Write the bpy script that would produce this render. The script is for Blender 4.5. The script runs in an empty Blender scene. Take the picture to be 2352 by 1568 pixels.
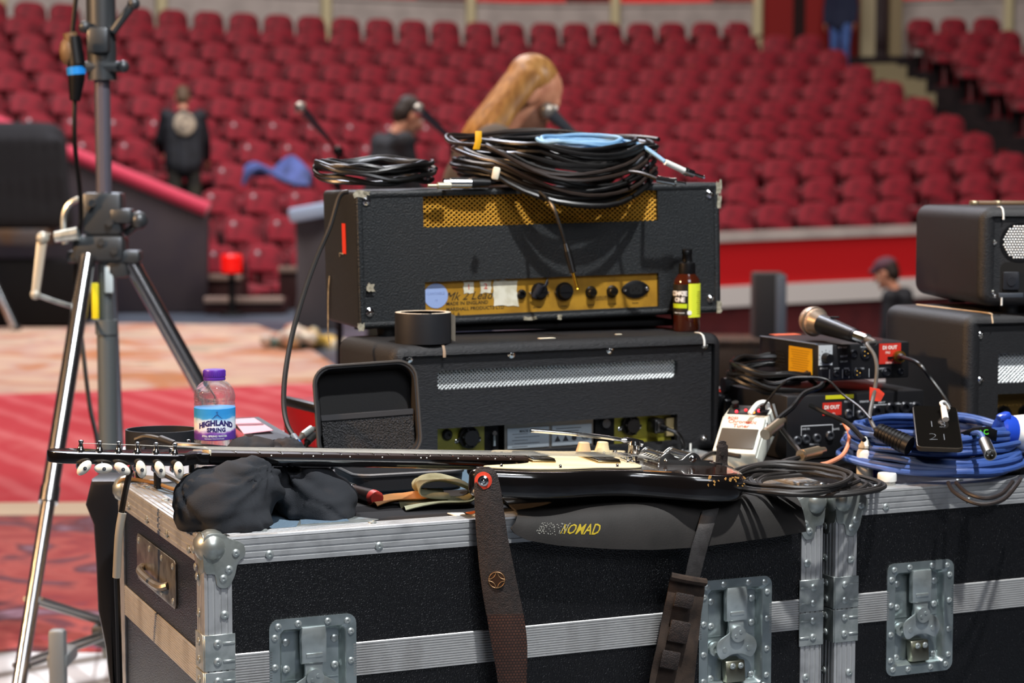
import bpy, bmesh, math, random
from mathutils import Vector as V, Matrix as M, noise
R = math.radians
S = bpy.context.scene
COL = S.collection
rnd = random.Random(7)

# ------------------------------------------------------------------ camera and measuring helpers
F, HZ, EYE = 4500., 417., 1.25
PITCH = math.atan((784 - HZ) / F)
CP, SP = math.cos(PITCH), math.sin(PITCH)
EYEP = V((0, 0, EYE))
def ray(px, py):
    xn = (px - 1176) / F; yn = (784 - py) / F
    return V((xn, CP + yn * SP, -SP + yn * CP))
def W(px, py, Y):                                   # world point at distance Y down the stage
    d = ray(px, py); return EYEP + d * (Y / d.y)
def WZ(px, py, z):                                  # world point at height z
    d = ray(px, py); return EYEP + d * ((z - EYE) / d.z)
class Frame:
    def __init__(s, o, yaw):
        s.o = V(o); s.yaw = R(yaw); c, n = math.cos(s.yaw), math.sin(s.yaw)
        s.u = V((c, n, 0)); s.v = V((-n, c, 0))
    def front(s, px, py, y=0):
        d = ray(px, py); t = (s.o + s.v * y - EYEP).dot(s.v) / d.dot(s.v); P = EYEP + d * t - s.o
        return P.dot(s.u), P.z
    def side(s, px, py, x=0):
        d = ray(px, py); t = (s.o + s.u * x - EYEP).dot(s.u) / d.dot(s.u); P = EYEP + d * t - s.o
        return P.dot(s.v), P.z
    def top(s, px, py, z):
        P = WZ(px, py, z) - s.o; return P.dot(s.u), P.dot(s.v)
    def w(s, x, y, z): return s.o + s.u * x + s.v * y + V((0, 0, z))

cam = bpy.data.cameras.new('camera'); cam.sensor_width = 36; cam.lens = F / 2352 * 36
cam.clip_start = .05; cam.clip_end = 200
cam.dof.use_dof = True; cam.dof.focus_distance = 2.8; cam.dof.aperture_fstop = 5.2; cam.dof.aperture_blades = 0
co = bpy.data.objects.new('camera', cam); COL.objects.link(co)
co.location = EYEP; co.rotation_euler = (R(90) - PITCH, 0, 0); S.camera = co
S.view_settings.view_transform = 'Standard'; S.view_settings.look = 'None'
S.view_settings.gamma = 1; S.view_settings.use_curve_mapping = False; S.view_settings.exposure = 0

# ------------------------------------------------------------------ materials
def lin(h):
    if isinstance(h, str): h = [int(h[i:i + 2], 16) for i in (0, 2, 4)]
    return tuple((x / 255 / 12.92 if x / 255 <= .04045 else ((x / 255 + .055) / 1.055) ** 2.4) for x in h) + (1,)
MATS = {}
class Nt:
    def __init__(s, name):
        s.m = bpy.data.materials.new(name); s.m.use_nodes = True; s.t = s.m.node_tree
        s.b = s.t.nodes['Principled BSDF']; s.tc = None
    def n(s, typ, **kw):
        x = s.t.nodes.new('ShaderNode' + typ)
        for k, v in kw.items():
            if k in x.inputs: x.inputs[k].default_value = v
            else: setattr(x, k, v)
        return x
    def l(s, a, b): s.t.links.new(a, b)
    def co(s, scale=(1, 1, 1), rot=(0, 0, 0)):
        if not s.tc: s.tc = s.n('TexCoord')
        mp = s.n('Mapping'); mp.inputs['Scale'].default_value = scale; mp.inputs['Rotation'].default_value = rot
        s.l(s.tc.outputs['Object'], mp.inputs[0]); return mp.outputs[0]
    def ramp(s, src, stops):
        r = s.n('ValToRGB'); el = r.color_ramp.elements
        while len(el) < len(stops): el.new(.5)
        for e, (p, c) in zip(el, stops): e.position = p; e.color = lin(c) if not isinstance(c, float) else (c, c, c, 1)
        s.l(src, r.inputs[0]); return r.outputs[0]
    def bump(s, src, strength, dist=.001):
        b = s.n('Bump'); b.inputs['Strength'].default_value = strength; b.inputs['Distance'].default_value = dist
        s.l(src, b.inputs['Height']); s.l(b.outputs[0], s.b.inputs['Normal'])
def mat(name, col, rough=.5, metal=0., spec=.5, coat=0., trans=0., ior=1.45, emis=None, estr=0., alpha=1.,
        noise_col=None, ns=30., nd=3., nlo=.4, nhi=.65, nscale=(1, 1, 1), bump=0., bs=300., bd=.0006, bscale=(1, 1, 1), sheen=0., vor=False):
    if name in MATS: return MATS[name]
    k = Nt(name); b = k.b
    b.inputs['Base Color'].default_value = lin(col); b.inputs['Roughness'].default_value = rough
    b.inputs['Metallic'].default_value = metal; b.inputs['Specular IOR Level'].default_value = spec
    b.inputs['Coat Weight'].default_value = coat; b.inputs['Transmission Weight'].default_value = trans
    b.inputs['IOR'].default_value = ior; b.inputs['Alpha'].default_value = alpha
    b.inputs['Sheen Weight'].default_value = sheen
    if emis: b.inputs['Emission Color'].default_value = lin(emis); b.inputs['Emission Strength'].default_value = estr
    if noise_col:
        t = k.n('TexNoise', Scale=ns, Detail=nd); k.l(k.co(nscale), t.inputs['Vector'])
        k.l(k.ramp(t.outputs['Fac'], [(nlo, col), (nhi, noise_col)]), b.inputs['Base Color'])
    if bump:
        if vor:
            t = k.n('TexVoronoi', Scale=bs); o = t.outputs['Distance']
        else:
            t = k.n('TexNoise', Scale=bs, Detail=2.); o = t.outputs['Fac']
        k.l(k.co(bscale), t.inputs['Vector']); k.bump(o, bump, bd)
    MATS[name] = k.m; return k.m

# ------------------------------------------------------------------ mesh builder
def orth(d):
    d = V(d).normalized(); a = V((0, 0, 1)) if abs(d.z) < .9 else V((1, 0, 0))
    x = d.cross(a).normalized(); return x, d.cross(x).normalized(), d
_rb = {}
def _rbox(size, r, seg):
    key = (tuple(round(x, 5) for x in size), round(r, 5), seg)
    if key not in _rb:
        bm = bmesh.new(); bmesh.ops.create_cube(bm, size=1)
        for v in bm.verts: v.co = V((v.co.x * size[0], v.co.y * size[1], v.co.z * size[2]))
        if r: bmesh.ops.bevel(bm, geom=list(bm.edges), offset=min(r, min(size) * .49), segments=seg, affect='EDGES', profile=.5)
        bm.verts.index_update()
        _rb[key] = ([v.co.copy() for v in bm.verts], [[v.index for v in f.verts] for f in bm.faces]); bm.free()
    return _rb[key]
def T(loc=(0, 0, 0), rot=(0, 0, 0)):
    return M.Translation(V(loc)) @ (M.Rotation(R(rot[2]), 4, 'Z') @ M.Rotation(R(rot[1]), 4, 'Y') @ M.Rotation(R(rot[0]), 4, 'X'))
class MB:
    def __init__(s, T0=None): s.v = []; s.f = []; s.T = T0
    def add(s, vs, fs, Tm=None):
        o = len(s.v)
        if Tm is None: Tm = s.T
        elif s.T is not None: Tm = s.T @ Tm
        s.v += [(Tm @ V(p)) if Tm is not None else V(p) for p in vs]
        s.f += [[i + o for i in f] for f in fs]; return s
    def box(s, c, size, r=0, seg=2, rot=(0, 0, 0)):
        vs, fs = _rbox(size, r, seg); return s.add(vs, fs, T(c, rot))
    def cyl(s, p0, p1, r0, r1=None, n=16, cap=True):
        r1 = r0 if r1 is None else r1; p0, p1 = V(p0), V(p1); x, y, d = orth(p1 - p0); vs = []
        for p, r in ((p0, r0), (p1, r1)):
            for i in range(n):
                a = 2 * math.pi * i / n; vs.append(p + x * (math.cos(a) * r) + y * (math.sin(a) * r))
        fs = [[i, (i + 1) % n, n + (i + 1) % n, n + i] for i in range(n)]
        if cap: fs += [list(range(n))[::-1], list(range(n, 2 * n))]
        return s.add(vs, fs)
    def tube(s, pts, r, n=8, closed=False, flat=1.):
        pts = [V(p) for p in pts]; N = len(pts); vs = []; fs = []; pn = None
        for i, p in enumerate(pts):
            a = pts[(i - 1) % N] if closed or i else p; b = pts[(i + 1) % N] if closed or i < N - 1 else p
            d = (b - a).normalized() if (b - a).length > 1e-9 else V((0, 0, 1))
            if pn is None: pn = orth(d)[0]
            pn = (pn - d * pn.dot(d)); pn = pn.normalized() if pn.length > 1e-6 else orth(d)[0]
            q = d.cross(pn); rr = r[i] if isinstance(r, (list, tuple)) else r
            for k in range(n):
                t = 2 * math.pi * k / n; vs.append(p + pn * (math.cos(t) * rr) + q * (math.sin(t) * rr * flat))
        for i in range(N if closed else N - 1):
            j = (i + 1) % N
            for k in range(n): fs.append([i * n + k, i * n + (k + 1) % n, j * n + (k + 1) % n, j * n + k])
        if not closed: fs += [list(range(n))[::-1], list(range((N - 1) * n, N * n))]
        return s.add(vs, fs)
    def lathe(s, prof, n=32, c=(0, 0, 0), d=(0, 0, 1), a0=0, a1=360):
        x, y, d = orth(d); c = V(c); vs = []; fs = []; full = (a1 - a0) >= 360; K = n if full else n + 1
        if V(d).z > .99: x, y = V((1, 0, 0)), V((0, 1, 0))
        for r, z in prof:
            for i in range(K):
                a = R(a0 + (a1 - a0) * i / n); vs.append(c + d * z + x * (math.cos(a) * r) + y * (math.sin(a) * r))
        for j in range(len(prof) - 1):
            for i in range(n):
                k = (i + 1) % K; fs.append([j * K + i, j * K + k, (j + 1) * K + k, (j + 1) * K + i])
        if full:
            if prof[0][0] > 1e-6: fs.append(list(range(K))[::-1])
            if prof[-1][0] > 1e-6: fs.append(list(range((len(prof) - 1) * K, len(prof) * K)))
        return s.add(vs, fs)
    def ball(s, c, r, n=16, Tm=None):
        r = r if isinstance(r, (tuple, list)) else (r, r, r); vs = []; fs = []; h = n // 2
        for j in range(h + 1):
            th = math.pi * j / h
            for i in range(n):
                a = 2 * math.pi * i / n; vs.append(V((r[0] * math.sin(th) * math.cos(a), r[1] * math.sin(th) * math.sin(a), r[2] * math.cos(th))))
        for j in range(h):
            for i in range(n): fs.append([j * n + i, (j + 1) * n + i, (j + 1) * n + (i + 1) % n, j * n + (i + 1) % n])
        return s.add(vs, fs, T(c) @ Tm if Tm else T(c))
    def cap(s, p0, p1, r0, r1, n=12):
        p0, p1 = V(p0), V(p1); s.cyl(p0, p1, r0, r1, n); s.ball(p0, r0, n); return s.ball(p1, r1, n)
    def prism(s, pts, z0, z1, b=0., Tm=None, bs=2):     # outline in xy, extruded z0..z1, edges rounded by b
        pts = [V((p[0], p[1])) for p in pts]; N = len(pts)
        if sum(pts[i].x * pts[(i + 1) % N].y - pts[(i + 1) % N].x * pts[i].y for i in range(N)) < 0: pts = pts[::-1]
        nr = []
        for i in range(N):
            e0 = pts[i] - pts[i - 1]; e1 = pts[(i + 1) % N] - pts[i]; e0 = e0.normalized() if e0.length else e1; e1 = e1.normalized() if e1.length else e0
            nn = V((e0.y + e1.y, -e0.x - e1.x)); nr.append(nn.normalized() if nn.length > 1e-6 else V((e0.y, -e0.x)))
        rings = []
        if b:
            for k in range(bs + 1):
                a = math.pi / 2 * k / bs; rings.append((b * (1 - math.sin(a)), z0 + b * (1 - math.cos(a))))
            for k in range(bs + 1):
                a = math.pi / 2 * k / bs; rings.append((b * (1 - math.cos(a)), z1 - b + b * math.sin(a)))
        else: rings = [(0, z0), (0, z1)]
        vs = []; fs = []
        for ins, z in rings:
            for p, q in zip(pts, nr): vs.append(V((p.x - q.x * ins, p.y - q.y * ins, z)))
        for j in range(len(rings) - 1):
            for i in range(N): fs.append([j * N + i, j * N + (i + 1) % N, (j + 1) * N + (i + 1) % N, (j + 1) * N + i])
        fs += [list(range(N))[::-1], list(range((len(rings) - 1) * N, len(rings) * N))]
        return s.add(vs, fs, Tm)
    def sweep(s, prof, p0, p1, da, db):                 # profile (a,b) swept p0->p1
        p0, p1, da, db = V(p0), V(p1), V(da), V(db); N = len(prof)
        vs = [p + da * a + db * b for p in (p0, p1) for a, b in prof]
        fs = [[i, (i + 1) % N, N + (i + 1) % N, N + i] for i in range(N)] + [list(range(N))[::-1], list(range(N, 2 * N))]
        return s.add(vs, fs)
    def ribbon(s, pts, dirs, w, th):                    # flat strap: centre points, width directions, widths, thickness
        pts = [V(p) for p in pts]; N = len(pts); vs = []; fs = []
        for i, p in enumerate(pts):
            t = (pts[min(i + 1, N - 1)] - pts[max(i - 1, 0)]).normalized(); d = V(dirs[i] if isinstance(dirs, list) else dirs).normalized()
            nn = t.cross(d).normalized(); ww = (w[i] if isinstance(w, list) else w) / 2; h = th / 2; e = min(h, ww * .3)
            for a, bb in ((-ww, -h + e * .5), (-ww + e, -h), (ww - e, -h), (ww, -h + e * .5), (ww, h - e * .5), (ww - e, h), (-ww + e, h), (-ww, h - e * .5)): vs.append(p + d * a + nn * bb)
        for i in range(N - 1):
            for k in range(8): fs.append([i * 8 + k, i * 8 + (k + 1) % 8, i * 8 + 8 + (k + 1) % 8, i * 8 + 8 + k])
        fs += [list(range(8))[::-1], list(range(N * 8 - 8, N * 8))]
        return s.add(vs, fs)
    def grid(s, fn, nu, nv, th=0.):                     # surface fn(u,v), optionally with thickness
        P = [[V(fn(i / nu, j / nv)) for j in range(nv + 1)] for i in range(nu + 1)]
        def idx(i, j): return i * (nv + 1) + j
        vs = [P[i][j] for i in range(nu + 1) for j in range(nv + 1)]; fs = [[idx(i, j), idx(i + 1, j), idx(i + 1, j + 1), idx(i, j + 1)] for i in range(nu) for j in range(nv)]
        if th:
            o = len(vs); nb = []
            for i in range(nu + 1):
                for j in range(nv + 1):
                    a = P[min(i + 1, nu)][j] - P[max(i - 1, 0)][j]; c = P[i][min(j + 1, nv)] - P[i][max(j - 1, 0)]; q = a.cross(c)
                    nb.append(P[i][j] - (q.normalized() if q.length > 1e-12 else V((0, 0, 1))) * th)
            vs += nb; fs += [[x + o for x in f][::-1] for f in fs]
            bd = [idx(i, 0) for i in range(nu + 1)] + [idx(nu, j) for j in range(1, nv + 1)] + [idx(i, nv) for i in range(nu - 1, -1, -1)] + [idx(0, j) for j in range(nv - 1, 0, -1)]
            for a, b2 in zip(bd, bd[1:] + bd[:1]): fs.append([b2, a, a + o, b2 + o])
        return s.add(vs, fs)
    def build(s, name, m, parent=None, sharp=38, label=None):
        me = bpy.data.meshes.new(name); me.from_pydata([tuple(p) for p in s.v], [], s.f); me.validate()
        bm = bmesh.new(); bm.from_mesh(me); bmesh.ops.recalc_face_normals(bm, faces=bm.faces); bm.to_mesh(me); bm.free()
        for p in me.polygons: p.use_smooth = True
        me.set_sharp_from_angle(angle=R(sharp))
        if m: me.materials.append(m)
        o = bpy.data.objects.new(name, me); COL.objects.link(o)
        if parent: o.parent = parent
        if label: o['label'] = label
        return o
def tag(o, label=None, cat=None, group=None, kind=None):
    if label: o['label'] = label
    if cat: o['category'] = cat
    if group: o['group'] = group
    if kind: o['kind'] = kind
    return o
def thing(name, label, cat, loc=(0, 0, 0), yaw=0, group=None, rot=None):
    o = bpy.data.objects.new(name, None); COL.objects.link(o); o.empty_display_size = .05
    o.location = loc; o.rotation_euler = rot if rot else (0, 0, yaw); return tag(o, label, cat, group)
def copy_tree(o, parent=None):
    c = o.copy(); COL.objects.link(c)
    if parent: c.parent = parent
    for ch in list(o.children): copy_tree(ch, c)
    return c
def put(src, name, parent, loc, q=None):               # a further copy of a part (shares its mesh)
    o = src.copy(); o.name = name; COL.objects.link(o); o.parent = parent; o.location = loc
    if q is not None: o.rotation_mode = 'QUATERNION'; o.rotation_quaternion = q
    return o
def blob(name, mb, voxel, m, parent=None, smooth=2, label=None):
    o = mb.build(name, m, parent, 180, label)
    r = o.modifiers.new('r', 'REMESH'); r.mode = 'VOXEL'; r.voxel_size = voxel; r.use_smooth_shade = True
    if smooth: k = o.modifiers.new('s', 'SMOOTH'); k.iterations = smooth; k.factor = .5
    dg = bpy.context.evaluated_depsgraph_get(); me = bpy.data.meshes.new_from_object(o.evaluated_get(dg))
    o.modifiers.clear(); old = o.data; o.data = me; bpy.data.meshes.remove(old); me.name = name
    for p in me.polygons: p.use_smooth = True
    return o
def spline(pts, n=8, closed=False):
    pts = [V(p) for p in pts]; N = len(pts); out = []
    for i in range(N if closed else N - 1):
        p0, p1, p2, p3 = (pts[(i + k) % N] if closed else pts[min(max(i + k, 0), N - 1)] for k in (-1, 0, 1, 2))
        for j in range(n):
            t = j / n; out.append(.5 * (2 * p1 + (p2 - p0) * t + (2 * p0 - 5 * p1 + 4 * p2 - p3) * t * t + (3 * p1 - p0 - 3 * p2 + p3) * t ** 3))
    if not closed: out.append(pts[-1])
    return out
def rrect(w, h, r, n=5, c=(0, 0)):
    out = []
    for sx, sy, a in ((1, 1, 0), (-1, 1, 90), (-1, -1, 180), (1, -1, 270)):
        for k in range(n + 1):
            t = R(a + 90 * k / n); out.append((c[0] + sx * (w / 2 - r) + r * math.cos(t), c[1] + sy * (h / 2 - r) + r * math.sin(t)))
    return out
def text(s, size, ax='CENTER', ext=.0002, bold=0., sp=1., shear=0.):
    cu = bpy.data.curves.new('t', 'FONT'); cu.body = s; cu.size = size; cu.align_x = ax; cu.align_y = 'CENTER'; cu.extrude = ext; cu.resolution_u = 2; cu.offset = bold; cu.space_character = sp; cu.shear = shear
    o = bpy.data.objects.new('t', cu); COL.objects.link(o); dg = bpy.context.evaluated_depsgraph_get()
    me = bpy.data.meshes.new_from_object(o.evaluated_get(dg)); vs = [v.co.copy() for v in me.vertices]; fs = [list(p.vertices) for p in me.polygons]
    bpy.data.objects.remove(o); bpy.data.curves.remove(cu); bpy.data.meshes.remove(me); return vs, fs
FRONT = M.Rotation(R(90), 4, 'X')                       # text in xy -> standing in xz, readable from -y
def letter(mb, s, size, c, Tm=None, **kw):              # lettering on a front (xz) face
    vs, fs = text(s, size, **kw); return mb.add(vs, fs, M.Translation(V(c)) @ (Tm or FRONT))
XZ = M.Rotation(R(90), 4, 'X')                          # prism outline (x,z) with depth towards -y

# common materials
CHROME = mat('chrome', 'd8d8d6', .12, 1.)
STEEL = mat('zinc_steel', 'c3c9c7', .34, .72, noise_col='a6aeac', ns=60)
ALU = mat('brushed_aluminium', 'b9b9b8', .36, 1., noise_col='90908e', ns=18, nscale=(1, 1, .2), nlo=.45, nhi=.75, bump=.15, bs=400)
BLACKP = mat('black_plastic', '09090b', .42, spec=.4)
BLACKM = mat('black_matt', '08080a', .75, spec=.3)
RUBBER = mat('black_rubber', '151516', .6)
CABLE = mat('black_cable', '0b0a0a', .34, spec=.6)
WHITEP = mat('white_plastic', 'e3e2dc', .4)
BRASS = mat('brass', 'c79a46', .28, 1.)
# ------------------------------------------------------------------ the hall
def proj(P):
    q = V(P) - EYEP; f = q.y * CP - q.z * SP; u = q.y * SP + q.z * CP
    return (1176 + F * q.x / f, 784 - F * u / f)
CEN = V((8.85, 7.25, 0))
def rise(x): return .028 * max(0., x)                  # the bowl climbs a little towards the right
def hit(px, r, py=300):                                 # where a sight line meets the bowl's circle
    d = ray(px, py); d = V((d.x, d.y, 0)).normalized(); c = V((CEN.x, CEN.y, 0)); b = d.dot(c)
    t = b + math.sqrt(b * b - c.dot(c) + r * r); return d * t
def ang(P): return math.atan2(P.y - CEN.y, P.x - CEN.x)
def pol(r, a, z): x = CEN.x + r * math.cos(a); return V((x, CEN.y + r * math.sin(a), z + rise(x)))
def arc(mb, r0, r1, a0, a1, z0, z1, n=24):              # curved block
    vs = []; fs = []
    for i in range(n + 1):
        a = a0 + (a1 - a0) * i / n; vs += [pol(r0, a, z0), pol(r1, a, z0), pol(r1, a, z1), pol(r0, a, z1)]
    for i in range(n):
        o = i * 4
        for k in range(4): fs.append([o + k, o + (k + 1) % 4, o + 4 + (k + 1) % 4, o + 4 + k])
    fs += [[0, 1, 2, 3], [n * 4 + k for k in (3, 2, 1, 0)]]
    return mb.add(vs, fs)
ROW0, DR, DZ = 17.8, .72, .285
def rad(k): return ROW0 + DR * k
A_L, A_R = ang(hit(-150, 21)), ang(hit(2500, 21))
TERR = mat('terrace_carpet', '241a1c', .9, noise_col='140d10', ns=8)
WALLM = mat('maroon_wall', '5c2426', .6, noise_col='4a1c20', ns=4)
WHITEW = mat('cream_paint', 'bdb6ae', .6, noise_col='aca59e', ns=3)
CREAM = mat('cream_column', 'cfc79c', .55)
REDP = mat('red_paint', 'c0151a', .5)
mb = MB()
for k in range(-3, 12): arc(mb, rad(k) - .30, rad(k) + .56 if k < 11 else rad(k) + 3.2, A_L, A_R if k > -1 else ang(hit(1000, 17)), -1.1 if k == -3 else DZ * (k - 1) - .15, DZ * k, 40)
tag(mb.build('seating_terrace', TERR), kind='structure')
mb = MB(); mb.prism([(-14, 10), (14, 10), (14, 40), (-14, 40)], -1.3, -1.1)
tag(mb.build('arena_floor', mat('arena_floor', '5a3a3c', .6)), kind='structure')
# stage
k = Nt('stage_boards'); t = k.n('TexNoise', Scale=1.3, Detail=6.); k.l(k.co((1, 1, 1)), t.inputs['Vector'])
k.l(k.ramp(t.outputs['Fac'], [(.35, '3b4450'), (.6, '525b66')]), k.b.inputs['Base Color'])
k.l(k.ramp(t.outputs['Fac'], [(.3, .35), (.7, .55)]), k.b.inputs['Roughness'])
mb = MB(); mb.prism([(-9, -3), (4.2, -3), (4.2, 8), (1.5, 12.6), (.3, 19.4), (-9, 19.4)], -1.1, 0)
tag(mb.build('stage_floor', k.m), kind='structure')
# right-hand parapet of the stalls
a0, a1 = ang(hit(1200, 17.2, 600)), ang(hit(2500, 17.2, 600))
mb = MB(); arc(mb, 17.12, 17.3, a0, a1, .47, .585); tag(mb.build('trim_1', WHITEW), kind='structure')
mb = MB(); arc(mb, 17.16, 17.26, a0, a1, -.06, .47); tag(mb.build('trim_2', REDP), kind='structure')
mb = MB(); arc(mb, 17.10, 17.28, a0, a1, -.30, -.06); tag(mb.build('trim_3', mat('white_rail', 'd6d6d0', .5)), kind='structure')
mb = MB(); arc(mb, 17.18, 17.28, a0, a1, -1.1, -.30); tag(mb.build('wall_front', WALLM), kind='structure')
# back of the stalls: boxes with a pale parapet, red linings, cream columns
RB = rad(10) + 1.25
zb = DZ * 11
mb = MB(); arc(mb, RB + 2.6, RB + 2.8, A_L, A_R, zb, zb + 5); tag(mb.build('wall_back', mat('box_red', 'b01410', .7)), kind='structure')
bays = [(-120, 20), (20, 380), (380, 752), (752, 1082), (1082, 1412), (1412, 1738), (2055, 2312), (2312, 2500)]
n = 0
for x0, x1 in bays:
    a0, a1 = ang(hit(x0, RB)), ang(hit(x1, RB)); n += 1
    mb = MB(); arc(mb, RB - .06, RB + .06, a0, a1, zb, zb + .98, 8); arc(mb, RB - .1, RB + .1, a0, a1, zb + .93, zb + .98, 8)
    tag(mb.build('wall_box_%d' % n, WHITEW), kind='structure')
n = 0
COLPX = [8, 375, 752, 1082, 1412, 1738, 2055, 2312]
for x in COLPX:
    P = hit(x, RB - .12); n += 1
    mb = MB(); mb.cyl((P.x, P.y, zb - .15), (P.x, P.y, zb + 5), .085, n=16)
    mb.cyl((P.x, P.y, zb - .15), (P.x, P.y, zb + .1), .11, n=16)
    tag(mb.build('column_%d' % n, CREAM), kind='structure')
    mb = MB(); a = ang(P); P2 = pol(RB + 1.4, a - .002, 0)
    d = V((math.cos(a), math.sin(a), 0)); q = V((-d.y, d.x, 0)); c = V((P2.x, P2.y, zb + 2.5))
    mb.add([c + d * sx * 1.25 + q * sy * .05 + V((0, 0, sz * 2.5)) for sx in (-1, 1) for sy in (-1, 1) for sz in (-1, 1)], [[0, 1, 3, 2], [4, 6, 7, 5], [0, 4, 5, 1], [2, 3, 7, 6], [0, 2, 6, 4], [1, 5, 7, 3]])
    tag(mb.build('wall_partition_%d' % n, mat('box_partition', '4a1512', .7)), kind='structure')
# dark red doorway wall, jambs and door at the head of the aisle
a0, a1 = ang(hit(1744, RB)), ang(hit(1985, RB))
mb = MB(); arc(mb, RB, RB + .1, a0, a1, zb - .4, zb + 5, 8); tag(mb.build('wall_doorway', mat('doorway_red', '8c1410', .6)), kind='structure')
am = ang(hit(1832, RB)); mb = MB(); arc(mb, RB - .02, RB + .05, am - .004, am + .004, zb - .4, zb + 5, 2); tag(mb.build('trim_4', mat('dark_gap', '220808', .8)), kind='structure')
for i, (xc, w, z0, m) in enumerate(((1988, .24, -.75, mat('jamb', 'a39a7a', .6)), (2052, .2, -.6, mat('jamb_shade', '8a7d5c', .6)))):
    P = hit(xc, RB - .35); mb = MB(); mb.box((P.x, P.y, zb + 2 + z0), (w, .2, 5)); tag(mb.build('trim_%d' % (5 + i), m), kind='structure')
P = hit(2020, RB + .1); mb = MB(); mb.box((P.x, P.y, zb + .25), (.42, .08, 2.1), .01); mb.box((P.x, P.y - .05, zb + .6), (.3, .03, .5), .01); mb.ball((P.x + .15, P.y - .08, zb + .3), .03, 10)
tag(mb.build('door_1', mat('dark_door', '2a1518', .5)), kind='structure')
mb = MB()
for i in range(5):
    P = hit(2004 + 22 * i, RB - .75 - .62 * i); a = ang(P); arc(mb, RB - 1.15 - .62 * i, RB - .35 - .62 * i, a - .011, a + .011, 2.2, (3.0, 2.92, 2.69, 2.63, 2.40)[i], 4)
tag(mb.build('aisle_steps', mat('aisle_stone', '8a8162', .7)), kind='structure')

# ------------------------------------------------------------------ auditorium seats
VELVET = mat('red_velvet', '92182a', .6, noise_col='68101d', ns=9, sheen=.2, spec=.4)
SEATP = mat('seat_arm', '5a1018', .35)
def seat_root():
    r = thing('auditorium_seat', None, None)
    mb = MB(); mb.prism(rrect(.47, .52, .15, 4, (0, .63)), -.05, .05, .035, M.Translation((0, .13, 0)) @ M.Rotation(R(80), 4, 'X')); mb.build('backrest', VELVET, r)
    mb = MB(); mb.box((0, -.12, .43), (.45, .42, .12), .045, 3, (5, 0, 0)); mb.build('seat_cushion', VELVET, r)
    mb = MB()
    for s in (-1, 1): mb = MB(); mb.box((s * .245, -.08, .62), (.045, .34, .04), .015, 2); mb.box((s * .245, .0, .42), (.03, .08, .4), .01, 1); mb.build('armrest', SEATP, r)
    mb = MB(); mb.cyl((0, .02, 0), (0, .02, .38), .06, .05, 10); mb.cyl((0, .02, 0), (0, .02, .03), .16, .14, 14); mb.build('pedestal', SEATP, r)
    mb = MB(); mb.ball((-.215, .075, .80), (.028, .014, .028), 10); mb.build('number_plate', mat('plate_glint', 'b9b0b4', .2), r)  # pale colour paints in the glint of the seat plates
    return r
ORD = 'first second third fourth fifth sixth seventh eighth ninth tenth eleventh twelfth thirteenth fourteenth fifteenth sixteenth seventeenth eighteenth nineteenth twentieth'.split()
def ordn(i):                                            # 1-based ordinal in words
    if i <= 20: return ORD[i - 1]
    return {2: 'twenty', 3: 'thirty', 4: 'forty'}[i // 10] + '-' + ORD[i % 10 - 1] if i % 10 else {30: 'thirtieth', 40: 'fortieth'}[i]
ENDA = {10: 1738, 9: 1905, 8: 1962, 7: 2022, 6: 2092, 5: 2165, 4: 2236, 3: 2305, 2: 2380}
STB = {10: 2085, 9: 2130, 8: 2190, 7: 2250, 6: 2315}
seat0 = seat_root(); first = True; nseat = 0
for k in range(10, -2, -1):
    r = rad(k) + .12; st = .54 / r; rowname = 'top row' if k == 10 else ordn(11 - k) + ' row from the back'
    a = ang(hit(ENDA.get(k, 2400), r)) + st * .5; i = 0; hid = 0
    seats = []
    while a < A_L - .0:
        seats.append((a, 'A')); a += st
    a = ang(hit(STB[k], r)) - st * .5 if k in STB else -9
    while a > A_R + .0 and k in STB: seats.append((a, 'B')); a -= st
    cnt = {'A': 0, 'B': 0}
    for a, blk in seats:
        jx = (rnd.random() - .5) * .12
        P = pol(r, a, DZ * k); px, py = proj(P + V((0, 0, .75)))
        if not -70 < px < 2420: continue
        if 860 < px < 1640 and py > 436: continue
        if px > 2150 and py > 480: continue
        if k < 0 and not 300 < px < 830: continue
        if px < 470 and py > 285 + .40 * px: continue
        if abs(px - 422) < 62 and k == 2: continue
        cnt[blk] += 1
        o = seat0 if first else copy_tree(seat0); first = False; nseat += 1
        bare = k > 4 or px > 1050
        if bare and o is not seat0:
            for ch in list(o.children):
                if ch.name.startswith('number_plate'): bpy.data.objects.remove(ch)
        o.location = P; o.rotation_euler = (0, 0, a - math.pi / 2 + jx)
        lab = 'red velvet auditorium seat, %s, ' % rowname + ('%s from its right end' if blk == 'A' else '%s right of the dark aisle') % ordn(cnt[blk])
        if not 1 or k <= 1 and blk == 'A': lab = 'red velvet auditorium seat, %s row up from the stage, %s from its right end' % (ordn(k + 2), ordn(cnt[blk]))
        tag(o, lab, 'seat', 'red seats of the auditorium')
print('SEATS', nseat)

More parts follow.
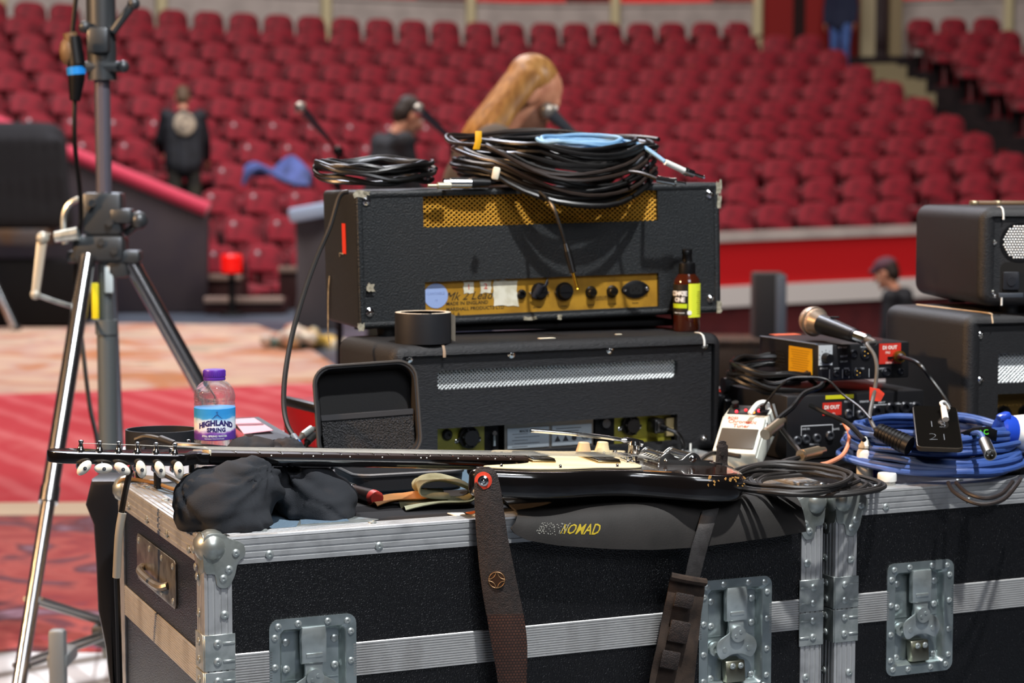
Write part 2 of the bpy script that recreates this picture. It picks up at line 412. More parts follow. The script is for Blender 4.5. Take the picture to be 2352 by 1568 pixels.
# ------------------------------------------------------------------ people
SKIN = mat('skin', 'c98f72', .55, spec=.4, noise_col='b97d62', ns=25)
def human(name, label, loc, yaw, h=1.75, lean=0, nod=0, head_turn=0, arms=None, torso=None, legs=None, hair=None, hairstyle='short', legpose=None, emblem=None, cap=None, fem=False):
    s = h / 1.75; r = thing(name, label, 'person', loc, yaw)
    PV = V((0, 0, .97 * s)); RL = M.Rotation(-R(lean), 3, 'X')
    def up(p): return PV + RL @ (V(p) * s - PV)
    L = {}
    for sx in (-1, 1):
        lp = (legpose or {}).get(sx, {})
        L[sx] = dict(hip=V((sx * .09, 0, .93)) * s, knee=V(lp.get('knee', (sx * .11, .02, .5))) * s, ank=V(lp.get('ank', (sx * .12, -.02, .09))) * s)
        L[sx]['toe'] = L[sx]['ank'] + V((sx * .03, .15, -.055)) * s
    sw = .165 if fem else .185
    chest, neck = up((0, .01, 1.28)), up((0, 0, 1.45)); hb = up((0, .03, 1.50))
    RH = M.Rotation(R(head_turn), 3, 'Z') @ M.Rotation(-R(lean + nod), 3, 'X'); hd = hb + RH @ V((0, .02, .125)) * s
    def hh(p): return hd + RH @ (V(p) * s)
    RH4 = RH.to_4x4(); A = {}
    for sx in (-1, 1):
        sh = up((sx * sw, 0, 1.41)); d1, d2 = (arms or {}).get(sx, ((sx * .15, .05, -1), (sx * .02, .25, -1)))
        el = sh + V(d1).normalized() * .29 * s; wr = el + V(d2).normalized() * .25 * s; A[sx] = (sh, el, wr, V(d2).normalized())
    b = MB()
    b.cap(PV, up((0, 0, 1.1)), .12 * s, .115 * s); b.cap(up((0, 0, 1.1)), chest, .115 * s, .13 * s); b.cap(neck, hb, .055 * s, .052 * s); b.cap(hb, hd, .052 * s, .06 * s)
    b.ball(hd + RH @ V((0, -.012, .03)) * s, (.076 * s, .096 * s, .09 * s), 18, RH4); b.ball(hd + RH @ V((0, .03, -.05)) * s, (.056 * s, .06 * s, .07 * s), 16, RH4)
    b.cap(hh((0, .085, .012)), hh((0, .112, -.028)), .009 * s, .016 * s, 8); b.ball(hh((0, .088, -.062)), (.024 * s, .014 * s, .008 * s), 10, RH4); b.ball(hh((0, .078, -.1)), .022 * s, 10)
    b.cap(hh((-.03, .078, .025)), hh((.03, .078, .025)), .014 * s, .014 * s, 8)
    for sx in (-1, 1):
        b.ball(hh((sx * .078, -.005, -.01)), (.012 * s, .022 * s, .034 * s), 10, RH4); b.ball(hh((sx * .04, .062, -.025)), .022 * s, 10)
        sh, el, wr, dd = A[sx]; b.cap(chest, sh, .11 * s, .062 * s); b.cap(sh, el, .05 * s, .041 * s); b.cap(el, wr, .041 * s, .028 * s)
        hx, hy, _ = orth(dd); side = V((0, 1, 0)); pal = wr + dd * .05 * s
        f = side - dd * side.dot(dd); f = f.normalized() if f.length > .1 else hx; g = dd.cross(f)
        b.cap(wr, pal + f * .022 * s, .024 * s, .02 * s, 10); b.cap(wr, pal - f * .022 * s, .024 * s, .018 * s, 10); b.cap(pal + f * .025 * s, pal - f * .025 * s, .019 * s, .017 * s, 10)
        for q, (o, ln) in enumerate(((.033, .062), (.011, .072), (-.011, .068), (-.033, .052))):
            p0 = pal + f * o * s + dd * .02 * s; p1 = p0 + (dd + g * -sx * .25).normalized() * ln * .5 * s; p2 = p1 + (dd + g * -sx * .8).normalized() * ln * .5 * s
            b.cap(p0, p1, .0095 * s, .009 * s, 8); b.cap(p1, p2, .009 * s, .0078 * s, 8)
        p0 = wr + dd * .03 * s + f * .02 * s; p1 = p0 + (dd * .5 + f).normalized() * .038 * s; b.cap(p0, p1, .012 * s, .011 * s, 8); b.cap(p1, p1 + (dd * .9 + f * .3).normalized() * .03 * s, .011 * s, .009 * s, 8)
        l = L[sx]; b.cap(PV, l['hip'], .11 * s, .085 * s); b.cap(l['hip'], l['knee'], .082 * s, .054 * s); b.cap(l['knee'], l['ank'], .052 * s, .036 * s); b.cap(l['ank'], l['toe'], .036 * s, .03 * s)
    blob('body', b, .0075 * s, SKIN, r, 2)
    for sx in (-1, 1):
        e = MB(); e.ball(hh((sx * .032, .079, .008)), .0125 * s, 12); e.build('eye', mat('eye_white', 'e6e0d8', .3), r)
        e = MB(); e.ball(hh((sx * .032, .087, .007)), .007 * s, 8); e.build('iris', mat('eye_iris', '2a1d14', .2), r)
    c = MB(); hem = (0, 0, .86)                           # clothes
    c.cap(up(hem), up((0, 0, 1.1)), .145 * s, .137 * s, 16); c.cap(up((0, 0, 1.1)), chest, .137 * s, .15 * s, 16); c.cap(up((0, -.03, 1.36)), up((0, 0, 1.44)), .1 * s, .065 * s)
    for sx in (-1, 1):
        sh, el, wr, dd = A[sx]; c.cap(chest, sh, .13 * s, .08 * s); c.cap(sh, el, .069 * s, .057 * s); c.cap(el, wr - dd * .01, .057 * s, .042 * s); c.cap(up((sx * .07, 0, .86)), up((sx * .05, 0, 1.05)), .12 * s, .12 * s)
    if not fem:
        for sx in (-1, 1): c.cap(up((sx * .10, 0, .90)), up((sx * .11, 0, 1.28)), .115 * s, .115 * s)
    blob('jacket' if not fem else 'jumper', c, .012 * s, torso, r, 3)
    t = MB()
    for sx in (-1, 1): l = L[sx]; t.cap(V((0, 0, .95)) * s, l['hip'], .125 * s, .105 * s); t.cap(l['hip'], l['knee'], .1 * s, .074 * s); t.cap(l['knee'], l['ank'] + V((0, 0, .0)), .073 * s, .06 * s)
    blob('trousers', t, .012 * s, legs, r, 3)
    for sx in (-1, 1):
        l = L[sx]; q = MB(); q.cap(l['ank'] + V((0, -.03, -.035)) * s, l['toe'] + V((0, .03, -.0)) * s, .048 * s, .042 * s); q.box(l['ank'] + V((sx * .015, .06, -.079)) * s, (.09 * s, .29 * s, .022 * s), .008)
        blob('shoe', q, .01 * s, mat('dark_shoe', '1a1a1c', .5), r, 2)
    if hair:
        q = MB(); q.ball(hd + RH @ V((0, -.034, .048)) * s, (.083 * s, .09 * s, .084 * s), 18, RH4); q.ball(hd + RH @ V((0, -.06, .0)) * s, (.078 * s, .062 * s, .09 * s), 16, RH4)
        if hairstyle == 'long':
            for i in range(34):
                a = R(8 + 164 * i / 33); sx = math.cos(a); y = -math.sin(a)
                p0 = hd + RH @ V((sx * .08, y * .08 - .015, .05)) * s; p1 = hd + RH @ V((sx * .096, y * .085 - .02, -.07)) * s
                p2 = p1 + V((sx * .02, -.075 + .01 * math.sin(i * 2.3), -.11 - .02 * math.sin(i * 1.7))) * s; p3 = p2 + V((sx * .012, -.035, -.06 - .03 * math.sin(i * 3.1))) * s
                q.cap(p0, p1, .022 * s, .021 * s, 8); q.cap(p1, p2, .021 * s, .018 * s, 8); q.cap(p2, p3, .018 * s, .007 * s, 8)
        blob('hair', q, .009 * s, hair, r, 1)
    if emblem:
        q = MB(); o = up((0, -.16, 1.3)); q.ball(o, (.12 * s, .02 * s, .13 * s), 18, RL.to_4x4()); q.build('back_print', emblem, r)
    if cap:
        q = MB(); q.ball(hd + RH @ V((0, -.01, .07)) * s, (.09 * s, .11 * s, .075 * s), 16, RH4); q.cap(hh((-.04, .1, .055)), hh((.04, .1, .055)), .03 * s, .03 * s); blob('cap', q, .01 * s, cap, r, 2)
    return r
JK = mat('black_jacket', '1b1e24', .75, noise_col='14161a', ns=12)
DEN = mat('blue_jeans', '4a6ba8', .8, noise_col='3a5690', ns=14)
DKT = mat('dark_trousers', '23211f', .85, noise_col='3a382c', ns=10)
P = W(422, 300, 21.6)
human('person', 'person in black jacket with pale round back print standing among the lower seats', (P.x, P.y, DZ * 2), R(14), 1.74, 6, 10, 0, {-1: ((-.25, .35, -1), (.1, .9, -.5)), 1: ((.25, .3, -1), (.1, .6, -.8))}, JK, DKT, mat('brown_hair', '5b4632', .6), emblem=mat('print', 'b5a68e', .8, noise_col='6a6256', ns=14))
P = W(880, 300, 14.2)
human('person', 'person in black jacket with short dark hair, head bowed, beyond the flat cable coil', (P.x, P.y, 0), R(-62), 1.9, 9, 22, 0, {-1: ((-.1, .2, -1), (0, .6, -.8)), 1: ((.1, .2, -1), (0, .6, -.8))}, JK, DKT, mat('dark_hair', '2b211b', .6))
P = W(1062, 300, 6.4)
human('person', 'person with long fair hair bending to a microphone behind the large cable heap', (P.x, P.y, 0), R(-86), 1.70, 13, 22, 0, {-1: ((-.1, .5, -1), (0, 1, -.35)), 1: ((.1, .5, -1), (0, 1, -.35))}, mat('brown_jumper', '5a5148', .85, noise_col='4a433c', ns=14), mat('navy_trousers', '1d2136', .8), mat('fair_hair', 'b98a4e', .42, noise_col='8f6232', ns=50, nscale=(1, 1, .15), spec=.6), 'long', fem=True)
P = hit(1928, RB - .75)
human('person', 'person in navy top and blue jeans walking down the aisle by the doorway', (P.x, P.y, 2.93), R(160), 1.8, 0, 0, 0, None, mat('navy_top', '1e2740', .8), DEN, mat('dark_hair', '2b211b', .6), legpose={-1: dict(knee=(-.1, .12, .52), ank=(-.1, .06, .12)), 1: dict(knee=(.1, .0, .5), ank=(.1, -.12, .1))})
P = W(2078, 640, 16.5)
human('person', 'person in dark cap below the white rail, seen beside the right amplifier', (P.x, P.y, -1.1), R(60), 1.72, 8, 12, 0, None, JK, DKT, mat('dark_hair', '2b211b', .6), cap=mat('plum_cap', '53343f', .8))

# ------------------------------------------------------------------ rugs and things on the far stage
def rug(name, label, pts, m, z=.012):
    mb = MB(); mb.prism([(p.x, p.y) for p in (WZ(x, y, z) for x, y in pts)], .0, z, .004); return tag(mb.build(name, m), label, 'rug')
def rugmat(name, stops, sc, w=None):
    k = Nt(name); t = k.n('TexNoise', Scale=sc, Detail=4., Distortion=.8); k.l(k.co(w or (1, 1, 1)), t.inputs['Vector'])
    c = k.ramp(t.outputs['Fac'], stops); k.l(c, k.b.inputs['Base Color']); k.b.inputs['Roughness'].default_value = .9
    t2 = k.n('TexNoise', Scale=90.); k.l(k.co(), t2.inputs['Vector']); k.bump(t2.outputs['Fac'], .4, .004); return k
rug('rug', 'worn beige patterned rug lying farthest back on the stage', [(-260, 752), (300, 742), (590, 746), (690, 782), (800, 862), (830, 890), (-260, 926)], rugmat('beige_rug', [(.3, '9c8e7c'), (.42, 'ccae94'), (.52, 'bd9a8c'), (.62, 'b87648'), (.75, '8f7c6a')], 1.6).m, .008)
k = rugmat('red_rug', [(.3, 'b52a35'), (.5, 'c03a45'), (.62, 'd06a6c'), (.75, 'b52a35')], 1.5, (1, .45, 1))
w_ = k.n('TexWave', Scale=2.2, Distortion=1.5); w_.bands_direction = 'DIAGONAL'; k.l(k.co((1, .6, 1)), w_.inputs['Vector'])
mx = k.n('Mix'); mx.data_type = 'RGBA'; mx.inputs[0].default_value = .5; src = k.b.inputs['Base Color'].links[0].from_socket
k.l(k.ramp(w_.outputs['Fac'], [(.55, 'b8222f'), (.95, 'd0686c')]), mx.inputs[7]); k.l(src, mx.inputs[6]); k.l(mx.outputs[2], k.b.inputs['Base Color'])
rug('rug', 'bright red rug with faded pale stripes in the middle of the stage', [(-320, 916), (1060, 868), (1500, 1180), (-420, 1158)], k.m, .01)
k = rugmat('oriental_rug', [(.28, '3d3550'), (.4, '8c2f30'), (.5, 'a34a44'), (.58, '5c2a34'), (.68, '8a6a7c'), (.8, '8c2f30')], 3.2)
rug('rug', 'red and blue oriental rug under the wind-up stand', [(-420, 1172), (760, 1166), (900, 1500), (-700, 1484)], k.m, .012)
mb = MB(); p = [WZ(x, y, .011) for x, y in ((-420, 1158), (760, 1150), (760, 1180), (-420, 1186))]; mb.prism([(q.x, q.y) for q in p], .001, .0135, .002)
tag(mb.build('rug_runner', mat('cream_border', 'c8b39a', .9)), 'narrow cream carpet strip between the red and the oriental rug', 'rug')

# stair wall with a pink velvet rail, left
Y = 18.6; pts = [W(x, y, Y) for x, y in ((-60, 262), (478, 482), (474, 716), (-60, 720))]
t = thing('stair_wall', 'dark stair side wall topped by a sloping pink velvet rail', 'wall', (pts[1].x, Y, 0))
off = V((pts[1].x, Y, 0)); mb = MB(); mb.prism([(p.x - off.x, max(p.z, 0)) for p in pts], -.12, .0, .01, XZ); mb.build('side_panel', mat('dark_panel', '3a3236', .7, noise_col='322b33', ns=3), t)
mb = MB(); a, b = pts[0] - off, pts[1] - off; mb.tube([a, a.lerp(b, .5), b], .075, 10); mb.build('velvet_rail', mat('pink_velvet', 'c02a48', .7, sheen=.4), t)
# steps up into the stalls, in front of the lowest seats
t = thing('wooden_steps', 'low dark steps with pale worn nosings below the lowest seats', 'steps', (-2.6, 18.6, 0))
for i, (x0, x1, y) in enumerate(((470, 655, 688), (470, 560, 636), (640, 720, 618))):
    a, b = W(x0, y, 18.5 + .4 * i) - V((-2.6, 18.6, 0)), W(x1, y - 6, 18.6 + .4 * i) - V((-2.6, 18.6, 0))
    mb = MB(); mb.box(((a.x + b.x) / 2, a.y + .22, a.z / 2), (b.x - a.x, .44, a.z), .01); mb.build('step', mat('dark_wood_step', '3a1c1c', .6), t)
    mb = MB(); mb.box(((a.x + b.x) / 2, a.y - .02, a.z), (b.x - a.x, .08, .06), .012); mb.build('nosing', mat('worn_nosing', '9a8478', .6), t)
# red lantern on the steps
P = W(532, 606, 18.3); t = thing('lantern', 'small glowing red lantern beside the dark stair wall', 'lantern', (P.x, P.y, 0)); zl = P.z
mb = MB(); mb.lathe([(.0, zl - .09), (.09, zl - .09), (.095, zl - .05), (.1, zl + .07), (.085, zl + .09), (0, zl + .09)], 20); mb.build('glass', mat('red_lamp', 'd01210', .3, emis='ff1408', estr=.55), t)
mb = MB(); mb.cyl((0, 0, 0), (0, 0, zl - .09), .03); mb.cyl((0, 0, 0), (0, 0, .03), .12, .1); mb.cyl((0, 0, zl - .1), (0, 0, zl - .08), .1); mb.build('post', BLACKM, t)
# black-draped cabinet with wooden top, far left
t = thing('draped_cabinet', 'black-draped loudspeaker stack with wooden shelf at the far left', 'speaker', (-4.35, 17.0, 0))
mb = MB(); mb.box((0, 0, .3), (1.3, .6, .56), .03); mb.build('plinth', BLACKM, t)
mb = MB(); mb.box((.0, -.05, .78), (.85, .6, .14), .03); mb.build('wooden_shelf', mat('shelf_wood', '5c4632', .5, noise_col='44505c', ns=3), t)
mb = MB(); mb.box((.1, 0, 1.3), (.78, .5, .92), .16, 4)
for i in range(9): mb.cap((-.3 + .1 * i, -.24, 1.6), (-.32 + .11 * i, -.28, .9), .05, .07, 8)
blob('black_cloth', mb, .035, mat('black_cloth', '15161a', .85), t, 3)
mb = MB(); mb.lathe([(0, 0), (.07, 0), (.07, .22), (.03, .27), (.03, .3), (0, .3)], 14, (-.12, -.33, .3)); mb.build('blue_flask', mat('blue_flask', '3a4fae', .3), t)
mb = MB(); mb.prism(rrect(.16, .34, .05, 3, (-.3, 1.25)), .29, .31, 0, XZ); mb.build('purple_light_patch', mat('purple_light_patch', '3a2a9c', .4), t)  # purple light on the stack painted as a coloured patch
# pale blue topped wedge, cloth over seats, bundle on the floor
P = W(716, 500, 16.5); t = thing('stage_monitor', 'grey box with a pale blue sloping top beside the gold-panelled amplifier', 'monitor', (P.x, P.y, 0))
mb = MB(); mb.prism([(-.16, 0), (.2, 0), (.2, .98), (-.14, .92), (-.13, .3)], -.3, 0, .02, XZ); mb.build('cabinet', mat('grey_box', '4c494e', .7), t)
mb = MB(); mb.box((.02, -.0, 1.0), (.4, .36, .12), .03, 2, (0, -10, 0)); mb.build('top_pad', mat('pale_blue', '9fb4cf', .5), t)
P = W(640, 400, 18.8); t = MB()
def fcl(u, v):
    return V((P.x - .32 + .64 * u, P.y - .25 + .5 * v, P.z + .08 * math.sin(u * 7 + v * 3) + .12 * (1 - (2 * u - 1) ** 2) - .25 * max(0, .4 - v) - .2 * max(0, u - .7)))
t.grid(fcl, 18, 12, .03); tag(t.build('jacket', mat('blue_cloth', '4a5a94', .8, noise_col='2c3556', ns=6)), 'blue jacket thrown over the lowest red seats', 'jacket')
P = WZ(692, 800, 0); t = MB()
for i in range(16):
    a = i * 2.4; q = .05 + .012 * i; t.ball((P.x + q * math.cos(a) * 1.5, P.y + q * math.sin(a), .06 + .05 * math.sin(i * 1.3)), .07 + .02 * math.sin(i), 10)
k = Nt('bundle_cloth'); v = k.n('TexVoronoi', Scale=9.); k.l(k.co(), v.inputs['Vector']); sep = k.n('SeparateColor'); k.l(v.outputs['Color'], sep.inputs[0])
k.l(k.ramp(sep.outputs[0], [(.2, 'c9a64a'), (.4, 'd8d2c4'), (.6, 'b06a50'), (.8, '4f8a86')]), k.b.inputs['Base Color'])
tag(blob('cloth_bundle', t, .025, k.m, None, 2), 'bundle of colourful cloth on the stage floor past the hanging cable', 'cloth')
# cabinet and slim monitor on the right of the stage
t = thing('wooden_cabinet', 'low brown wooden cabinet with two doors beyond the right of the lower amplifier', 'cabinet', (1.3, 11.2, 0))
mb = MB(); mb.box((.1, .2, .15), (.9, .4, .32), .01); mb.box((.1, .2, .33), (.94, .44, .03), .008); mb.build('body', mat('cabinet_wood', '57412f', .55, noise_col='34271f', ns=7, nscale=(4, 4, .4)), t)
for s in (-1, 1):
    mb = MB(); mb.box((.1 + s * .22, -.01, .16), (.4, .03, .27), .01); d = mb.build('door', mat('cabinet_door', '4a3727', .5), t)
    mb = MB(); mb.ball((.1 + s * .05, -.035, .17), .012, 8); mb.build('knob', CHROME, d)
P = W(1763, 700, 9.6); t = thing('column_speaker', 'slim dark grey column speaker on a pale post before the red parapet', 'speaker', (P.x, P.y, 0))
zz = W(1763, 625, 9.6).z; mb = MB(); mb.box((0, 0, zz - .16), (.15, .16, .32), .012); mb.build('cabinet', mat('dark_grey_box', '4b4846', .6), t)
mb = MB(); mb.box((.055, -.085, zz - .16), (.05, .02, .3), .006); mb.build('side_strip', mat('grey_strip', '8d96a0', .5), t)
mb = MB(); mb.cyl((.03, 0, .03), (.03, 0, zz - .3), .035); mb.cyl((.03, 0, 0), (.03, 0, .03), .2, .18, 20); mb.build('post', mat('pale_post', '8a96a6', .4), t)

# microphones on boom stands on the far stage
def mic_stand(label, px0, py0, px1, py1, Y, base_px):
    a, b = W(px0, py0, Y), W(px1, py1, Y + .05); d = (b - a).normalized(); base = W(base_px, 500, Y + .1)
    t = thing('microphone_stand', label, 'microphone stand', (base.x, base.y, 0)); o = V((base.x, base.y, 0)); top = a + d * ((base.x - a.x) / max(d.x, .05)); top -= o; top.x = 0; top.y = 0
    mb = MB(); mb.cyl((0, 0, .1), top, .011); mb.cyl((0, 0, .1), (0, 0, top.z * .6), .015); mb.build('pole', BLACKP, t)
    mb = MB(); mb.tube([top + d * .12, top, a - o + d * .17], .008, 8); mb.ball(top, .025, 10); mb.build('boom', BLACKP, t)
    for q in range(3):
        g = q * 2.09 + .4; mb = MB(); mb.cyl((0, 0, .16), (.3 * math.cos(g), .3 * math.sin(g), .015), .01, .008, 8); mb.ball((.3 * math.cos(g), .3 * math.sin(g), .016), .016, 8); mb.build('leg', BLACKP, t)
    o2 = thing('microphone', label.replace('boom stand holding a microphone', 'microphone held on a boom stand'), 'microphone', a)
    g = MB(); g.ball((0, 0, 0), .026, 16); g.cyl(-d * .004, d * .004, .0275); g.build('grille', mat('mic_grille', 'b9b4ac', .35, .8, bump=.6, bs=500, vor=True), o2)
    g = MB(); g.cyl(d * .012, d * .17, .021, .012); g.cyl(d * .17, d * .19, .010); g.build('handle', mat('mic_body', '5b5f68', .35, .6), o2)
mic_stand('boom stand holding a microphone above the blue jacket', 690, 248, 722, 284, 8.2, 778)
mic_stand('boom stand holding a microphone right of the bowed person', 962, 252, 1012, 298, 8.0, 1040)
mic_stand('boom stand holding a microphone at the mouth of the fair-haired person', 1256, 252, 1306, 298, 6.35, 1400)

mb = MB(); mb.prism([(p.x, p.y) for p in (WZ(x, y, .012) for x, y in ((-330, 1492), (420, 1500), (600, 1900), (-700, 1900)))], .002, .012, .003)
k = Nt('floor_light_paint'); wv = k.n('TexWave', Scale=1.1, Distortion=2.); k.l(k.co((1, 1.6, 1), (0, 0, .6)), wv.inputs['Vector']); k.l(k.ramp(wv.outputs['Fac'], [(.0, '5c5348'), (.25, 'b8bcc0'), (.8, 'd2d6da')]), k.b.inputs['Base Color'])  # bright light on the stage floor painted as a pale striped layer
tag(mb.build('lit_floor_patch', k.m), 'pale striped layer painting bright light on the floor under the wind-up stand', 'mat')
# ------------------------------------------------------------------ light: stage lamps, house lights, added fills, a dim hall
w = bpy.data.worlds.new('hall'); S.world = w; w.use_nodes = True
w.node_tree.nodes['Background'].inputs[0].default_value = lin('8f8a92'); w.node_tree.nodes['Background'].inputs[1].default_value = .055
def lamp(kind, name, loc, tgt, energy, col, size=.2, spot=60, sy=None):
    l = bpy.data.lights.new(name, kind); l.energy = energy; l.color = lin(col)[:3]
    if kind == 'AREA':
        l.size = size
        if sy: l.shape = 'RECTANGLE'; l.size_y = sy
    else: l.shadow_soft_size = size
    if kind == 'SPOT': l.spot_size = R(spot); l.spot_blend = .5
    o = bpy.data.objects.new(name, l); COL.objects.link(o); o.location = loc
    o.rotation_euler = (V(tgt) - V(loc)).to_track_quat('-Z', 'Y').to_euler(); return o
lamp('SPOT', 'key_spot', (1.3, .55, 6.9), (0, 3, .8), 3000, 'f5f6f6', .09, 50)
lamp('SPOT', 'warm_side_spot', (-5.5, 1.2, 3.6), (-.2, 3.1, .8), 2100, 'ffc890', .2, 50)
lamp('SPOT', 'back_spot', (-1.5, 9, 7.5), (0, 3, .8), 1300, 'dbe8ff', .25, 40)
lamp('SPOT', 'hair_spot', (-4.5, 7.2, 4.2), (-.15, 6.4, 1.5), 700, 'ffb060', .1, 30)
lamp('AREA', 'stage_wash', (-3, 17, 8), (-2.5, 17.5, 0), 450, 'e8eeff', 4)
lamp('AREA', 'stage_wash', (-3, 9, 8), (-2.2, 9.5, 0), 560, 'fff0e4', 5)
lamp('SPOT', 'face_fill', (3.2, 4.2, 3.6), (-.05, 6.4, 1.5), 520, 'fff4ea', .2, 26)  # added lamp to brighten the fair-haired person's face
lamp('AREA', 'front_fill', (3.2, -4.5, 6.5), (.2, 3, .8), 380, 'ecf0f8', 3.5)  # added soft fill behind the camera, gives the metal something to reflect
lamp('AREA', 'house_light', (3, 20, 13), (2, 25, 1.5), 800, 'ffeeea', 4)
lamp('AREA', 'house_light', (-5, 15, 11), (-3, 22, 1), 570, 'ffeeea', 3)
lamp('AREA', 'parapet_fill', (3.5, 13, 7), (4, 23.5, .2), 420, 'fff2ec', 2)  # added fill to brighten the parapet and lower stalls
for i, (x, c, e) in enumerate(((1230, 'ff3020', 60), (1510, 'ff6a20', 45), (1600, 'ff2c18', 45), (2180, 'ff2c1c', 70), (900, 'ff3020', 40))):
    P = hit(x, RB + 1.2); lamp('POINT', 'box_lamp', (P.x, P.y, zb + 1.9), (P.x, P.y + 1, zb), e, c, .15)

# ------------------------------------------------------------------ wind-up stand at the left
PURP = mat('dark_steel_tube', '8f8a98', .3, .75)
st = V((-.955, 4.6, 0))
t = thing('windup_stand', 'tall chrome-legged wind-up lighting stand with a crank handle', 'stand', st)
def SW(px, py, Y=4.6): return W(px, py, Y) - st
GREYM = mat('grey_cast_metal', '4a4d50', .4, .6); TUBEG = mat('grey_tube', '6f7678', .4, .6)
mb = MB(); mb.cyl((0, 0, 1.19), (0, 0, 1.78), .0185, n=20); mb.box((.0, -.019, 1.5), (.012, .006, .6)); mb.build('mast', PURP, t)
z0 = SW(240, 95).z; mb = MB(); mb.cyl((0, 0, z0 - .09), (0, 0, z0 + .15), .034, n=20); mb.box((.0, -.03, z0), (.05, .04, .06), .008); mb.cyl((-.05, -.02, z0 - .06), (.05, -.02, z0 - .06), .013); mb.cyl((.03, -.02, z0 + .02), (.075, -.02, z0 + .08), .01)
for p in ((.055, -.03, z0 - .06), (-.055, -.03, z0 - .06), (.08, -.02, z0 + .085), (-.03, -.04, z0 + .03)): mb.ball(p, .015, 10)
mb.build('clamp_collar', GREYM, t)
mb = MB(); zc = 1.14
mb.box((0, 0, zc + .035), (.09, .07, .1), .01); mb.box((-.01, 0, zc - .045), (.12, .08, .06), .012); mb.box((.045, -.01, zc + .03), (.05, .06, .035), .008); mb.ball((.083, -.015, zc + .02), .022, 12); mb.cyl((.05, 0, zc - .01), (.095, -.02, zc - .05 + .07), .009)
for x, z in ((-.02, .06), (.02, .015), (.0, -.03), (.03, -.05)): mb.cyl((x, -.045, zc + z), (x, -.03, zc + z), .009, n=10)
mb.build('gearbox', GREYM, t)
mb = MB(); mb.tube(spline([SW(238, 462), SW(180, 458), SW(152, 480), SW(146, 520), SW(150, 560)], 6), .0075, 8); mb.build('guard_bar', STEEL, t)
mb = MB(); mb.cyl(SW(190, 535) + V((0, -.05, 0)), SW(138, 543) + V((0, -.05, 0)), .016, .013); mb.build('crank_axle', STEEL, t)
a, b = SW(112, 545) + V((0, -.06, 0)), SW(98, 672) + V((0, -.07, 0)); mb = MB(); mb.ribbon([a + V((.01, 0, .012)), a, b], V((1, 0, 0)), [.022, .024, .018], .012); mb.ball(a, .016, 12); mb.ball(b, .013, 12)
mb.build('crank_arm', mat('grey_crank', 'a8a69c', .45, .3), t)
mb = MB(); c = SW(172, 706); mb.tube([b, b.lerp(c, .5) + V((0, -.01, 0)), c], .006, 8); mb.build('crank_handle', STEEL, t)
mb = MB(); mb.box((0, 0, 1.075), (.17, .06, .03), .008); mb.box((.03, -.0, 1.055), (.05, .05, .06), .01); mb.build('leg_collar', GREYM, t)
zt2 = SW(240, 738).z
mb = MB(); mb.cyl((0, 0, zt2), (0, 0, 1.1), .0165, n=18); mb.build('inner_tube', TUBEG, t)
mb = MB(); mb.cyl((0, 0, .12), (0, 0, zt2), .0225, n=20); mb.cyl((0, 0, zt2 - .03), (0, 0, zt2 + .004), .026, n=20); mb.build('centre_tube', TUBEG, t)
mb = MB(); mb.box((-.02, -.022, SW(225, 690).z), (.016, .012, .085), .003); mb.build('yellow_tag', mat('yellow_tape', 'd8c81c', .5), t)
mb = MB(); mb.box((.012, -.02, SW(250, 640).z), (.02, .01, .065), .004); mb.build('white_tag', mat('white_tape', 'c9d2d4', .5), t)
feet = [(R(-98), .66), (R(3), .62), (R(98), .6)]
mb = MB(); mb.cyl((0, 0, .15), (0, 0, .22), .034, n=18); mb.box((0, -.02, .18), (.08, .05, .05), .01); mb.build('brace_hub', GREYM, t)
for i, (g, rr) in enumerate(feet):
    d = V((math.cos(g), math.sin(g), 0)); p0 = d * .05 + V((0, 0, 1.07)); p1 = d * rr + V((0, 0, .02))
    if i == 0: p0 = V((-.035, -.03, 1.075))
    if i == 1: p0 = V((.06, 0, 1.06))
    mb = MB(); mb.cyl(p0, p0.lerp(p1, .5), .0195, n=18); mb.cyl(p0.lerp(p1, .45), p1, .0155, n=18); mb.cyl(p0.lerp(p1, .47), p0.lerp(p1, .5), .022, n=18); l = mb.build('leg', mat('chrome_tube', 'd0d0d2', .2, 1.), t)
    mb = MB(); mb.ball(p1, .021, 12); mb.cyl(p1, p1.lerp(p0, .03), .02); mb.build('rubber_foot', RUBBER, l)
    q = p0.lerp(p1, .8); mb = MB(); e = V((0, 0, .18)); sd = d.cross(V((0, 0, 1))) * .016
    for s in (-1, 1): mb.cyl(e + sd * s, q + sd * s, .0065, n=8)
    if i == 0:
        q = p0.lerp(p1, .68)
        for s in (-1, 1): mb.cyl(e + V((0, 0, .02)) + sd * s, q + sd * s, .0065, n=8)
    mb.build('brace', mat('brace_steel', '9a9894', .35, .9), t)
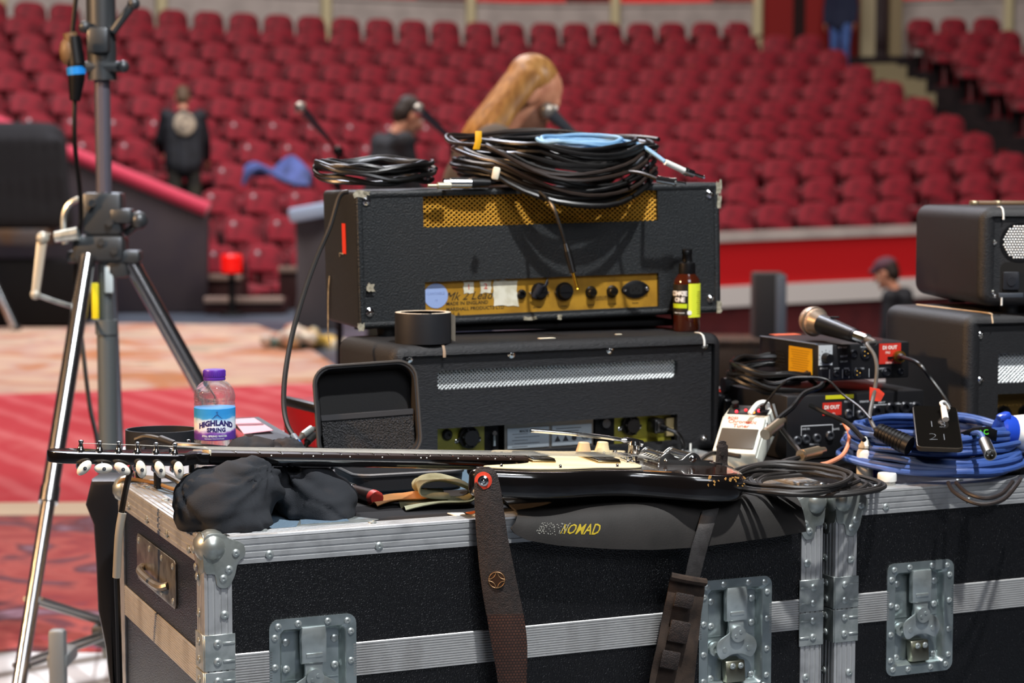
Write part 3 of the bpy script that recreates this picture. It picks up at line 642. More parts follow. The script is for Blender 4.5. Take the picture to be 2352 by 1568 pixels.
# microphone lead clipped to the stand
o = W(165, 170, 4.5); t = thing('hanging_connector', 'cable connector with blue tape hanging beside the wind-up stand mast', 'connector', o)
mb = MB(); mb.cyl(W(160, 76, 4.5) - o, W(165, 100, 4.5) - o, .016); mb.ball(W(158, 118, 4.5) - o, (.022, .02, .034), 12); mb.build('clip', mat('tan_clip', '6b5136', .5), t)
mb = MB(); a, b = W(168, 84, 4.5) - o, W(176, 148, 4.5) - o; mb.cyl(a, b, .017, .021); mb.cyl(W(176, 176, 4.5) - o, W(172, 232, 4.5) - o, .02, .012); mb.cyl(b, W(176, 176, 4.5) - o, .02); mb.build('barrel', BLACKP, t)
mb = MB(); mb.cyl(W(174, 154, 4.5) - o, W(176, 172, 4.5) - o, .0215, n=20); mb.build('blue_tape', mat('blue_tape', '1c7fd0', .4), t)
mb = MB(); mb.tube(spline([p - o for p in (W(172, 230, 4.5), W(172, 330, 4.5), W(186, 480, 4.55), W(174, 640, 4.6), W(190, 800, 4.5), W(206, 930, 4.45), W(226, 1030, 4.4), W(238, 1200, 4.3))], 8), .0055, 6); mb.tube(spline([p - o for p in (W(166, 80, 4.5), W(172, 20, 4.5), W(180, -60, 4.5))], 4), .0055, 6); mb.build('cable', CABLE, t)
# leg of another stand at the frame's edge
p0, p1 = W(-120, 420, 16.4), W(36, 752, 16.4); bs = V((p0.x, 16.4, 0)); t = thing('chrome_stand', 'thin chrome stand leg poking in at the left edge of the photo', 'stand', bs)
for sx in (1, -1):
    e = p0 - bs; q = V(((p1.x - bs.x) * sx, 0 if sx > 0 else .3, p1.z)); d = (q - e); q2 = e + d * (e.z - .02) / max(1e-3, (e.z - q.z)) if q.z < e.z else q
    mb = MB(); mb.cyl(e, q2, .04, n=12); mb.build('leg', CHROME, t)
    mb = MB(); mb.ball(q2, .045, 10); mb.build('rubber_foot', RUBBER, t)
mb = MB(); mb.cyl((0, 0, .9), p0 - bs + V((0, 0, .6)), .016, n=12); mb.build('mast', CHROME, t)

# black moulded pedestal left of the case, grey top disc under the headstock
o = V((-.62, 3.3, 0)); t = thing('pedestal_stool', 'black moulded pedestal with grey round top left of the flight case', 'stool', (o.x, o.y, 0))
zs = W(250, 1085, 3.3).z
prof = []
pl = [(222, 1092), (208, 1150), (226, 1195), (232, 1290), (236, 1390), (252, 1470), (262, 1560), (262, 1800)]
pr = [(300, 1092), (290, 1180), (284, 1300), (285, 1400), (290, 1470), (292, 1560), (292, 1800)]
P2 = [W(x, y, 3.3) - o for x, y in pl] ; Q2 = [W(x, y, 3.3) - o for x, y in pr]
mb = MB(); out = [(p.x, max(p.z, .02)) for p in P2] + [(p.x, max(p.z, .02)) for p in Q2[::-1]]; mb.prism(out, -.05, .05, .012, XZ); mb.build('column', mat('moulded_plastic', '17171a', .32), t)
mb = MB(); mb.lathe([(0, 0), (.13, 0), (.13, .012), (.1, .03), (0, .03)], 28, (.04, 0, 0)); mb.build('base', BLACKP, t)
mb = MB(); mb.lathe([(0, -.02), (.08, -.018), (.088, -.008), (.088, 0), (0, 0)], 28, (.06, .04, zs)); mb.build('round_top', mat('grey_top', '8d8f92', .5), t)
# low equipment dolly at bottom left
o = WZ(212, 1720, 0); t = thing('equipment_dolly', 'grey metal dolly corner with caster at the bottom left', 'dolly', (o.x - .03, 4.0, 0))
zz = W(215, 1512, 4.0).z; mb = MB(); mb.box((.02, .02, zz), (.045, .1, .03), .008); mb.box((.02, -.02, zz * .55 + .08), (.035, .03, zz * .8), .008); mb.build('deck', mat('dolly_grey', '85898b', .5, .5), t)
mb = MB(); mb.cyl((-.005, -.0, .055), (.045, 0, .055), .055, n=20); mb.build('caster_wheel', BLACKP, t)
mb = MB(); mb.box((-.012, 0, .1), (.008, .05, .12), .003); mb.box((.052, 0, .1), (.008, .05, .12), .003); mb.box((.02, 0, .155), (.07, .06, .01), .003); mb.build('caster_fork', STEEL, t)

# ------------------------------------------------------------------ flight cases
ZT = .765
k = Nt('case_laminate'); k.b.inputs['Base Color'].default_value = lin('0b0b0d'); k.b.inputs['Roughness'].default_value = .3
n1 = k.n('TexNoise', Scale=420., Detail=2.); k.l(k.co(), n1.inputs['Vector']); k.bump(n1.outputs['Fac'], .9, .0016)
LAMI = k.m
EXTR = mat('case_extrusion', 'cfd0d0', .38, .7, noise_col='a4a5a6', ns=26, nlo=.5, nhi=.8, nscale=(1, 1, 1), bump=.12, bs=300)
BALLM = mat('ball_corner_steel', 'aeb3ae', .32, .75, noise_col='888e86', ns=40, nlo=.45, nhi=.75)
rv = MB(); rv.lathe([(.0062, 0), (.006, .0012), (.004, .0024), (.0022, .0026), (.0018, .0016), (0, .0015)], 14); RIV = rv.build('rivet', STEEL); RIVM = RIV.data; bpy.data.objects.remove(RIV)
def rivet(parent, loc, nrm=(0, -1, 0), sc=1.):
    o = bpy.data.objects.new('rivet', RIVM); COL.objects.link(o); o.parent = parent; o.location = loc
    o.rotation_mode = 'QUATERNION'; o.rotation_quaternion = V(nrm).to_track_quat('Z', 'Y'); o.scale = (sc, sc, sc); return o
EW = .0365
def ext_prof(w=EW, t=.0026):
    g = []
    n = 4; seg = w / n
    for i in range(n):
        x = w - i * seg; g += [(x, -t), (x - seg * .62, -t), (x - seg * .7, -t * .35), (x - seg * .92, -t * .35)]
    one = [(w, 0)] + g + [(0.0015, -t), (-t * .7, -t * .7)]
    return one + [(b, a) for a, b in one[::-1]][1:]
def latch(parent, x0, x1, z0, z1):
    """recessed butterfly latch on the front (y=0) face"""
    w, h = x1 - x0, z1 - z0; cx, cz = (x0 + x1) / 2, (z0 + z1) / 2; ZINC = mat('latch_zinc', 'c9d1cf', .26, .75, noise_col='a8b0ae', ns=40)
    LT = parent
    # dish: flange with opening, sloping walls, floor
    mb = MB(); ring = lambda ww, hh, r, y: [V((cx + p[0], y, cz + p[1])) for p in rrect(ww, hh, r, 5)]
    rs = [ring(w, h, .014, .001), ring(w, h, .014, -.0022), ring(w - .03, h - .03, .008, -.0022), ring(w - .034, h - .034, .008, .0), ring(w - .044, h - .044, .006, .012)]
    N = len(rs[0]); vs = [p for r_ in rs for p in r_]; fs = []
    for j in range(len(rs) - 1): fs += [[j * N + i, j * N + (i + 1) % N, (j + 1) * N + (i + 1) % N, (j + 1) * N + i] for i in range(N)]
    fs.append(list(range(4 * N, 5 * N))); mb.add(vs, fs)
    mb.box((cx, .0118, cz), (w - .046, .001, .0012)); d = mb.build('latch_dish', mat('dish_zinc_shaded', 'b9c4c4', .25, .82, noise_col='9aa6a6', ns=30), LT)  # dish coloured darker than the handle, painting in recess depth
    for sx in (-1, 1):
        for q in (-1, 1): rivet(d, (cx + sx * (w / 2 - .008), -.0022, cz + q * h * .13), sc=.8); rivet(d, (cx + sx * (w / 2 - .008), -.0022, cz + q * h * .36), sc=.8)
        for q in (-1, 1): rivet(d, (cx + sx * w * .17, -.0022, cz + q * (h / 2 - .008)), sc=.8); rivet(d, (cx + sx * (w / 2 - .013), -.0022, cz + q * (h / 2 - .01)), sc=.8)
        rivet(d, (cx + sx * w * .28, .0115, cz + h * .09), sc=.9); rivet(d, (cx + sx * w * .28, .0115, cz - h * .36), sc=.9); rivet(d, (cx + sx * w * .28, .0115, cz + h * .3), sc=.9)
    # hook plate at the top, strike plate at the bottom, butterfly between
    mb = MB(); mb.prism([(-.018, 0), (.018, 0), (.019, .04), (.017, .052), (-.017, .052), (-.019, .04)], -.006, .006, .003, M.Translation((cx, -.001, cz + h * .14)) @ XZ)
    mb.box((cx, -.0072, cz + h * .14 + .012), (.024, .002, .006), .0008); mb.build('keeper_hook', ZINC, LT)
    mb = MB(); mb.box((cx, -.002, cz + h * .105), (.026, .006, .034), .0015); mb.cyl((cx, .004, cz + .006), (cx, -.012, cz + .006), .0125, n=22)
    for sx in (-1, 1): mb.cyl((cx + sx * .004, -.012, cz + .006 + sx * .003), (cx + sx * .004, -.0128, cz + .006 + sx * .003), .0028, n=10)
    mb.build('latch_pivot', ZINC, LT)
    mb = MB(); wing = spline([V((a_ * 1.16, b_ * 1.1, 0)) for a_, b_ in [(-.030, -.012), (-.027, .002), (-.012, .012), (-.006, .020), (.006, .020), (.012, .012), (.027, .002), (.030, -.012), (.022, -.024), (.008, -.0185), (-.008, -.0185), (-.022, -.024)]], 4, True)
    mb.prism([(p.x, p.y) for p in [V((q[0], q[1], 0)) for q in wing]], .004, .0068, .001, M.Translation((cx, 0, cz - .006)) @ XZ)
    for sx in (-1, 1): mb.cyl((cx + sx * .021, -.006, cz - .018), (cx + sx * .021, -.0075, cz - .018), .0042, n=12)
    mb.build('butterfly_handle', ZINC, LT)
    mb = MB(); mb.box((cx, .003, cz - h * .30), (.034, .015, .034), .003, 2, (-8, 0, 0)); mb.build('strike_block', mat('strike_zinc', 'b5b29c', .3, 1.), LT)
    for sx in (-1, 1): rivet(LT, (cx + sx * .007, -.0065, cz - h * .245), sc=.8)
    mb = MB(); mb.lathe([(.0, 0), (.011, 0), (.011, .006), (.005, .006), (.005, .004), (0, .004)], 16, (cx - .03, .010, cz - h * .1), (0, -1, 0)); mb.build('spring_washer', ZINC, LT)
def ball_corner(c, x, z, sx):
    """steel ball with two three-lobed plates; sx=+1: left-hand corner"""
    p = MB(); p.ball((x + sx * .011, .011, z - .011), .0235, 20); lob = spline([(-.002, .016), (.022, .02), (.034, .012), (.052, .004), (.055, -.012), (.045, -.022), (.04, -.04), (.03, -.055), (.016, -.052), (.012, -.036), (-.002, -.03)], 4, True)
    for face in 0, 1:
        Tm = M.Translation((x, -.0032, z - .012)) @ XZ if face == 0 else M.Translation((x - sx * .0032, 0, z - .012)) @ M.Rotation(R(-90 * sx), 4, 'Z') @ M.Scale(-1, 4, (1, 0, 0)) @ XZ
        if face == 0: p.prism([(q[0] * sx, q[1]) for q in lob], 0, .002, .0008, Tm)
        else: p.prism([((-q[0]) * -1, q[1]) for q in lob], -.002, .0, .0008, M.Translation((x - sx * .0032, 0, z - .012)) @ M(((0, 0, -sx, 0), (1, 0, 0, 0), (0, 1, 0, 0), (0, 0, 0, 1))))
    o = p.build('ball_corner', BALLM, c)
    for a, b in ((.042, -.008), (.032, -.03), (.024, -.042)): rivet(o, (x + sx * a, -.0052, z - .012 + b), sc=.9); rivet(o, (x - sx * .0052, a, z - .012 + b), (-sx, 0, 0), .9)
    return o
RIBA = mat('ribbed_aluminium', 'cdcdcc', .42, .65, noise_col='a9a7a5', ns=16, nlo=.5, nhi=.8, nscale=(1, 1, .3))
def flight_case(label, o, yaw, Wd, D, H, lx, top=None, handle=False, detail=True):
    c = thing('flight_case', label, 'flight case', o, yaw)
    mb = MB(); mb.box((Wd / 2, (D + .0145) / 2, (H + .004) / 2), (Wd - .0005, D - .015, H - .0045), .002, 1); mb.build('shell', LAMI, c)
    hx = [0.] + [q for x in lx for q in (x + .017, x + .1095)] + [Wd]; rc = [(hx[i], hx[i + 1], .002, H - .0005) for i in range(0, len(hx), 2)] + [(x + .017, x + .1095, a_, b_) for x in lx for a_, b_ in ((.002, .4825), (.6295, H - .0005))]
    mb = MB()
    for x0, x1, z0, z1 in rc: mb.box(((x0 + x1) / 2, .0078, (z0 + z1) / 2), (x1 - x0, .0150, z1 - z0))
    mb.build('front_panel', LAMI, c)
    if top:
        mb = MB(); mb.box((Wd / 2, D / 2, H - .0004), (Wd - .08, D - .08, .0012)); mb.build('top_panel', top, c)
    pr = ext_prof(); rails = [((0, 0, H), (Wd, 0, H), (0, 1, 0), (0, 0, -1)), ((0, 0, H), (0, D, H), (1, 0, 0), (0, 0, -1)), ((Wd, 0, H), (Wd, D, H), (-1, 0, 0), (0, 0, -1)), ((0, D, H), (Wd, D, H), (0, -1, 0), (0, 0, -1)),
        ((0, 0, 0), (0, 0, H), (1, 0, 0), (0, 1, 0)), ((Wd, 0, 0), (Wd, 0, H), (-1, 0, 0), (0, 1, 0)), ((0, D, 0), (0, D, H), (1, 0, 0), (0, -1, 0)), ((Wd, D, 0), (Wd, D, H), (-1, 0, 0), (0, -1, 0))]
    for i, (p0, p1, da, db) in enumerate(rails):
        mb = MB(); mb.sweep(pr, p0, p1, da, db); e = mb.build('edge_rail', EXTR, c, 25)
        if not detail: continue
        if i == 0:
            n = 6
            for q in range(n): rivet(e, (.09 + (Wd - .18) * q / (n - 1), -.0026, H - .026)); rivet(e, (.09 + (Wd - .18) * q / (n - 1), .026, H + .0026), (0, 0, 1))
        if i in (1, 2):
            for q in range(4): rivet(e, (-.0026 if i == 1 else Wd + .0026, .08 + (D - .16) * q / 3, H - .026), (-1 if i == 1 else 1, 0, 0)); rivet(e, (.026 if i == 1 else Wd - .026, .08 + (D - .16) * q / 3, H + .0026), (0, 0, 1))
        if i in (4, 5):
            sx = 1 if i == 4 else -1; x = 0 if i == 4 else Wd
            for z in (.48, .41, H - .105): rivet(e, (x + sx * .026, -.0026, z)); rivet(e, (x - sx * .0026, .026, z), (-sx, 0, 0))
    # ribbed closing strip round the lid joint
    for face in range(2):
        mb = MB(); n = 13; hh = .0475 / n; prof = []
        for q in range(n): b = .5565 + q * hh; prof += [(b, 0), (b + hh * .1, .0022), (b + hh * .62, .0022), (b + hh * .72, .0010)]
        prof += [(.5565 + .0475, 0)]
        if face == 0:
            ex = [EW] + [q for x in lx for q in (x + .004, x + .1225)] + [Wd - EW]
            for i in range(0, len(ex), 2):
                mb = MB(); mb.sweep(prof, (ex[i], 0, 0), (ex[i + 1], 0, 0), (0, 0, 1), (0, -1, 0)); mb.build('lid_strip', RIBA, c, 20)
            continue
        else: mb.sweep(prof, (0, EW, 0), (0, D - EW, 0), (0, 0, 1), (-1, 0, 0))
        mb.build('lid_strip', RIBA, c, 20)
    for x in lx: latch(c, x, x + .1265, .4655, .6465)
    for x, sx in ((0, 1), (Wd, -1)):
        ball_corner(c, x, H, sx)
        for j, (za, zb2) in enumerate(((.584, .634), (.53, .582))):
            mb = MB(); mb.box((x + sx * .0185, -.0036, (za + zb2) / 2), (.043, .0022, zb2 - za), .0006, 1); mb.box((x - sx * .0036, .0185, (za + zb2) / 2), (.0022, .043, zb2 - za), .0006, 1)
            for q in (.25, .75): mb.box((x + sx * .031, -.0052, za + (zb2 - za) * q), (.017, .0016, .0035), .0007, 1)
            bt = mb.build('lid_bracket', STEEL, c)
            for q in (.25, .75): rivet(bt, (x + sx * .015, -.0048, za + (zb2 - za) * q), sc=.95); rivet(bt, (x - sx * .0048, .02, za + (zb2 - za) * q), (-sx, 0, 0), .95)
    for x, sx in ((0, 1), (Wd, -1)):
        mb = MB(); mb.ball((x + sx * .009, D - .009, H - .009), .0225, 14); mb.build('ball_corner', BALLM, c)
    if handle:
        mb = MB(); pt = [(.165, .642), (.165, .702), (.172, .706), (.412, .706), (.42, .698), (.42, .642), (.412, .635), (.172, .635)]
        mb.prism(pt, 0, .0022, .0006, M(((0, 0, -1, 0), (1, 0, 0, 0), (0, 1, 0, 0), (0, 0, 0, 1))))
        hp = mb.build('side_plate', mat('worn_plate', 'a9a49a', .36, .9, noise_col='77716a', ns=35), c)
        mb = MB(); mb.tube(spline([(-.003, .21, .662), (-.012, .225, .658), (-.013, .29, .656), (-.012, .355, .658), (-.003, .37, .662)], 5), .006, 8); mb.build('grab_handle', mat('handle_grey', '8c8780', .4, .7), hp)
        for y in (.18, .25, .33, .405):
            for z in (.645, .696): rivet(hp, (-.0022, y, z), (-1, 0, 0), .8)
    return c
C1 = Frame((W(470, 1240, 2.63).x, 2.63, 0), 23.15)
k = Nt('top_sheen_laminate'); k.b.inputs['Base Color'].default_value = lin('6f8496'); k.b.inputs['Roughness'].default_value = .34  # back-light sheen on the dark case top painted in as pale blue
n1 = k.n('TexNoise', Scale=260., Detail=2.); k.l(k.co(), n1.inputs['Vector']); k.bump(n1.outputs['Fac'], .9, .0018); PALE = k.m
CW, CD = .977, .553
flight_case('black flight case under the guitar with aluminium edges and a dented side plate', C1.o, C1.yaw, CW, CD, ZT, (.0885, .762), PALE, True)
C2o = C1.w(1.0044, 0, 0)
flight_case('black flight case carrying the blue cable coil and two preamps', C2o, C1.yaw, CW, CD + .25, ZT, (.095, .762), None)
flight_case('black flight case carrying the left amplifier stack, behind the guitar case', C1.w(.36, CD + .02, 0), C1.yaw, .64, .5, ZT, (.08, .43), None, False, False)
flight_case('black flight case carrying the right amplifier stack, behind the blue coil case', C1.w(1.03, CD + .28, 0), C1.yaw, 1.1, .62, ZT, (.1, .8), None, False, False)
# ------------------------------------------------------------------ amplifiers
def tolex(name, c1, c2, bs, strength, rough=.5, weave=False):
    k = Nt(name); b = k.b; b.inputs['Roughness'].default_value = rough
    if weave:
        t = k.n('TexNoise', Scale=bs, Detail=3.); k.l(k.co((.35, 1, 1.6)), t.inputs['Vector'])
    else:
        t = k.n('TexNoise', Scale=bs, Detail=3.); k.l(k.co(), t.inputs['Vector'])
    k.l(k.ramp(t.outputs['Fac'], [(.4, c1), (.62, c2)]), b.inputs['Base Color']); k.bump(t.outputs['Fac'], strength, .0018); return k.m
TOLEX = tolex('levant_tolex', '0a0d0f', '171c1f', 330, .8, .55)
VINYL = tolex('woven_vinyl', '09090c', '141418', 420, .7, .6, True)
BVINYL = tolex('fine_vinyl', '0b0b0d', '151518', 520, .6, .55)
BROWN = tolex('side_vinyl', '1b1c1e', '292827', 420, .6, .55)
CAV = mat('cavity_shade', '060606', .9)  # near-black colour painting the shade inside cabinets and recesses
GOLDPL = mat('gold_plate', 'c08f2e', .42, .35, noise_col='a87b28', ns=30)
def shell(W_, H_, D_, wall, rc=.012, re=.008, back=True):
    """open-fronted wooden box with rounded edges, opening towards -y"""
    mb = MB(); outr = lambda ins, y: [V((p[0] + W_ / 2, y, p[1] + H_ / 2)) for p in rrect(W_ - 2 * ins, H_ - 2 * ins, max(rc - ins, .002), 5)]
    wl = wall if isinstance(wall, tuple) else (wall,) * 4   # left, right, bottom, top
    iw, ih = W_ - wl[0] - wl[1], H_ - wl[2] - wl[3]
    inr = lambda y: [V((p[0] + wl[0] + iw / 2, y, p[1] + wl[2] + ih / 2)) for p in rrect(iw, ih, .003, 5)]
    rs = [inr(D_ - .02), inr(re * .3)]
    for q in range(5): a = math.pi / 2 * q / 4; rs.append(outr(re * (1 - math.sin(a)), re * (1 - math.cos(a))))
    for q in range(4): a = math.pi / 2 * q / 3; rs.append(outr(re * (1 - math.cos(a)), D_ - re + re * math.sin(a)))
    N = len(rs[0]); fs = []
    for j in range(len(rs) - 1): fs += [[j * N + i, j * N + (i + 1) % N, (j + 1) * N + (i + 1) % N, (j + 1) * N + i] for i in range(N)]
    fs += [list(range(N))[::-1], list(range((len(rs) - 1) * N, len(rs) * N))]
    return mb.add([p for r_ in rs for p in r_], fs)
def panel(rects, y0, y1):
    mb = MB()
    for x0, x1, z0, z1 in rects: mb.box(((x0 + x1) / 2, (y0 + y1) / 2, (z0 + z1) / 2), (x1 - x0, y1 - y0, z1 - z0))
    return mb
def grille(x0, x1, z0, z1, y, px, pz, r):
    mb = MB(); sl = pz / px
    for s in (1, -1):
        c = -((x1 - x0) * sl) - (z1 - z0); 
        n = int((x1 - x0) / px + (z1 - z0) / pz) + 3
        for i in range(-n, n + 1):
            # line z = z0 + s*sl*(x-x0) + i*pz
            pts = []
            for xx in (x0, x1):
                z = z0 + s * sl * (xx - x0) + i * pz
                if z0 <= z <= z1: pts.append((xx, z))
            for zz in (z0, z1):
                xx = x0 + (zz - z0 - i * pz) / (s * sl)
                if x0 < xx < x1: pts.append((xx, zz))
            if len(pts) >= 2 and (V(pts[0]) - V(pts[1])).length > .002:
                a, b = pts[0], pts[1]; mb.tube([(a[0], y, a[1]), (b[0], y, b[1])], r, 6, flat=.6)
    return mb
def screw(parent, x, z, y=0, r=.0062, m=CHROME, name='screw'):
    mb = MB(); mb.lathe([(r * 1.25, 0), (r * 1.2, .0015), (r * .95, .002), (r * .9, .0035), (r * .45, .0048), (r * .35, .0034), (0, .0034)], 16, (x, y, z), (0, -1, 0)); return mb.build(name, m, parent)
def knob(mb, x, z, y, r, d): mb.cyl((x, y, z), (x, y - d * .4, z), r * 1.15, r * 1.15, 20); mb.cyl((x, y - d * .4, z), (x, y - d, z), r, r * .85, 20); mb.box((x, y - d - .0005, z), (r * 1.6, .001, r * .22))

# --- upper amplifier with gold panels
AO = W(825, 757, 3.42); AYAW = R(19)
A1 = Frame(AO, 19)
amp = thing('guitar_amplifier', 'large black amplifier head with gold grille and gold rear panel under the cable heap', 'amplifier', AO, rot=(0, R(-1.25), AYAW))
AW, AH, AD = .697, .242, .245
shell(AW, AH, AD, .012, .008, .007).build('cabinet', TOLEX, amp)
gx0, gx1 = .1230, .5715
panel([(.0125, gx0, .0125, .2295), (gx1, .6845, .0125, .2295), (gx0, gx1, .0782, .1745), (gx0, gx1, .0125, .0165)], .003, .013).build('back_panel', TOLEX, amp)
panel([(.013, .684, .013, .229)], .06, .2).build('dark_interior', CAV, amp)
grille(gx0, gx1, .174, .23, .012, .0098, .0082, .0022).build('gold_grille', mat('gold_mesh', 'd9a53e', .4, .35), amp)
gp = panel([(gx0, gx1, .0160, .0785)], .0105, .0125).build('gold_plate', GOLDPL, amp)
INK = mat('black_ink', '1b1509', .6); REDI = mat('red_ink', 'c0281c', .6); PAPER = mat('masking_tape', 'd8d3c0', .8, noise_col='c4bda6', ns=60)
mb = MB(); y = .0103
letter(mb, 'Mk 2 Lead', .021, (.205, y, .05), ax='CENTER', shear=.45); letter(mb, 'MADE IN ENGLAND', .0088, (.163, y, .0375), ax='LEFT', bold=.0001); letter(mb, 'MARSHALL PRODUCTS LTD', .0088, (.163, y, .0275), ax='LEFT', bold=.0001); letter(mb, 'O. S. A', .0088, (.163, y, .0185), ax='LEFT')
for x, s in ((.335, 'OUTPUT'), (.387, 'MAINS'), (.44, 'MAINS'), (.481, 'H.T. FUSE'), (.527, 'MAINS')): letter(mb, s, .0042, (x, y, .024))
mb.box((.46, y, .036), (.05, .0003, .0006)); letter(mb, 'DISCONNECT BEFORE', .0033, (.461, y, .0385)); letter(mb, 'REMOVING FUSE', .0033, (.461, y, .033))
mb.build('print', INK, amp)
mb = MB(); mb.cyl((.1447, .0105, .053), (.1447, .0098, .053), .0222, n=36); sk = mb.build('blue_sticker', mat('blue_sticker', '8fa3cf', .6), amp)
mb = MB(); letter(mb, 'CANTABILE', .0062, (.1447, .0097, .057)); letter(mb, '10', .005, (.1447, .0097, .045)); mb.build('sticker_print', mat('faint_print', '7a8cb8', .6), sk)
def patch(x, z, w, h, y, m, seed, name, n=5, rag=.1):
    q = random.Random(seed); pts = []
    for sx, sz, ex, ez in ((-1, -1, 1, 0), (1, -1, 0, 1), (1, 1, -1, 0), (-1, 1, 0, -1)):
        for i in range(n): pts.append((x + sx * w / 2 + ex * w * i / n + (q.random() - .5) * w * rag * abs(ez), z + sz * h / 2 + ez * h * i / n + (q.random() - .5) * h * rag))
    mb = MB(); mb.prism(pts, -y, -y + .0006, 0, XZ); return mb
for x, w, s in ((.206, .019, '1'), (.238, .021, '2')):
    tp = patch(x, .0655, w, .0215, .0103, PAPER, int(x * 1000), 'tape').build('paper_label', PAPER, amp)
    mb = MB(); letter(mb, s, .014, (x, .0095, .066), bold=.0001); mb.build('number', REDI, tp)
patch(.2755, .0525, .046, .047, .0103, PAPER, 5, 'tape').build('paper_label', PAPER, amp)
mb = MB(); mb.lathe([(.0085, 0), (.0085, .003), (.006, .006), (.0045, .006), (.0045, .001), (0, .001)], 20, (.3055, .0105, .0495), (0, -1, 0)); mb.build('jack_socket', BLACKP, amp)
mb = MB(); knob(mb, .3395, .0535, .0105, .0135, .011); mb.build('selector_knob', BLACKP, amp)
mb = MB(); mb.grid(lambda u, v: (.322 + .034 * u + .01 * v, .006 - .011 * math.sin(3 * u + 1) * (.3 + v), .046 + .022 * v + .01 * u - .008 * math.sin(5 * u)), 8, 6, .0008); mb.build('torn_black_tape', mat('torn_tape', '34363f', .6), amp)
mb = MB(); knob(mb, .3875, .0515, .0105, .0145, .012); mb.build('selector_knob', BLACKP, amp)
for x in (.322, .357, .371, .404): screw(amp, x, .051, .0105, .002, CHROME)
for x in (.4400, .4815):
    mb = MB(); mb.lathe([(.011, 0), (.011, .002), (.009, .003), (.0085, .011), (.007, .013), (0, .0125)], 20, (x, .0105, .0478), (0, -1, 0)); mb.box((x, -.0025, .0478), (.012, .001, .002)); mb.build('fuse_cap', mat('fuse_black', '16130f', .25), amp)
mb = MB(); loz = spline([(-.028, 0), (-.017, .012), (0, .0165), (.017, .012), (.028, 0), (.017, -.012), (0, -.0165), (-.017, -.012)], 4, True)
mb.prism([(.5275 + p.x, .0495 + p.y) for p in loz], -.0105, -.0075, .001, XZ); iec = mb.build('mains_inlet', BLACKP, amp)
mb = MB(); mb.prism(rrect(.026, .018, .004, 3, (.5275, .0495)), -.0072, -.0068, 0, XZ); mb.build('socket_well', CAV, iec)
mb = MB()
for q in (-.006, 0, .006): mb.box((.5275 + q, .0075, .0495 + (.003 if q == 0 else -.001)), (.0016, .003, .004))
mb.build('pin', CHROME, iec)
for s in (-1, 1): screw(iec, .5275 + s * .022, .0495, .0075, .003)
for x, z in ((.0195, .2245), (.0206, .0300), (.676, .2215), (.676, .0265)): screw(amp, x, z, .003, .0066)
RAG = mat('torn_covering', 'a8a290', .85, noise_col='77715e', ns=120)
for i, (x, z, w, h) in enumerate(((.0222, .0735, .013, .014), (.008, .2365, .02, .012), (.02, .238, .012, .006), (.004, .004, .012, .014), (.318, .006, .022, .006), (.375, .0055, .008, .008), (.694, .232, .01, .024), (.6945, .207, .008, .024), (.692, .012, .01, .022), (.31, .2398, .006, .004))):
    mb = patch(x, z, w, h, .0006 if i else -.0026, RAG, 40 + i, 'rag', 4, .3); mb.build('torn_patch', RAG, amp)
mb = MB(); mb.box((-.0006, .088, .157), (.0008, .026, .054)); mb.build('red_tape', mat('red_tape', 'd83a22', .5), amp)
mb = MB(); mb.tube(spline([(-.003, .086, .129), (-.006, .1, .131), (-.002, .115, .124)], 5), .0012, 6); mb.build('frayed_thread', RAG, amp)
mb = MB(); mb.ribbon(spline([(-.002, .2, .085), (-.003, .21, .05), (-.004, .212, .01), (-.01, .19, -.02), (-.014, .165, -.04)], 5), V((0, 1, .2)), .006, .001); mb.build('torn_strip', RAG, amp)
mb = MB(); mb.tube([(0, -.0005, .2300), (.0, -.0005, .01)], .0008, 6); mb.build('seam', BLACKM, amp)
for x in (.06, .63):
    for y in (.035, .2): mb = MB(); mb.cyl((x, y, -.0155 if x < .3 else -.028), (x, y, .002), .017, .02, 18); mb.build('rubber_foot', RUBBER, amp)

# --- lower amplifier with silver slot
BO = V((-.1756, 3.25, ZT)); bx = .026
B1 = Frame(BO, 26.6)
amp2 = thing('guitar_amplifier', 'black woven-vinyl amplifier head with long silver grille slot under the gold-panelled amplifier', 'amplifier', B1.w(-bx, 0, 0), B1.yaw)
shell(.65, .2125, .25, (.027, .019, .012, .0125), .022, .018).build('cabinet', VINYL, amp2)
ox = lambda x: x + bx
sx0, sx1, sz0, sz1 = ox(.0598), ox(.5325), .1345, .1672; cx0, cx1, cz0, cz1 = ox(.06), ox(.533), .0215, .069
px0, px1, pz0, pz1 = .0275, .6295, .013, .1985
panel([(px0, sx0, pz0, pz1), (sx1, px1, pz0, pz1), (sx0, sx1, cz1, sz0), (sx0, sx1, sz1, pz1), (sx0, sx1, pz0, cz0)], .008, .018).build('back_panel', VINYL, amp2)
mb = MB()
for x, s in ((sx0, 1), (sx1, -1)):                      # rounded slot ends
    for zz, q in ((sz0, 1), (sz1, -1)): mb.prism([(x, zz)] + [(x + s * .008 * (1 - math.cos(a)), zz + q * .008 * (1 - math.sin(a))) for a in [math.pi / 2 * i / 4 for i in range(5)]], -.018, -.008, 0, XZ)
mb.build('slot_corner', VINYL, amp2)
panel([(.028, .63, .012, .2)], .085, .22).build('dark_interior', CAV, amp2)
grille(sx0 - .004, sx1 + .004, sz0 - .003, sz1 + .003, .022, .0074, .0066, .00185).build('silver_grille', mat('silver_mesh', 'e6eaea', .35, .35), amp2)
for x in (.0075, .1985, .392, .5895): screw(amp2, ox(x), .1905, .008, .006)
screw(amp2, ox(.5887), .021, .008, .006); screw(amp2, ox(.0075), .021, .008, .006)
OLIVE = mat('olive_plate', '8f8a2a', .45, .3, noise_col='6f6c2c', ns=20)
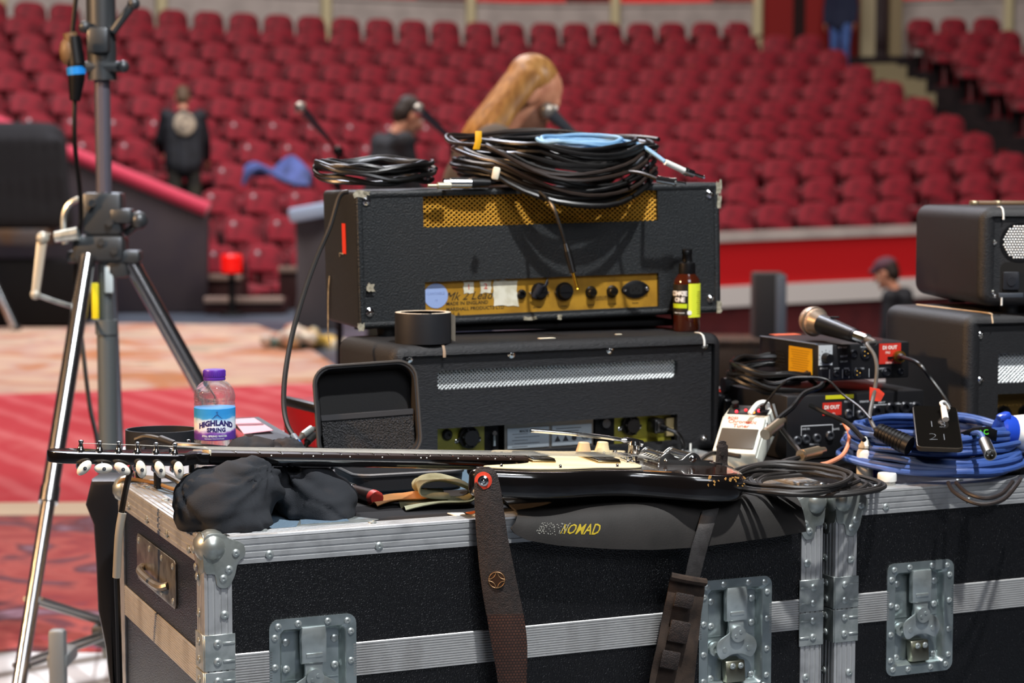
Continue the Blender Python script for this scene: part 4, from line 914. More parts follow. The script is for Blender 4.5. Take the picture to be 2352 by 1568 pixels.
for x0, x1, m, nm in ((.06, .158, OLIVE, 'control_plate'), (.158, .185, BLACKM, 'switch_plate'), (.197, .372, mat('steel_plate', '77736c', .4, .7), 'rating_plate'), (.376, .415, BLACKM, 'switch_plate'), (.415, .533, OLIVE, 'control_plate')):
    panel([(ox(x0), ox(x1), cz0 - .004, cz1 + .004)], .03, .033).build(nm, m, amp2)
PLT = mat('label_silver', '9aa3aa', .45, .3); LTX = mat('label_text', '23262a', .6); LTW = mat('label_white', 'd9dde0', .6)
for x0, x1 in ((.202, .283), (.289, .368)):
    lp = panel([(ox(x0), ox(x1), cz0 + .002, cz1 - .010)], .0285, .0302).build('rating_label', PLT, amp2)
    mb = MB()
    if x0 < .25:
        letter(mb, 'MADE IN GT.', .0065, (ox(.244), .0283, .053), bold=.0001)
        for q in range(5): mb.box((ox(.226 + .014 * (q % 2)), .0283, .0485 - .0055 * q), (.03 + .018 * (q % 2), .0003, .0008))
    else:
        for q in range(2): mb.box((ox(.322), .0283, .0535 - .005 * q), (.05 - .01 * q, .0003, .0012))
        letter(mb, 'CE', .012, (ox(.355), .0283, .036), bold=.0002)
        for q in (0, 1):
            xx = ox(.3 + .016 * q); mb.prism([(xx - .006, .031), (xx + .006, .031), (xx, .042)], -.0285, -.0282, 0, XZ)
        mb.cyl((ox(.333), .0285, .036), (ox(.333), .028, .036), .005, n=20)
    mb.build('print', LTX, lp)
mb = MB(); mb.lathe([(.0095, 0), (.0095, .003), (.0065, .006), (.0045, .006), (.0045, .001), (0, .001)], 20, (ox(.0872), .03, .055), (0, -1, 0)); mb.build('jack_socket', mat('socket_black', '1a1a18', .3), amp2)
for x, z, w in ((.126, .049, .019), (.445, .052, .018)):
    mb = MB(); mb.cyl((ox(x), .03, z), (ox(x), .021, z), w, w, 24); mb.cyl((ox(x), .021, z), (ox(x), .012, z), w * .8, w * .7, 20)
    for a in range(6): mb.box((ox(x) + w * .82 * math.cos(a), .016, z + w * .82 * math.sin(a)), (.003, .008, .003))
    kb = mb.build('selector_knob', BLACKP, amp2)
    for s in (-1, 1): screw(kb, ox(x) + s * w * 1.1, z - .006, .029, .0034)
mb = MB(); mb.box((ox(.173), .022, .045), (.004, .004, .026)); mb.cyl((ox(.171), .026, .052), (ox(.166), .005, .056), .003, .004, 10); mb.build('toggle_switch', CHROME, amp2)
mb = MB(); mb.cyl((ox(.395), .03, .058), (ox(.395), .022, .058), .008, n=18); mb.build('fuse_cap', mat('fuse_grey', '3a3c40', .3), amp2)
pg = MB(); pg.box((ox(.492), .014, .05), (.022, .03, .026), .004); pg.box((ox(.492), .002, .05), (.017, .014, .02), .004); pg.cyl((ox(.492), .0, .05), (ox(.497), -.015, .047), .0055, .0045, 12)
pg.tube(spline([(ox(.497), -.015, .047), (ox(.512), -.024, .04), (ox(.524), -.022, .026), (ox(.526), -.022, .008), (ox(.5), -.024, .0035), (ox(.40), -.03, .0035)], 6), .0036, 8)
pgt = thing('mains_plug', 'black mains plug with lead in the right end of the lower amplifier', 'plug', B1.w(-bx, 0, 0), B1.yaw); pg.build('plug_body', CABLE, pgt)
mb = MB(); mb.box((ox(.527), .026, .045), (.018, .01, .034), .002); mb.build('tan_block', mat('tan_block', '9a8a62', .5), amp2)
def edge_mark(parent, x, H, m, w=.004, nm='white_tie'):
    mb = MB(); pts = [(x, .03, H + .0006), (x, .014, H + .0006), (x, .004, H - .003), (x, -.0004, H - .012), (x, -.0006, H - .022)]; mb.ribbon(pts, V((1, 0, 0)), w, .0012); return mb.build(nm, m, parent)
edge_mark(amp2, ox(.583), .2125, WHITEP); edge_mark(amp2, .095, .2125, mat('pale_brown', 'a08770', .6), .005, 'pale_tie')
mb = MB(); mb.ribbon([(ox(.555), -.0006, .002), (ox(.555), -.001, .016)], V((1, 0, 0)), .004, .0012); mb.build('white_tie', WHITEP, amp2)
mb = MB(); mb.box((.305, .03, .2133), (.03, .012, .0012), .0004, 1); mb.build('paper_scrap', PAPER, amp2); mb = MB(); mb.box((.46, .05, .2133), (.012, .006, .0012), .0004, 1); mb.build('paper_scrap', PAPER, amp2)

# --- right stack
TO = W(2268, 704, 3.47); A3 = Frame(TO, 5)
H3 = .176
amp3 = thing('guitar_amplifier', 'small black rounded amplifier with a round mesh vent', 'amplifier', A3.w(-.016, 0, 0), A3.yaw)
f3 = lambda px, py, y=0: (lambda q: (q[0] + .016, q[1]))(A3.front(px, py, y))
shell(.5, H3, .40, (.028, .02, .014, .018), .024, .016).build('cabinet', BVINYL, amp3)
vx, vz = f3(2345, 556); ix, iz = f3(2326, 650)
panel([(.0285, .4795, .0145, H3 - .0185)], .006, .016).build('back_panel', BVINYL, amp3)
mb = MB(); mb.lathe([(0, .0002), (.036, .0002), (.0365, .001), (.0335, .0012), (.033, -.003)], 30, (vx, .006, vz), (0, -1, 0)); mb.build('vent_ring', BLACKP, amp3)
mb = MB()
for i in range(-6, 7):
    for j in range(-6, 7):
        x, z = vx + i * .0052 + (j % 2) * .0026, vz + j * .0046
        if (x - vx) ** 2 + (z - vz) ** 2 < .0305 ** 2: mb.ball((x, .0052, z), (.0022, .0008, .0019), 8)
mb.build('vent_mesh', mat('silver_mesh', 'e6eaea', .35, .35), amp3)
mb = MB(); mb.prism(rrect(.062, .066, .012, 4, (ix + .01, iz + .004)), -.0062, -.0055, 0, XZ); well = mb.build('inlet_recess', CAV, amp3)
mb = MB(); mb.prism(rrect(.03, .032, .003, 3, (ix - .002, iz + .004)), -.0055, -.002, .001, XZ); mb.cyl((ix - .002, .003, iz + .003), (ix - .002, .0005, iz + .003), .008, n=16); mb.build('mains_inlet', mat('inlet_grey', '23252a', .35), well)
mb = MB(); mb.box((ix - .002, .003, iz - .022), (.045, .004, .009), .001); mb.build('inlet_label', mat('inlet_label', '3a4048', .4), well)
for px, py in ((2286, 556), (2282, 671), (2286, 681)): x, z = f3(px, py); screw(amp3, x, z, .006, .0036)
edge_mark(amp3, f3(2305, 480)[0], H3, WHITEP, .003); x, z = f3(2300, 698); mb = MB(); mb.ribbon([(x, -.0006, .002), (x, -.001, .016)], V((1, 0, 0)), .003, .0012); mb.build('white_tie', WHITEP, amp3)
for x in (.07, .43):
    for y in (.04, .34): mb = MB(); mb.cyl((x, y, -.0135), (x, y, .002), .016, .018, 16); mb.build('rubber_foot', RUBBER, amp3)
q = W(2236, 460, 3.74) - A3.o; x, y = q.dot(A3.u), q.dot(A3.v)
t = thing('pocket_knife', 'thin brass-ended folding tool lying on the round-vented amplifier', 'tool', A3.w(x, y, H3), A3.yaw)
mb = MB(); mb.box((.07, .01, .0045), (.12, .02, .008), .003); mb.build('handle', mat('tool_wood', '6a5640', .4), t)
mb = MB(); mb.box((.004, .01, .0045), (.014, .021, .0085), .003); mb.box((.05, .01, .0045), (.012, .021, .0088), .003); mb.build('brass_end', mat('pale_brass', 'cdb994', .3, .9), t)
SO = W(2240, 900, 3.46); SO.z = ZT; A4 = Frame(SO, 17)
H4 = TO.z - .0135 - ZT
amp4 = thing('guitar_amplifier', 'black amplifier with cream piping and short silver grille under the round-vented amplifier', 'amplifier', A4.w(-.02, 0, 0), A4.yaw)
f4 = lambda px, py, y=0: (lambda q: (q[0] + .02, q[1]))(A4.front(px, py, y))
shell(.56, H4, .31, (.03, .02, .012, .02), .022, .016).build('cabinet', BVINYL, amp4)
g0 = f4(2291, 880, .01); g1 = f4(2291, 812, .01); gr = .50; k0 = f4(2290, 905, .01)
panel([(.031, g0[0], .013, H4 - .021), (gr, .539, .013, H4 - .021), (g0[0], gr, k0[1], g0[1]), (g0[0], gr, g1[1], H4 - .021), (g0[0], gr, .013, .03)], .008, .018).build('back_panel', BVINYL, amp4)
panel([(.031, .539, .013, H4 - .022)], .09, .28).build('dark_interior', CAV, amp4)
grille(g0[0] - .003, gr, g0[1] - .003, g1[1] + .002, .021, .0078, .007, .002).build('silver_grille', mat('silver_mesh', 'e6eaea', .35, .35), amp4)
panel([(g0[0], gr, .026, k0[1] + .004)], .04, .043).build('control_plate', mat('amber_plate', '6d5426', .4, .5), amp4)
mb = MB()
for i in range(5): knob(mb, g0[0] + .03 + .045 * i, (k0[1] + .03) / 2, .04, .012, .014)
mb.build('control_knob', BLACKP, amp4)
for px, py in ((2256, 768), (2255, 872)): x, z = f4(px, py); screw(amp4, x, z, .008, .0062)
mb = MB(); x = .052; mb.tube(spline([(x - .003, .27, H4 + .001), (x, .1, H4 + .001), (x, .012, H4 + .001), (x, .003, H4 - .004), (x, -.001, H4 - .016)], 5), .0014, 6); mb.build('cream_piping', mat('cream_piping', 'c9b79c', .5), amp4)

# ------------------------------------------------------------------ two black rack units with microphone
def unit(label, o, yaw, W_, D_, H_, feet=.0):
    t = thing('bass_preamp', label, 'preamp', o, yaw); mb = MB(); mb.box((W_ / 2, D_ / 2, H_ / 2), (W_, D_, H_), .003); mb.build('case', mat('satin_black', '141416', .4, bump=.1, bs=500), t)
    return t
UO = W(1878, 876, 3.42); U1 = Frame(UO, 22); UW = U1.front(2089, 800)[0]; UH = U1.front(1878, 792)[1]
u1 = unit('black preamp with yellow warning sticker, upper of the two under the microphone', UO, U1.yaw, UW, .21, UH)
LG = mat('panel_print', 'c4c6c8', .6); DKG = mat('dark_grey_plate', '2a2c30', .5)
f = lambda px, py: U1.front(px, py)
def fpl(parent, fr, px0, py0, px1, py1, m, name, y=-.0006, th=.0008):
    a, b = fr.front(px0, py0), fr.front(px1, py1); x0, x1 = sorted((a[0], b[0])); z0, z1 = sorted((a[1], b[1])); mb = MB(); mb.box(((x0 + x1) / 2, y, (z0 + z1) / 2), (x1 - x0, th, z1 - z0)); return mb.build(name, m, parent)
WP = mat('pale_panel', 'b9bdbf', .5)
p_ = fpl(u1, U1, 1880, 793, 1911, 838, WP, 'level_panel')
x, z = f(1896, 822); mb = MB(); mb.cyl((x, 0, z), (x, -.016, z), .0098, .008, 20); mb.box((x, -.0162, z + .004), (.0014, .001, .008)); mb.build('level_knob', BLACKP, u1)
mb = MB()
for a in range(-4, 5): g = R(a * 33); mb.box((x + .0135 * math.sin(g), -.0011, z + .0135 * math.cos(g)), (.0008, .0004, .003), 0, 1, (0, a * 33, 0))
mb.build('dial_marks', LTX, p_)
p_ = fpl(u1, U1, 2019, 789, 2068, 834, mat('red_label', 'c02a1c', .5), 'red_label')
mb = MB(); x, z = f(2043, 798); letter(mb, 'DI OUT', .0088, (x, -.0012, z), bold=.0003); letter(mb, 'PRE', .006, (x - .004, -.0012, z - .009)); letter(mb, 'ON OFF', .0048, (x, -.0012, z - .027)); mb.build('print', mat('white_print', 'e6e2da', .6), p_)
mb = MB(); mb.box((x, -.002, z - .018), (.009, .003, .004)); mb.build('slide_switch', BLACKP, u1)
mb = MB()
for px, py, s in ((1938, 818, 'BRIGHT'), (1938, 830, 'ON OFF'), (1935, 798, 'LINE OUT'), (1985, 797, 'PHONES'), (1892, 846, 'EFFECTS'), (1922, 846, 'LOOP'), (1944, 846, 'SEND'), (1975, 846, 'PARALLEL'), (2025, 846, 'BALANCED'), (2030, 851, '-20dB')):
    q = f(px, py); letter(mb, s, .0042, (q[0], -.0004, q[1]))
for px, y0, y1 in ((1905, 848, 880), (1935, 848, 880), (1950, 848, 880), (1996, 846, 880)):
    a, b = f(px, y0), f(px, y1); mb.box((a[0], -.0004, (a[1] + max(b[1], .004)) / 2), (.0008, .0005, a[1] - max(b[1], .004)))
mb.build('print', LG, u1)
for px, py, r in ((1961, 812, .008), (1988, 812, .011), (1920, 858, .006), (1945, 866, .006), (1970, 864, .010), (2036, 862, .009), (2068, 872, .006)):
    q = f(px, py); mb = MB(); mb.lathe([(r, 0), (r, .002), (r * .75, .003), (r * .7, .0005), (0, .0005)], 18, (q[0], 0, max(q[1], .012)), (0, -1, 0)); sk = mb.build('socket', mat('socket_dark', '202126', .3, .4), u1)
    if r > .0095:
        mb = MB()
        for a in range(3): mb.ball((q[0] + r * .4 * math.cos(2.1 * a), -.001, max(q[1], .012) + r * .4 * math.sin(2.1 * a)), .0014, 8)
        mb.build('pin', BRASS, sk)
a, b = U1.side(1813, 792), U1.side(1866, 864); mb = MB(); y0, y1 = sorted((a[0], b[0])); mb.box((-.0006, (y0 + y1) / 2, (max(a[1], b[1]) + min(a[1], b[1])) / 2), (.0009, y1 - y0, abs(a[1] - b[1]) * .96)); ys = mb.build('yellow_sticker', mat('yellow_label', 'd0a010', .5), u1)
mb = MB(); zc = (a[1] + b[1]) / 2
for q in range(9): mb.box((-.0012, (y0 + y1) / 2 + .001 * (q % 3), zc + .018 - .0042 * q), (.0003, (y1 - y0) * (.8 - .06 * (q % 4)), .0011))
mb.build('small_print', mat('faded_ink', '8a6a08', .6), ys)
vy, vz_ = U1.side(1790, 828); mb = MB()
for i in range(-3, 4): mb.box((-.0004, vy, vz_ + i * .006), (.0012, .038 * math.cos(i * .35), .0028), .0006, 1)
mb.build('fan_vent', BLACKM, u1)
mb = MB(); mb.box((.0, .105, UH + .0006), (.004, .2, .0015)); mb.build('bright_edge', mat('pale_edge', '8a98ac', .35, .5), u1)  # pale blue-grey strip along the top side edge
q = U1.top(1790, 769, UO.z + UH); mb = MB(); mb.box((max(q[0], .02) + .012, q[1] - .0, UH + .0006), (.055, .024, .001)); mb.build('orange_tape', mat('orange_tape', 'e0623a', .5), u1)
LO = W(1806, 1050, 3.38); LO.z = ZT + .002; U2 = Frame(LO, 22)
u2 = unit('black rack preamp with many sockets under the smaller one, beside the tuner pedal', LO, U2.yaw, U2.front(2122, 950)[0], .24, .112)
f = lambda px, py: U2.front(px, py)
p_ = fpl(u2, U2, 1889, 925, 1932, 952, mat('red_label', 'c02a1c', .5), 'red_label')
mb = MB(); x, z = f(1910, 935); letter(mb, 'DI OUT', .009, (x, -.0012, z), bold=.0003); letter(mb, 'GND', .006, (x, -.0012, z - .012)); mb.build('print', mat('white_print', 'e6e2da', .6), p_)
fpl(u2, U2, 1896, 908, 1960, 914, mat('yellow_strip', 'c9c418', .5), 'yellow_strip')
mb = MB()
for px, py, s in ((1950, 922, 'OUTPUT'), (1985, 922, 'SPEAKER'), (2025, 924, 'INPUT'), (2060, 926, 'LINK'), (1850, 985, 'LINE IN'), (1920, 985, 'SLAVE'), (1870, 1020, 'PHONES')): q = f(px, py); letter(mb, s, .005, (q[0], -.0004, q[1]))
for px0, py0, px1, py1 in ((1960, 925, 1960, 955), (1840, 978, 1912, 975), (1840, 978, 1840, 1000), (1912, 975, 1912, 1000), (1930, 974, 1975, 971), (2000, 930, 2110, 925)):
    a, b = f(px0, py0), f(px1, py1); mb.box(((a[0] + b[0]) / 2, -.0004, (a[1] + b[1]) / 2), (abs(a[0] - b[0]) + .0008, .0005, abs(a[1] - b[1]) + .0008))
mb.build('print', LG, u2)
for i, (px, py) in enumerate(((1830, 1012), (1850, 1008), (1875, 1006), (1905, 1000), (1945, 1000), (1948, 950), (1975, 952), (2012, 945), (2045, 938), (2078, 936), (2102, 936), (1990, 990), (2030, 985))):
    q = f(px, py); r = .0085 if i < 7 else .0115; mb = MB(); mb.lathe([(r, 0), (r, .003), (r * .8, .005), (r * .55, .005), (r * .5, .001), (0, .001)], 18, (q[0], 0, q[1]), (0, -1, 0)); mb.build('socket', mat('socket_ring', '6a6c70', .3, .8) if i < 7 else mat('socket_dark', '202126', .3, .4), u2)
# handheld microphone lying on the upper unit
a, b = W(1868, 737, 3.52), W(1968, 772, 3.40); top = UO.z + UH; a.z = max(a.z, top + .026); b.z = max(b.z, top + .013)
d = (b - a).normalized(); b = a + d * .17; t = thing('handheld_microphone', 'handheld microphone with pale mesh head lying on the upper black preamp', 'microphone', (a.x, a.y, top)); o = V((a.x, a.y, top)); A_, B_ = a - o, b - o
mb = MB(); mb.ball(A_, .0262, 24); mb.build('grille', mat('worn_mesh', 'b09a88', .4, .7, bump=.8, bs=600, vor=True, bd=.001), t)
mb = MB(); mb.cyl(A_ + d * .002, A_ + d * .007, .0272, n=28); mb.cyl(A_ + d * .012, A_ + d * .03, .0235, .0185, 24); mb.build('collar', mat('mic_collar', 'a39484', .35, .8), t)
mb = MB(); mb.cyl(A_ + d * .03, A_ + d * .128, .0185, .0125, 24); mb.cyl(A_ + d * .128, A_ + d * .133, .0118, n=20); mb.build('handle', mat('mic_black', '1d1f24', .35, .4), t)
mb = MB(); mb.box(A_ + d * .06 + V((.004, -.0, .0185)), (.016, .006, .003), .001); mb.build('switch', BLACKP, t)
cn = MB(); e = A_ + d * .133
cn.cyl(e, e + d * .03, .0105, n=20); cn.cyl(e + d * .03, e + d * .034, .0095, n=20); c_ = cn.build('connector', CHROME, t)
tail = e + d * .034 + o
t = thing('microphone_cable', 'grey cable with red tag dropping from the microphone in front of the preamps', 'cable', tail)
mb = MB(); mb.cyl(V((0, 0, 0)), d * .022, .0075, .005, 12); pts = [tail + d * .02, W(1992, 790, 3.33), W(2008, 815, 3.3), W(2014, 845, 3.28), W(2010, 890, 3.27), W(2002, 930, 3.24), W(1998, 958, 3.2), W(2010, 985, 3.15)]
mb.tube(spline([p - tail for p in pts], 8), .0034, 8); mb.build('lead', mat('grey_lead', '4f4c48', .45), t)
mb = MB(); a = W(2008, 905, 3.268) - tail; mb.add([a + V(p) for p in ((-.008, -.005, .012), (-.008, -.005, -.01), (.010, -.004, -.012), (.017, -.003, .001), (.008, -.004, .009), (-.008, .0, .012), (-.008, .0, -.01), (.010, .0, -.012), (.017, .0, .001), (.008, .0, .009))], [[0, 1, 2, 3, 4], [9, 8, 7, 6, 5], [0, 5, 6, 1], [1, 6, 7, 2], [2, 7, 8, 3], [3, 8, 9, 4], [4, 9, 5, 0]]); mb.build('red_tag', mat('red_tag', 'd8402a', .5), t)
# gold plug and lead out of the upper unit
q = U1.front(2062, 818); o = U1.w(q[0], 0, q[1]); t = thing('gold_plug_cable', 'cable with brass plug leaving the upper preamp to the right', 'cable', o)
b = W(2095, 824, 3.36) - o; d = b.normalized(); mb = MB(); mb.cyl((0, 0, 0), d * .022, .009, n=14)
for q in range(3): mb.cyl(d * (.004 + .007 * q), d * (.007 + .007 * q), .0105, n=14)
mb.cyl(d * .022, d * .03, .0065); mb.build('plug', BRASS, t)
mb = MB(); mb.cyl(d * .03, d * .045, .007, .004, 12); pts = [o + d * .044, W(2110, 835, 3.35), W(2140, 872, 3.34), W(2165, 906, 3.32), W(2180, 930, 3.3), W(2186, 955, 3.27), W(2180, 985, 3.24)]; mb.tube(spline([p - o for p in pts], 6), .0035, 8); mb.build('lead', CABLE, t)
# ------------------------------------------------------------------ the electric guitar
GLOSS = mat('black_lacquer', '0e0c0c', .16, spec=.6, coat=.6)
SUNB = mat('body_top_lacquer', '24160f', .14, spec=.6, coat=.7)
ROSE = mat('dark_rosewood', '2a1a14', .4, noise_col='1b110d', ns=40, nscale=(.2, 1, 1))
PARCH = mat('aged_cream', 'd9cba6', .35, noise_col='cfc09a', ns=8)
NP = W(477, 1030, 2.752); GY, GP = R(21), math.atan(.063)
gt = thing('electric_guitar', 'black electric guitar lying face up across the flight case, neck on a sandbag', 'guitar', NP, rot=(0, GP, GY))
GM = M.Translation(NP) @ M.Rotation(GY, 4, 'Z') @ M.Rotation(GP, 4, 'Y')
def GW(x, y, z): return GM @ V((x, y, z))
BT, BB = -.011, -.051
bo = [(.360, -.098), (.371, -.117), (.40, -.127), (.45, -.137), (.50, -.131), (.56, -.111), (.61, -.106), (.66, -.124), (.70, -.146), (.745, -.153), (.78, -.138), (.802, -.10), (.811, -.04), (.811, .03), (.795, .10), (.755, .148), (.70, .158), (.635, .135), (.57, .112), (.51, .118), (.465, .122), (.435, .112), (.43, .09), (.45, .055), (.468, .032), (.472, .0), (.465, -.034), (.435, -.058), (.40, -.074), (.373, -.084)]
outl = [(p.x, p.y) for p in spline([(x, y, 0) for x, y in bo], 5, True)]
mb = MB(); mb.prism(outl, BB, BT, .0105, None, 4); mb.build('body', GLOSS, gt, 50)
mb = MB(); ins = [(x * .0 + .59 + (x - .59) * .94, y * .90) for x, y in outl]; mb.prism(ins, BT, BT + .0003, 0); mb.build('top_finish', SUNB, gt)
pg_ = [(.385, -.088), (.40, -.104), (.45, -.112), (.51, -.106), (.57, -.088), (.62, -.086), (.645, -.07), (.652, -.02), (.652, .04), (.68, .085), (.70, .115), (.66, .118), (.60, .098), (.53, .098), (.475, .10), (.462, .08), (.478, .04), (.478, -.03), (.455, -.058), (.41, -.074)]
pgo = [(p.x, p.y) for p in spline([(x, y, 0) for x, y in pg_], 4, True)]
mb = MB(); mb.prism(pgo, BT, BT + .0028, .0007); pgd = mb.build('pickguard', PARCH, gt)
for x, y in ((.41, -.094), (.5, -.1), (.6, -.08), (.64, -.03), (.64, .06), (.66, .108)): screw(pgd, 0, 0, 0, .0022).matrix_local = M.Translation((x, y, BT + .0027)) @ M.Rotation(R(-90), 4, 'X')
mb = MB(); mb.prism(pgo, BT, BT + .0012, 0, M.Translation((.59, 0, 0)) @ M.Scale(1.008, 4) @ M.Translation((-.59, 0, 0))); mb.build('guard_ply', mat('ply_black', '17120e', .4), gt)
# neck, fretboard, frets
def nw(x): return .021 + (.0285 - .021) * x / .478
mb = MB(); N = 14; xs = [-.012, 0, .1, .2, .3, .4, .43, .46, .478]; rings = []
for x in xs:
    w_ = nw(max(x, 0)) - .0006; dz = .0155 + .003 * max(x, 0) / .478 + (.012 if x > .425 else 0)
    rings.append([(x, w_ * math.cos(math.pi * i / N), -.0075 - dz * math.sin(math.pi * i / N)) for i in range(N + 1)])
vs = [p for r_ in rings for p in r_]; K = N + 1; fs = [[j * K + i, j * K + i + 1, (j + 1) * K + i + 1, (j + 1) * K + i] for j in range(len(xs) - 1) for i in range(N)] + [[j * K, (j + 1) * K, (j + 1) * K + N, j * K + N] for j in range(len(xs) - 1)] + [list(range(K)), list(range((len(xs) - 1) * K, len(xs) * K))[::-1]]
mb.add(vs, fs); mb.build('neck', GLOSS, gt)
mb = MB(); mb.prism([(0, -nw(0)), (.478, -nw(.478)), (.478, nw(.478)), (0, nw(0))], -.0085, -.003, .0006); mb.build('fretboard', ROSE, gt)
for i in range(1, 22):
    x = .648 * (1 - 2 ** (-i / 12)); mb = MB(); mb.tube([(x, -nw(x) - .0001, -.0031), (x, -nw(x) + .001, -.0025), (x, nw(x) - .001, -.0025), (x, nw(x), -.0031)], .0011, 6); mb.build('fret', CHROME, gt)
for i in (3, 5, 7, 9, 12, 12.01, 15, 17, 19, 21):
    k = int(i); x = .648 * (1 - 2 ** (-(k - .5) / 12)) + (0 if k != 12 else (.0045 if i == 12 else -.0045)); mb = MB(); mb.ball((x, -nw(x) + .0002, -.0058), (.0013, .0006, .0013), 8); mb.build('side_dot', WHITEP, gt)
mb = MB(); mb.box((-.001, 0, -.0035), (.0035, .043, .008), .0008); mb.build('nut', mat('bone', 'd9cfb4', .4), gt)
# headstock and tuners
ho = [(.0, -.021), (-.016, -.0225), (-.03, -.034), (-.043, -.046), (-.058, -.0475), (-.10, -.043), (-.15, -.0375), (-.20, -.033), (-.217, -.026), (-.224, -.01), (-.219, .008), (-.20, .017), (-.175, .017), (-.145, .008), (-.12, .008), (-.08, .018), (-.04, .024), (-.01, .0225), (0, .021)]
mb = MB(); mb.prism([(p.x, p.y) for p in spline([(x, y, 0) for x, y in ho], 4, True)], -.0195, -.004, .0018); mb.build('headstock', GLOSS, gt)
posts = []
PEARL = mat('pearl_button', 'e4dfd2', .25, coat=.4)
for i in range(6):
    x = -.053 - .0253 * i; y = -.030 + .0036 * i; posts.append((x, y)); ye = -.0475 + .0029 * i
    t = MB(); t.lathe([(.0062, -.0045), (.0062, -.0028), (.0045, -.0015), (.0035, .002), (.0028, .005), (.0026, .0065), (.0036, .0085), (.0034, .0105), (0, .0112)], 16, (x, y, 0)); tn = t.build('tuner', CHROME, gt)
    t = MB(); t.box((x + .003, y - .004, -.0245), (.016, .021, .010), .002); t.cyl((x, y - .01, -.0235), (x, ye - .012, -.0225), .0023, n=10); t.cyl((x, ye - .004, -.0228), (x, ye - .009, -.0225), .004, n=12); t.build('gear_case', CHROME, tn)
    g = (8, 20, 15, 60, 88, -42)[i]; t = MB(); t.ball((x, ye - .0165, -.0225), (.0072, .0068, .0125), 20, M.Rotation(R((-8, -20, -15, -58, 88, 42)[i]), 4, 'Y')); bt = t.build('tuner_button', PEARL, tn)
    t = MB(); t.lathe([(.0028, 0), (.0026, .001), (.0008, .0012), (0, .0008)], 12, (x, ye - .0228, -.0225), (0, -1, 0)); t.build('button_screw', CHROME, tn)
mb = MB(); mb.box((-.05, .002, -.002), (.008, .012, .004), .001); mb.cyl((-.05, .002, -.003), (-.05, .002, .001), .003); mb.build('string_tree', CHROME, gt)
for i in range(6):
    y0 = -.0172 + .00688 * i; yb = -.0262 + .0105 * i; px_, py_ = posts[i]; r_ = (.00062, .00055, .00048, .0004, .00034, .0003)[i]
    mb = MB(); mb.tube([(px_, py_ + .003, .0062), (px_ * .4, (py_ + y0) / 2, .003), (-.001, y0, .0006), (.3, y0 + (yb - y0) * .46, .0), (.648, yb, -.0002), (.69, yb, -.003), (.7, yb * .9, .002), (.715, yb * .9, .004)], r_ + .0001, 6); mb.build('string', mat('steel_string', 'cfcac0', .3, 1.), gt)
# pickups, bridge, vibrato, knobs
for x in (.497, .603):
    mb = MB(); mb.box((x, 0, BT + .0055), (.036, .088, .0075), .0015); pk = mb.build('pickup', mat('pickup_black', '1a1712', .25), gt)
    mb = MB(); mb.box((x, 0, BT + .004), (.0385, .0905, .006), .002); mb.build('pickup_ring', mat('pale_gold', 'bda77a', .25, 1.), pk)
    for q in range(6): mb = MB(); mb.cyl((x, -.0262 + .0105 * q, BT + .009), (x, -.0262 + .0105 * q, BT + .0102), .0024, n=10); mb.build('pole_piece', CHROME, pk)
mb = MB(); mb.box((.648, 0, BT + .005), (.014, .084, .004), .001)
for s in (-1, 1): mb.cyl((.648, s * .038, BT), (.648, s * .038, BT + .013), .0042, n=14)
br = mb.build('bridge', CHROME, gt)
for q in range(6): mb = MB(); mb.cyl((.642, -.0262 + .0105 * q, BT + .0088), (.655, -.0262 + .0105 * q, BT + .0088), .0024, n=12); mb.build('saddle', CHROME, br)
lobes = [(.690, 0), (.690, .009), (.697, .017), (.705, .019), (.713, .015), (.719, .009), (.728, .009), (.736, .016), (.746, .020), (.756, .016), (.762, .008), (.778, .004), (.786, 0)]
for s in (-1, 1):
    mb = MB(); mb.prism([(p.x, BT + max(p.y, 0)) for p in spline([(x, z, 0) for x, z in lobes], 3)], -.0015, .0015, .0005, M.Translation((0, s * .036, 0)) @ XZ)
    vp = mb.build('vibrato_side_plate', mat('satin_chrome', 'c9c9c4', .22, 1.), gt)
    for x, z, r_ in ((.746, .011, .0055), (.700, .007, .003)): mb = MB(); mb.lathe([(r_, 0), (r_, .002), (r_ * .6, .0035), (0, .004)], 14, (x, s * .0375 if s > 0 else -.0375, BT + z), (0, s, 0)); mb.build('pivot_screw', CHROME, vp)
mb = MB(); mb.cyl((.702, -.035, BT + .011), (.702, .035, BT + .011), .006, n=18); mb.cyl((.746, -.035, BT + .011), (.746, .035, BT + .011), .0075, n=18); mb.box((.738, 0, BT + .0015), (.10, .074, .003), .001); mb.build('vibrato_roller', CHROME, gt)
mb = MB(); mb.box((.795, 0, BT + .001), (.03, .03, .002), .0006); mb.build('tail_plate', CHROME, gt)
q0 = V((.672, .02, BT + .012)); mb = MB(); mb.cyl(q0 + V((0, 0, -.012)), q0 + V((0, 0, .012)), .0085, n=18); mb.cyl(q0 + V((0, 0, .012)), q0 + V((0, 0, .018)), .011, .0095, 18)
mb.build('arm_socket', CHROME, gt)
mb = MB(); a = q0 + V((0, 0, .016)); mb.tube(spline([a + V((.014, .0, -.002)), a + V((.0, .0, .001)), a + V((-.02, .0, .003)), a + V((-.05, .004, .0065)), a + V((-.1, .01, .010)), a + V((-.165, .02, .013))], 6), [.005] * 12 + [.0032] * 19, 10); mb.build('vibrato_arm', CHROME, gt)
for x, y, m in ((.615, .083, mat('tan_knob', 'c4a884', .45)), (.652, .094, PARCH)):
    mb = MB(); mb.lathe([(.0125, 0), (.0118, .003), (.0095, .011), (.0088, .0155), (.007, .0165), (0, .0165)], 24, (x, y, BT + .0028)); mb.build('control_knob', m, gt)
CHIP = mat('bare_wood_chip', 'b98a48', .6)
rr = random.Random(3); mb = MB()
